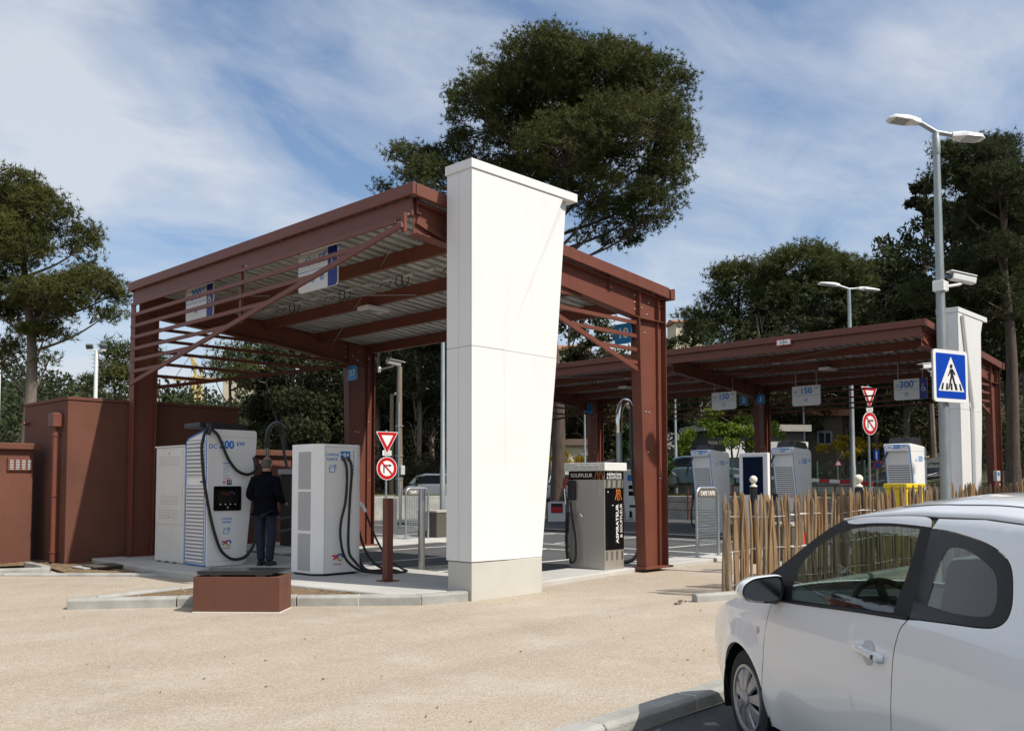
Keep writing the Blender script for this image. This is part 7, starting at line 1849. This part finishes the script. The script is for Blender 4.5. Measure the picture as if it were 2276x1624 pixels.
o = bpy.data.objects.new('hillside_woods', f.mesh('hillside_woods', M_['wood_far'])); link(o, None); tag(o, 'mass of green woods covering the hillside far behind the site, plus unseen crowns added to cast shade', 'woods', kind='stuff')
f = Fol(88)
for i in range(560):
    dep = rr.uniform(41, 66); lat = rr.uniform(-0.68, 0.68) * dep; p = at(lat, dep)
    if max(p.x - 33.5, p.y - 31.0) < 4.5: continue
    if lat > 9 and lat < 26 and dep < 62 and (dep - 44) < (lat - 9) * 0.9 + 2: continue
    z = float(terrain(p.x, p.y)); h = rr.uniform(0.5, 1.9)
    f.leaves(shell_pts(rr, 420, (1.3, 1.3, h), 0.4, 0.2) + np.array([p.x, p.y, z + h * 0.4]), 0.17)
o = bpy.data.objects.new('undergrowth', f.mesh('undergrowth', M_['brush'])); link(o, None); tag(o, 'tangled brown green undergrowth under the woodland trees', 'undergrowth', kind='stuff')
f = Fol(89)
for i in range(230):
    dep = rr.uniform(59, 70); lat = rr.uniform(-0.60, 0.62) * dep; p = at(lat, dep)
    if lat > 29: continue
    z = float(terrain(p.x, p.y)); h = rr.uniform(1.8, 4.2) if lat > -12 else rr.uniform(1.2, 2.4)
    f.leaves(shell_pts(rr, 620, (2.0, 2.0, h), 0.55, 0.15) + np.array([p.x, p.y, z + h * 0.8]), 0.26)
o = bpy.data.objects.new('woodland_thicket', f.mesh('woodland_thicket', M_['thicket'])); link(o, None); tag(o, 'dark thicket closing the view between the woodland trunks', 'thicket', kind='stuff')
f = Fol(90)
gp = []
for i in range(26000):
    x_ = rr.uniform(33.9, 46); y_ = rr.uniform(-4, 24)
    gp.append((x_, y_, float(0)))
gp = np.array(gp); gp[:, 2] = terrain(gp[:, 0], gp[:, 1]); f.tufts(gp, 3, 0.16, 0.03, 0.9)
o = bpy.data.objects.new('grass', f.mesh('grass', M_['grass'])); link(o, None); tag(o, 'short rough grass on the bank behind the rear chargers', 'grass', kind='stuff')

# ------------------------------------------------------------------ hill road
def on_ground(x, y, off=0.05): return (x, y, float(terrain(x, y)) + off)
def ribbon(name, pts, w, m, off, shift=0.0, parent=None):
    q = MB(); P = spline([(a, b, 0) for a, b in pts], 8); vv = []
    for i, p in enumerate(P):
        d = (P[min(i + 1, len(P) - 1)] - P[max(i - 1, 0)]).normalized(); s = Vector((-d.y, d.x, 0))
        zc_ = max(float(terrain(*(p + s * (shift + w / 2 * e)).xy)) for e in (-1, -0.5, 0, 0.5, 1)) + off
        for e in (-1, 1): r_ = p + s * (shift + w / 2 * e); vv.append((r_.x, r_.y, zc_))
    q.add(vv, [(2 * i, 2 * i + 1, 2 * i + 3, 2 * i + 2) for i in range(len(P) - 1)]); o = q.build(name, m, parent)
    if parent is None: tag(o, kind='structure')
    return o
rp = [tuple(at(*a).xy) for a in ((9.5, 41.5), (14.5, 45.5), (20.5, 50), (28, 56), (38, 64))]
hr = ribbon('hill_road', rp, 4.2, M_['asphalt'], 0.12)
ribbon('yellow_line', rp, 0.35, M_['line_y'], 0.20, 1.95, hr)
ribbon('white_line', rp, 0.12, M_['line'], 0.17, -1.5, hr)

# ------------------------------------------------------------------ far buildings
def house(label, x0, dep, w, d, h, rz, wallm, roofm=None, wins=(), zb=None, name='house', roof_h=1.2, flat=False):
    b_ = stand(x0, dep, zb); t = thing(name, label, 'house', b_, rz, local=True)
    MB().box(-w / 2, w / 2, -d / 2, d / 2, -3, h).build('wall', wallm, t)
    if flat: MB().box(-w / 2 - 0.3, w / 2 + 0.3, -d / 2 - 0.3, d / 2 + 0.3, h + 0.003, h + 0.35).build('roof', roofm, t)
    else:
        q = MB(); q.prism([(-d / 2 - 0.5, h), (d / 2 + 0.5, h), (0, h + roof_h)], 'X', -w / 2 - 0.4, w / 2 + 0.4); q.build('roof', roofm, t)
    for (x_, z_, ww, hh) in wins:
        f_ = MB().box(x_ - ww / 2, x_ + ww / 2, -d / 2 - 0.10, -d / 2 - 0.003, z_, z_ + hh).build('window', M_['shutter'], t)
        MB().box(x_ - ww / 2 + 0.12, x_ - 0.04, -d / 2 - 0.13, -d / 2 - 0.103, z_ + 0.1, z_ + hh - 0.1).build('pane', M_['pane'], f_)
        MB().box(x_ + 0.04, x_ + ww / 2 - 0.12, -d / 2 - 0.13, -d / 2 - 0.103, z_ + 0.1, z_ + hh - 0.1).build('pane', M_['pane'], f_)
    return t
FR = YAW - R(90)
def zat(y, dep): return 1.5 + (1075.6 - y) * dep * K
house('cream house with tiled roof high on the hill right of the brown frame corner', 1526, 150, 4.6, 4.5, 3.8, FR + R(8), M_['cream'], M_['roof_tile'], ((-0.5, 2.0, 1.3, 1.0), (1.3, 0.6, 0.9, 0.9)), zb=zat(772, 150), roof_h=0.8)
house('low cream house with terracotta roof just above the rear canopy roof', 1262, 140, 6.0, 5, 2.0, FR - R(10), M_['cream'], M_['roof_tile'], ((0.8, 0.5, 1.2, 0.9),), zb=zat(812, 140))
house('pale building on the hill seen through the slats above the brown building', 548, 130, 5.5, 5, 1.5, FR, M_['cream'], M_['roof_tile'], ((-1.2, 0.4, 0.9, 0.7), (0.9, 0.4, 0.9, 0.7)), zb=zat(848, 130), roof_h=0.7)
house('low cream cabin with grey shutters behind the vacuum machine', 1265, 52, 2.4, 2.5, 1.35, FR + R(5), M_['cream'], mat('cabin_roof', (0.16, 0.11, 0.08), 0.9), ((-0.35, 0.55, 0.45, 0.45), (0.7, 0.2, 0.75, 0.7)), zb=zat(1045, 52), flat=True, name='cabin')
house('grey house with wide windows behind the right brown column', 1512, 62, 3.6, 3, 2.3, FR, M_['light_grey'], M_['light_grey'], ((0.6, 1.25, 2.2, 0.45),), zb=zat(985, 62), flat=True)
gar = house('grey garage with two pale doors behind the rear chargers', 1655, 50, 5.4, 3, 1.9, FR + R(10), mat('stone_wall', (0.09, 0.085, 0.075), 0.9, var=0.25, vscale=3), M_['stone_top'], (), zb=zat(1040, 50), flat=True, name='garage')
for x_, mm in ((-1.3, 'white_paint'), (0.75, 'light_grey'), (2.3, 'white_paint')):
    MB().box(x_ - 0.62, x_ + 0.62, -1.56, -1.503, 0.0, 1.35).build('door', M_[mm], gar)
house('dark cream shed half hidden right of the middle rear charger', 1810, 55, 2.6, 2.4, 2.2, FR, mat('shed_wall', (0.11, 0.095, 0.07), 0.9, var=0.2, vscale=4), M_['roof_tile'], ((0.2, 0.5, 0.9, 0.8),), zb=zat(1010, 55), flat=True, name='shed')

# ------------------------------------------------------------------ poles and masts
def far_lamp(label, x0, dep, ytop, heads=2, r=0.07):
    b_ = stand(x0, dep); t = thing('street_lamp', label, 'street lamp', b_, group='galvanised lamps of the car park')
    H = zat(ytop, dep) - b_[2]; X, Y, Z = b_
    MB().tube([(X, Y, Z), (X, Y, Z + 2.2), (X, Y, Z + 2.22), (X, Y, Z + H)], [r * 1.25, r * 1.1, r, r * 0.62], 12).build('pole', M_['galv_pole'], t, smooth=True)
    if heads == 2:
        MB().tube([(X - 0.25, Y + 0.25, Z + H + 0.12), (X, Y, Z + H), (X + 0.25, Y - 0.25, Z + H + 0.02)], 0.035, 8).build('cross_arm', M_['galv_pole'], t, smooth=True)
        lamp_head(t, (X - 0.22, Y + 0.22, Z + H + 0.12), (-0.6, 0.58, 0.1), 0.7, 0.34); lamp_head(t, (X + 0.22, Y - 0.22, Z + H + 0.02), (0.62, -0.58, -0.06), 0.7, 0.34)
    elif heads == 1:
        MB().tube([(X, Y, Z + H), (X - 0.3, Y + 0.3, Z + H + 0.08)], 0.035, 8).build('cross_arm', M_['galv_pole'], t, smooth=True)
        lamp_head(t, (X - 0.28, Y + 0.28, Z + H + 0.08), (-0.6, 0.58, 0.05), 0.6, 0.32)
    return t
far_lamp('double headed lamp above the middle of the rear canopy', 1895, 30, 640, 2, 0.085)
far_lamp('galvanised lamp pole just left of the tall white pillar', 984, 31, 560, 2, 0.085)
far_lamp('thin lamp pole with a small head right of the right brown column', 1502, 44, 884, 1, 0.07)
far_lamp('thin bare pole behind the cap of the vacuum machine', 1300, 42, 900, 0, 0.06)
far_lamp('thin bare pole rising behind the second DC 150 sign', 1788, 52, 880, 0, 0.07)
# floodlight mast on the left
b_ = stand(209, 44); fl = thing('floodlight_mast', 'white floodlight mast with two lamps behind the brown building', 'floodlight', b_)
H = zat(775, 44) - b_[2]; X, Y, Z = b_
MB().tube([(X, Y, Z), (X, Y, Z + H)], [0.12, 0.08], 10).build('mast', M_['white_paint'], fl, smooth=True)
ex = Vector((math.sin(YAW), -math.cos(YAW), 0))
q = MB(); p = Vector((X, Y, Z + H)); q.bar(p - ex * 0.45, p + ex * 0.45, 0.07, 0.07); q.build('cross_bar', M_['white_paint'], fl)
for s2 in (-1, 1):
    c = p + ex * (0.34 * s2) + Vector((0, 0, 0.18)); dd = (Vector((-X, -Y, 0)).normalized() + ex * s2 * 0.3 + Vector((0, 0, -0.6))).normalized()
    q = MB(); q.bar(c - dd * 0.08, c + dd * 0.08, 0.32, 0.24); q.build('floodlight', mat('floodlight_case', (0.10, 0.11, 0.12), 0.5), fl, bev=0.03)
b_ = stand(-6, 60); wl2 = thing('street_lamp', 'white lamp head just entering the picture at the left edge', 'street lamp', b_)
X, Y, Z = b_; H = zat(800, 60) - Z
MB().tube([(X, Y, Z), (X, Y, Z + H)], [0.1, 0.06], 8).build('pole', M_['white_paint'], wl2, smooth=True)
lamp_head(wl2, (X, Y, Z + H), tuple(ex), 0.7, 0.3)
# wooden electricity pole with cable and lamp
b_ = stand(888, 40); wp = thing('electricity_pole', 'weathered wooden electricity pole with grey cable conduit right of the give way sign', 'pole', b_)
X, Y, Z = b_; H = zat(812, 40) - Z
MB().tube([(X, Y, Z), (X - 0.05, Y, Z + H * 0.5), (X - 0.02, Y, Z + H)], [0.17, 0.15, 0.11], 10).build('pole', M_['wood_pole'], wp, smooth=True)
MB().tube([(X - 0.15, Y - 0.12, Z), (X - 0.14, Y - 0.12, Z + H * 0.72)], 0.035, 6).build('conduit', M_['galv'], wp, smooth=True)
MB().box(X - 0.12, X + 0.10, Y - 0.26, Y - 0.15, Z + 1.1, Z + 1.5).build('junction_box', M_['light_grey'], wp, bev=0.02)
for z_ in (0.9, 1.9, 3.2): MB().lathe([(0.185, 0), (0.185, 0.05)], (X - 0.02, Y, Z + z_), 10).build('strap', M_['galv'], wp)
b2_ = stand(870, 44); wp2 = thing('street_lamp', 'slim wooden lamp pole with a pale cowl left of the electricity pole', 'street lamp', b2_)
X2, Y2, Z2 = b2_; H2 = zat(875, 44) - Z2
MB().tube([(X2, Y2, Z2), (X2, Y2, Z2 + H2)], [0.12, 0.08], 8).build('pole', M_['wood_pole'], wp2, smooth=True)
MB().ball((X2 + 0.22, Y2 - 0.22, Z2 + H2 + 0.02), 0.17, 12, 8, (1.2, 1.2, 0.5)).build('cowl', M_['white_plastic'], wp2, smooth=True)
MB().tube([(X2, Y2, Z2 + H2 - 0.1), (X2 + 0.2, Y2 - 0.2, Z2 + H2 + 0.05)], 0.025, 6).build('arm', M_['galv'], wp2)
wr = MB(); A_ = Vector((X - 0.02, Y, Z + H - 0.1))
for tgt in (stand(780, 46), stand(1040, 60)):
    T_ = Vector((tgt[0], tgt[1], zat(868 if tgt[0] < X else 905, 50))); wr.tube([A_ + (T_ - A_) * u + Vector((0, 0, -0.9 * u * (1 - u))) for u in np.linspace(0, 1, 9)], 0.012, 4)
tag(wr.build('overhead_line', M_['black']), 'thin sagging overhead cables strung from the wooden electricity pole', 'cable')
# crane far away
b_ = stand(434, 120, zat(905, 120)); cr = thing('tower_crane', 'distant yellow lattice crane seen through the slats', 'crane', b_)
X, Y, Z = b_; q = MB(); YM = mat('crane_yellow', (0.55, 0.42, 0.16), 0.7)
for dx in (-0.45, 0.45):
    for dy in (-0.45, 0.45): q.bar((X + dx, Y + dy, Z - 4), (X + dx, Y + dy, Z + 4.2), 0.25, 0.25)
for k2 in range(7):
    z_ = Z - 4 + k2 * 1.17
    for (a, b2) in (((-0.5, -0.5), (0.5, -0.5)), ((0.5, -0.5), (0.5, 0.5)), ((0.5, 0.5), (-0.5, 0.5)), ((-0.5, 0.5), (-0.5, -0.5))): q.bar((X + a[0], Y + a[1], z_), (X + b2[0], Y + b2[1], z_ + 1.17), 0.16, 0.16)
q.build('mast', YM, cr)
q = MB(); p = Vector((X, Y, Z + 3.8)); q.bar(p - ex * 3, p + ex * 9, 0.5, 0.4); q.build('jib', YM, cr)
q = MB(); q.bar(p, p + Vector((0, 0, 3.2)) - ex * 0.8, 0.35, 0.35); q.bar(p + ex * 1.0, p + Vector((0, 0, 3.2)) - ex * 0.8, 0.2, 0.2); q.build('apex', YM, cr)
q = MB(); q.bar(p + Vector((0, 0, 3.2)) - ex * 0.8, p + ex * 8, 0.06, 0.06); q.bar(p + Vector((0, 0, 3.2)) - ex * 0.8, p - ex * 3, 0.06, 0.06); q.build('stay', M_['dark_conc'], cr)
# flag
b_ = stand(1338, 60); X, Y, Z = b_; fg = thing('flag_pole', 'pole with a small blue white and red flag right of plate 1', 'flag', b_)
H = zat(908, 60) - Z; MB().tube([(X, Y, Z), (X, Y, Z + H)], [0.05, 0.035], 8).build('pole', M_['white_paint'], fg)
for i, mm in enumerate(('red', 'flag_w', 'sign_blue')):
    z1 = Z + H - 0.05 - (2 - i) * 0.30; vv = []
    for k2 in range(6): vv += [tuple(Vector((X, Y, z1)) - ex * (0.04 + 0.10 * k2 / 1.0 * 0.5) + Vector((0, 0.03 * math.sin(k2 + i), -0.3 - 0.03 * k2))), tuple(Vector((X, Y, z1)) - ex * (0.04 + 0.05 * k2) + Vector((0, 0.03 * math.sin(k2 + i), -0.03 * k2)))]
    q = MB(); q.add(vv, [(2 * k2, 2 * k2 + 1, 2 * k2 + 3, 2 * k2 + 2) for k2 in range(5)]); q.build('flag_band', M_[mm], fg)

# ------------------------------------------------------------------ railings, barrier, mesh fence on the terrace
rl = thing('railing', 'thin rust brown railing running behind the rear canopy chargers', 'railing', (31.2, 6.5, 0))
for z in (1.42, 1.1, 0.78, 0.46): MB().bar((31.2, 6.2, z), (31.2, 22.5, z), 0.03 if z < 1.4 else 0.05, 0.03 if z < 1.4 else 0.04).build('rail', M_['steel'], rl)
for i in range(9): MB().bar((31.2, 6.2 + i * 2.03, 0.0), (31.2, 6.2 + i * 2.03, 1.40), 0.05, 0.05).build('post', M_['steel'], rl)
br_ = thing('barrier', 'red and white striped barrier arm behind the middle rear charger', 'barrier', (32.3, 13.5, 0))
P0, P1 = Vector((32.4, 19.0, 1.82)), Vector((32.2, 13.4, 1.50))
for i in range(14):
    a, b2 = P0 + (P1 - P0) * (i / 14), P0 + (P1 - P0) * ((i + 1) / 14); MB().bar(a, b2, 0.05, 0.12).build('arm_stripe', M_['red'] if i % 2 else M_['sign_white'], br_)
q = MB(); q.bar((32.2, 13.6, 0), (32.2, 13.6, 1.1), 0.14, 0.14); q.bar((32.2, 13.6, 1.1), (32.2, 13.4, 1.42), 0.06, 0.06); q.bar((32.2, 13.6, 1.1), (32.2, 13.85, 1.42), 0.06, 0.06); q.build('rest_post', M_['sign_white'], br_)
gf = thing('mesh_fence', 'green wire mesh fence along the terrace in front of the parked cars', 'fence', (34.6, 10, 0.9))
for i in range(14):
    y_ = 9.0 + i * 1.9; zz = float(terrain(34.6, y_)); MB().bar((34.6, y_, zz - 0.1), (34.6, y_, zz + 1.45), 0.05, 0.05).build('post', M_['mesh_green'], gf)
q = MB()
for i in range(9): q.bar((34.6, 9.0, float(terrain(34.6, 9)) + 0.05 + i * 0.17), (34.6, 33.7, float(terrain(34.6, 20)) + 0.05 + i * 0.17), 0.006, 0.006)
for i in range(240): q.bar((34.6, 9.0 + i * 0.103, 0.9), (34.6, 9.0 + i * 0.103, 2.3), 0.005, 0.005)
q.build('wire_mesh', M_['mesh_green'], gf)
def small_sign(label, x0, y0, dep, kind):
    b_ = stand(x0, dep); t = thing('road_sign', label, 'road sign', b_, FR, local=True); zc = zat(y0, dep) - b_[2]
    MB().cyl((0, 0.03, 0), (0, 0.03, zc + 0.3), 0.03, n=8).build('pole', M_['galv'], t)
    if kind == 'blue': MB().box(-0.16, 0.16, -0.01, 0.01, zc - 0.25, zc + 0.25).build('panel', M_['sign_blue'], t); MB().box(-0.04, 0.04, -0.016, -0.011, zc - 0.2, zc + 0.18).build('mark', M_['sign_white'], t)
    elif kind == 'round':
        q = MB(); disc(q, 0.2, -0.01, 0.01, zc, 20); q.build('panel', M_['red'], t); q = MB(); disc(q, 0.14, -0.016, -0.011, zc, 20); q.build('field', M_['sign_blue'], t)
    else:
        q = MB(); q.prism([(-0.24, zc - 0.15), (0.24, zc - 0.15), (0, zc + 0.25)], 'Y', -0.01, 0.01); q.build('panel', M_['red'], t); q = MB(); q.prism([(-0.15, zc - 0.1), (0.15, zc - 0.1), (0, zc + 0.15)], 'Y', -0.016, -0.011); q.build('field', M_['sign_white'], t)
small_sign('tiny blue square road sign behind the far give way post', 1948, 1012, 46, 'blue')
small_sign('tiny red rimmed round sign behind the far give way post', 1950, 1035, 45, 'round')
small_sign('tiny triangular warning sign behind the railing near the rear lamp pole', 1862, 1030, 47, 'tri')

# ------------------------------------------------------------------ parked cars far off
def far_car(label, x0, dep, col, rz, zb=None, name='parked_car'):
    b_ = stand(x0, dep, zb); t = thing(name, label, 'car', b_, rz, local=True, group='cars parked behind the site')
    pm = mat('far_car_paint', col, 0.3, coat=1.0)
    lo = [(-2.0, 0.30), (-2.05, 0.62), (-1.85, 0.86), (-1.0, 0.95), (1.1, 0.95), (1.75, 0.86), (2.05, 0.66), (2.05, 0.32), (1.75, 0.22), (-1.8, 0.22)]
    q = MB(); q.prism(lo, 'Y', -0.82, 0.82); q.build('body', pm, t, bev=0.07, seg=3)
    q = MB(); hi = [(-1.75, 0.94), (-1.35, 1.38), (-0.9, 1.47), (0.35, 1.45), (1.15, 0.94)]
    q.prism(hi, 'Y', -0.70, 0.70); q.build('roof', pm, t, bev=0.06, seg=3)
    for sgn in (-1, 1):
        q = MB(); q.prism([(-1.45, 0.97), (-1.2, 1.32), (-0.85, 1.38), (0.30, 1.37), (0.88, 0.97)], 'Y', sgn * 0.700, sgn * 0.708); q.build('window', M_['pane'], t)
        for x_ in (-1.3, 1.3):
            w_ = lathe_y([(0.10, 0.0), (0.19, 0.01), (0.20, 0.03), (0.30, 0.03), (0.31, 0.0), (0.31, -0.15)], (0, 0, 0), 18)
            w_.v = [(x_ + a, sgn * (0.80 + b2), 0.31 + c2) for a, b2, c2 in w_.v]
            if sgn < 0: w_.f = [f_[::-1] for f_ in w_.f]
            wh = w_.build('wheel', TY, t, smooth=True)
            MB().cyl((x_, sgn * 0.80, 0.31), (x_, sgn * 0.815, 0.31), 0.19, n=14).build('rim', HC, wh)
        MB().box(-2.07, -1.98, sgn * 0.72 - 0.12, sgn * 0.72 + 0.08, 0.62, 0.80).build('tail_light', M_['red'], t, bev=0.02)
        MB().box(1.93, 2.05, sgn * 0.62 - 0.14, sgn * 0.62 + 0.12, 0.60, 0.74).build('headlight', M_['lens'], t, bev=0.03)
    q = MB(); q.prism([(-1.74, 0.97), (-1.37, 1.36), (-1.345, 1.36), (-1.70, 0.96)], 'Y', -0.6, 0.6); q.v = [(x - 0.012, y, z) for x, y, z in q.v]; q.build('rear_window', M_['pane'], t)
    q = MB(); q.prism([(1.13, 0.97), (0.40, 1.42), (0.38, 1.40), (1.09, 0.96)], 'Y', -0.6, 0.6); q.v = [(x + 0.02, y, z + 0.012) for x, y, z in q.v]; q.build('windscreen', M_['pane'], t)
    return t
far_car('white car parked behind the left carpet beater by the retaining wall', 985, 46, (0.75, 0.75, 0.75), FR + R(8), zat(1117, 46))
far_car('blue grey car parked on the terrace between the right brown column and rear charger', 1570, 42, (0.12, 0.19, 0.23), FR - R(30), zat(1085, 42))
far_car('black car parked on the terrace behind the dark information screen', 1640, 43, (0.015, 0.016, 0.018), FR + R(60), zat(1088, 43))
far_car('dark grey car parked behind the vacuum hose', 1410, 43, (0.05, 0.052, 0.06), FR - R(10), zat(1090, 43))
far_car('white car half hidden behind the right brown column', 1488, 46, (0.72, 0.72, 0.72), FR + R(150), zat(1085, 46))
far_car('pale car parked behind the trunk of the umbrella pine', 1272, 44, (0.5, 0.53, 0.55), FR + R(70), zat(1118, 44))
# small leaves and pebbles scattered on the gravel
q = MB(); r5 = random.Random(3)
for (a, b2) in ((1555, 1330), (1548, 1340)): pass
for i in range(70):
    x_, y_ = r5.uniform(1.5, 10), r5.uniform(4, 13)
    if x_ > 6 and y_ > 8.3 or (x_ > 4 and y_ > 9.2): continue
    s2 = r5.uniform(0.008, 0.022); a = r5.uniform(0, 6.28); q.add([(x_, y_, 0.004), (x_ + s2 * math.cos(a), y_ + s2 * math.sin(a), 0.012), (x_ + s2 * 1.6 * math.cos(a + .5), y_ + s2 * 1.6 * math.sin(a + .5), 0.006), (x_ + s2 * math.cos(a + 1), y_ + s2 * math.sin(a + 1), 0.016)], [(0, 1, 2, 3)])
for (x_, y_) in ((9.95, 6.62), (9.72, 6.55)):
    for k2 in range(5): q.ball((x_ + r5.uniform(-.04, .04), y_ + r5.uniform(-.04, .04), 0.015), 0.018, 6, 4, (1.3, 0.8, 0.6))
o = q.build('leaf_litter', mat('dry_leaves', (0.12, 0.08, 0.045), 0.9)); tag(o, 'few dry leaves scattered over the pale gravel', 'leaves', kind='stuff')

# ------------------------------------------------------------------ lettering becomes plain meshes
bpy.context.view_layer.update()
dg = bpy.context.evaluated_depsgraph_get()
for o in TEXTS:
    me = bpy.data.meshes.new_from_object(o.evaluated_get(dg))
    nm = o.name; par = o.parent; pi = o.matrix_parent_inverse.copy(); mbm = o.matrix_basis.copy(); cu = o.data
    o.name = 'old_' + nm
    n = bpy.data.objects.new('lettering', me); C.objects.link(n)
    n.parent = par; n.matrix_parent_inverse = pi; n.matrix_basis = mbm
    if not me.materials: me.materials.append(cu.materials[0])
    bpy.data.objects.remove(o)
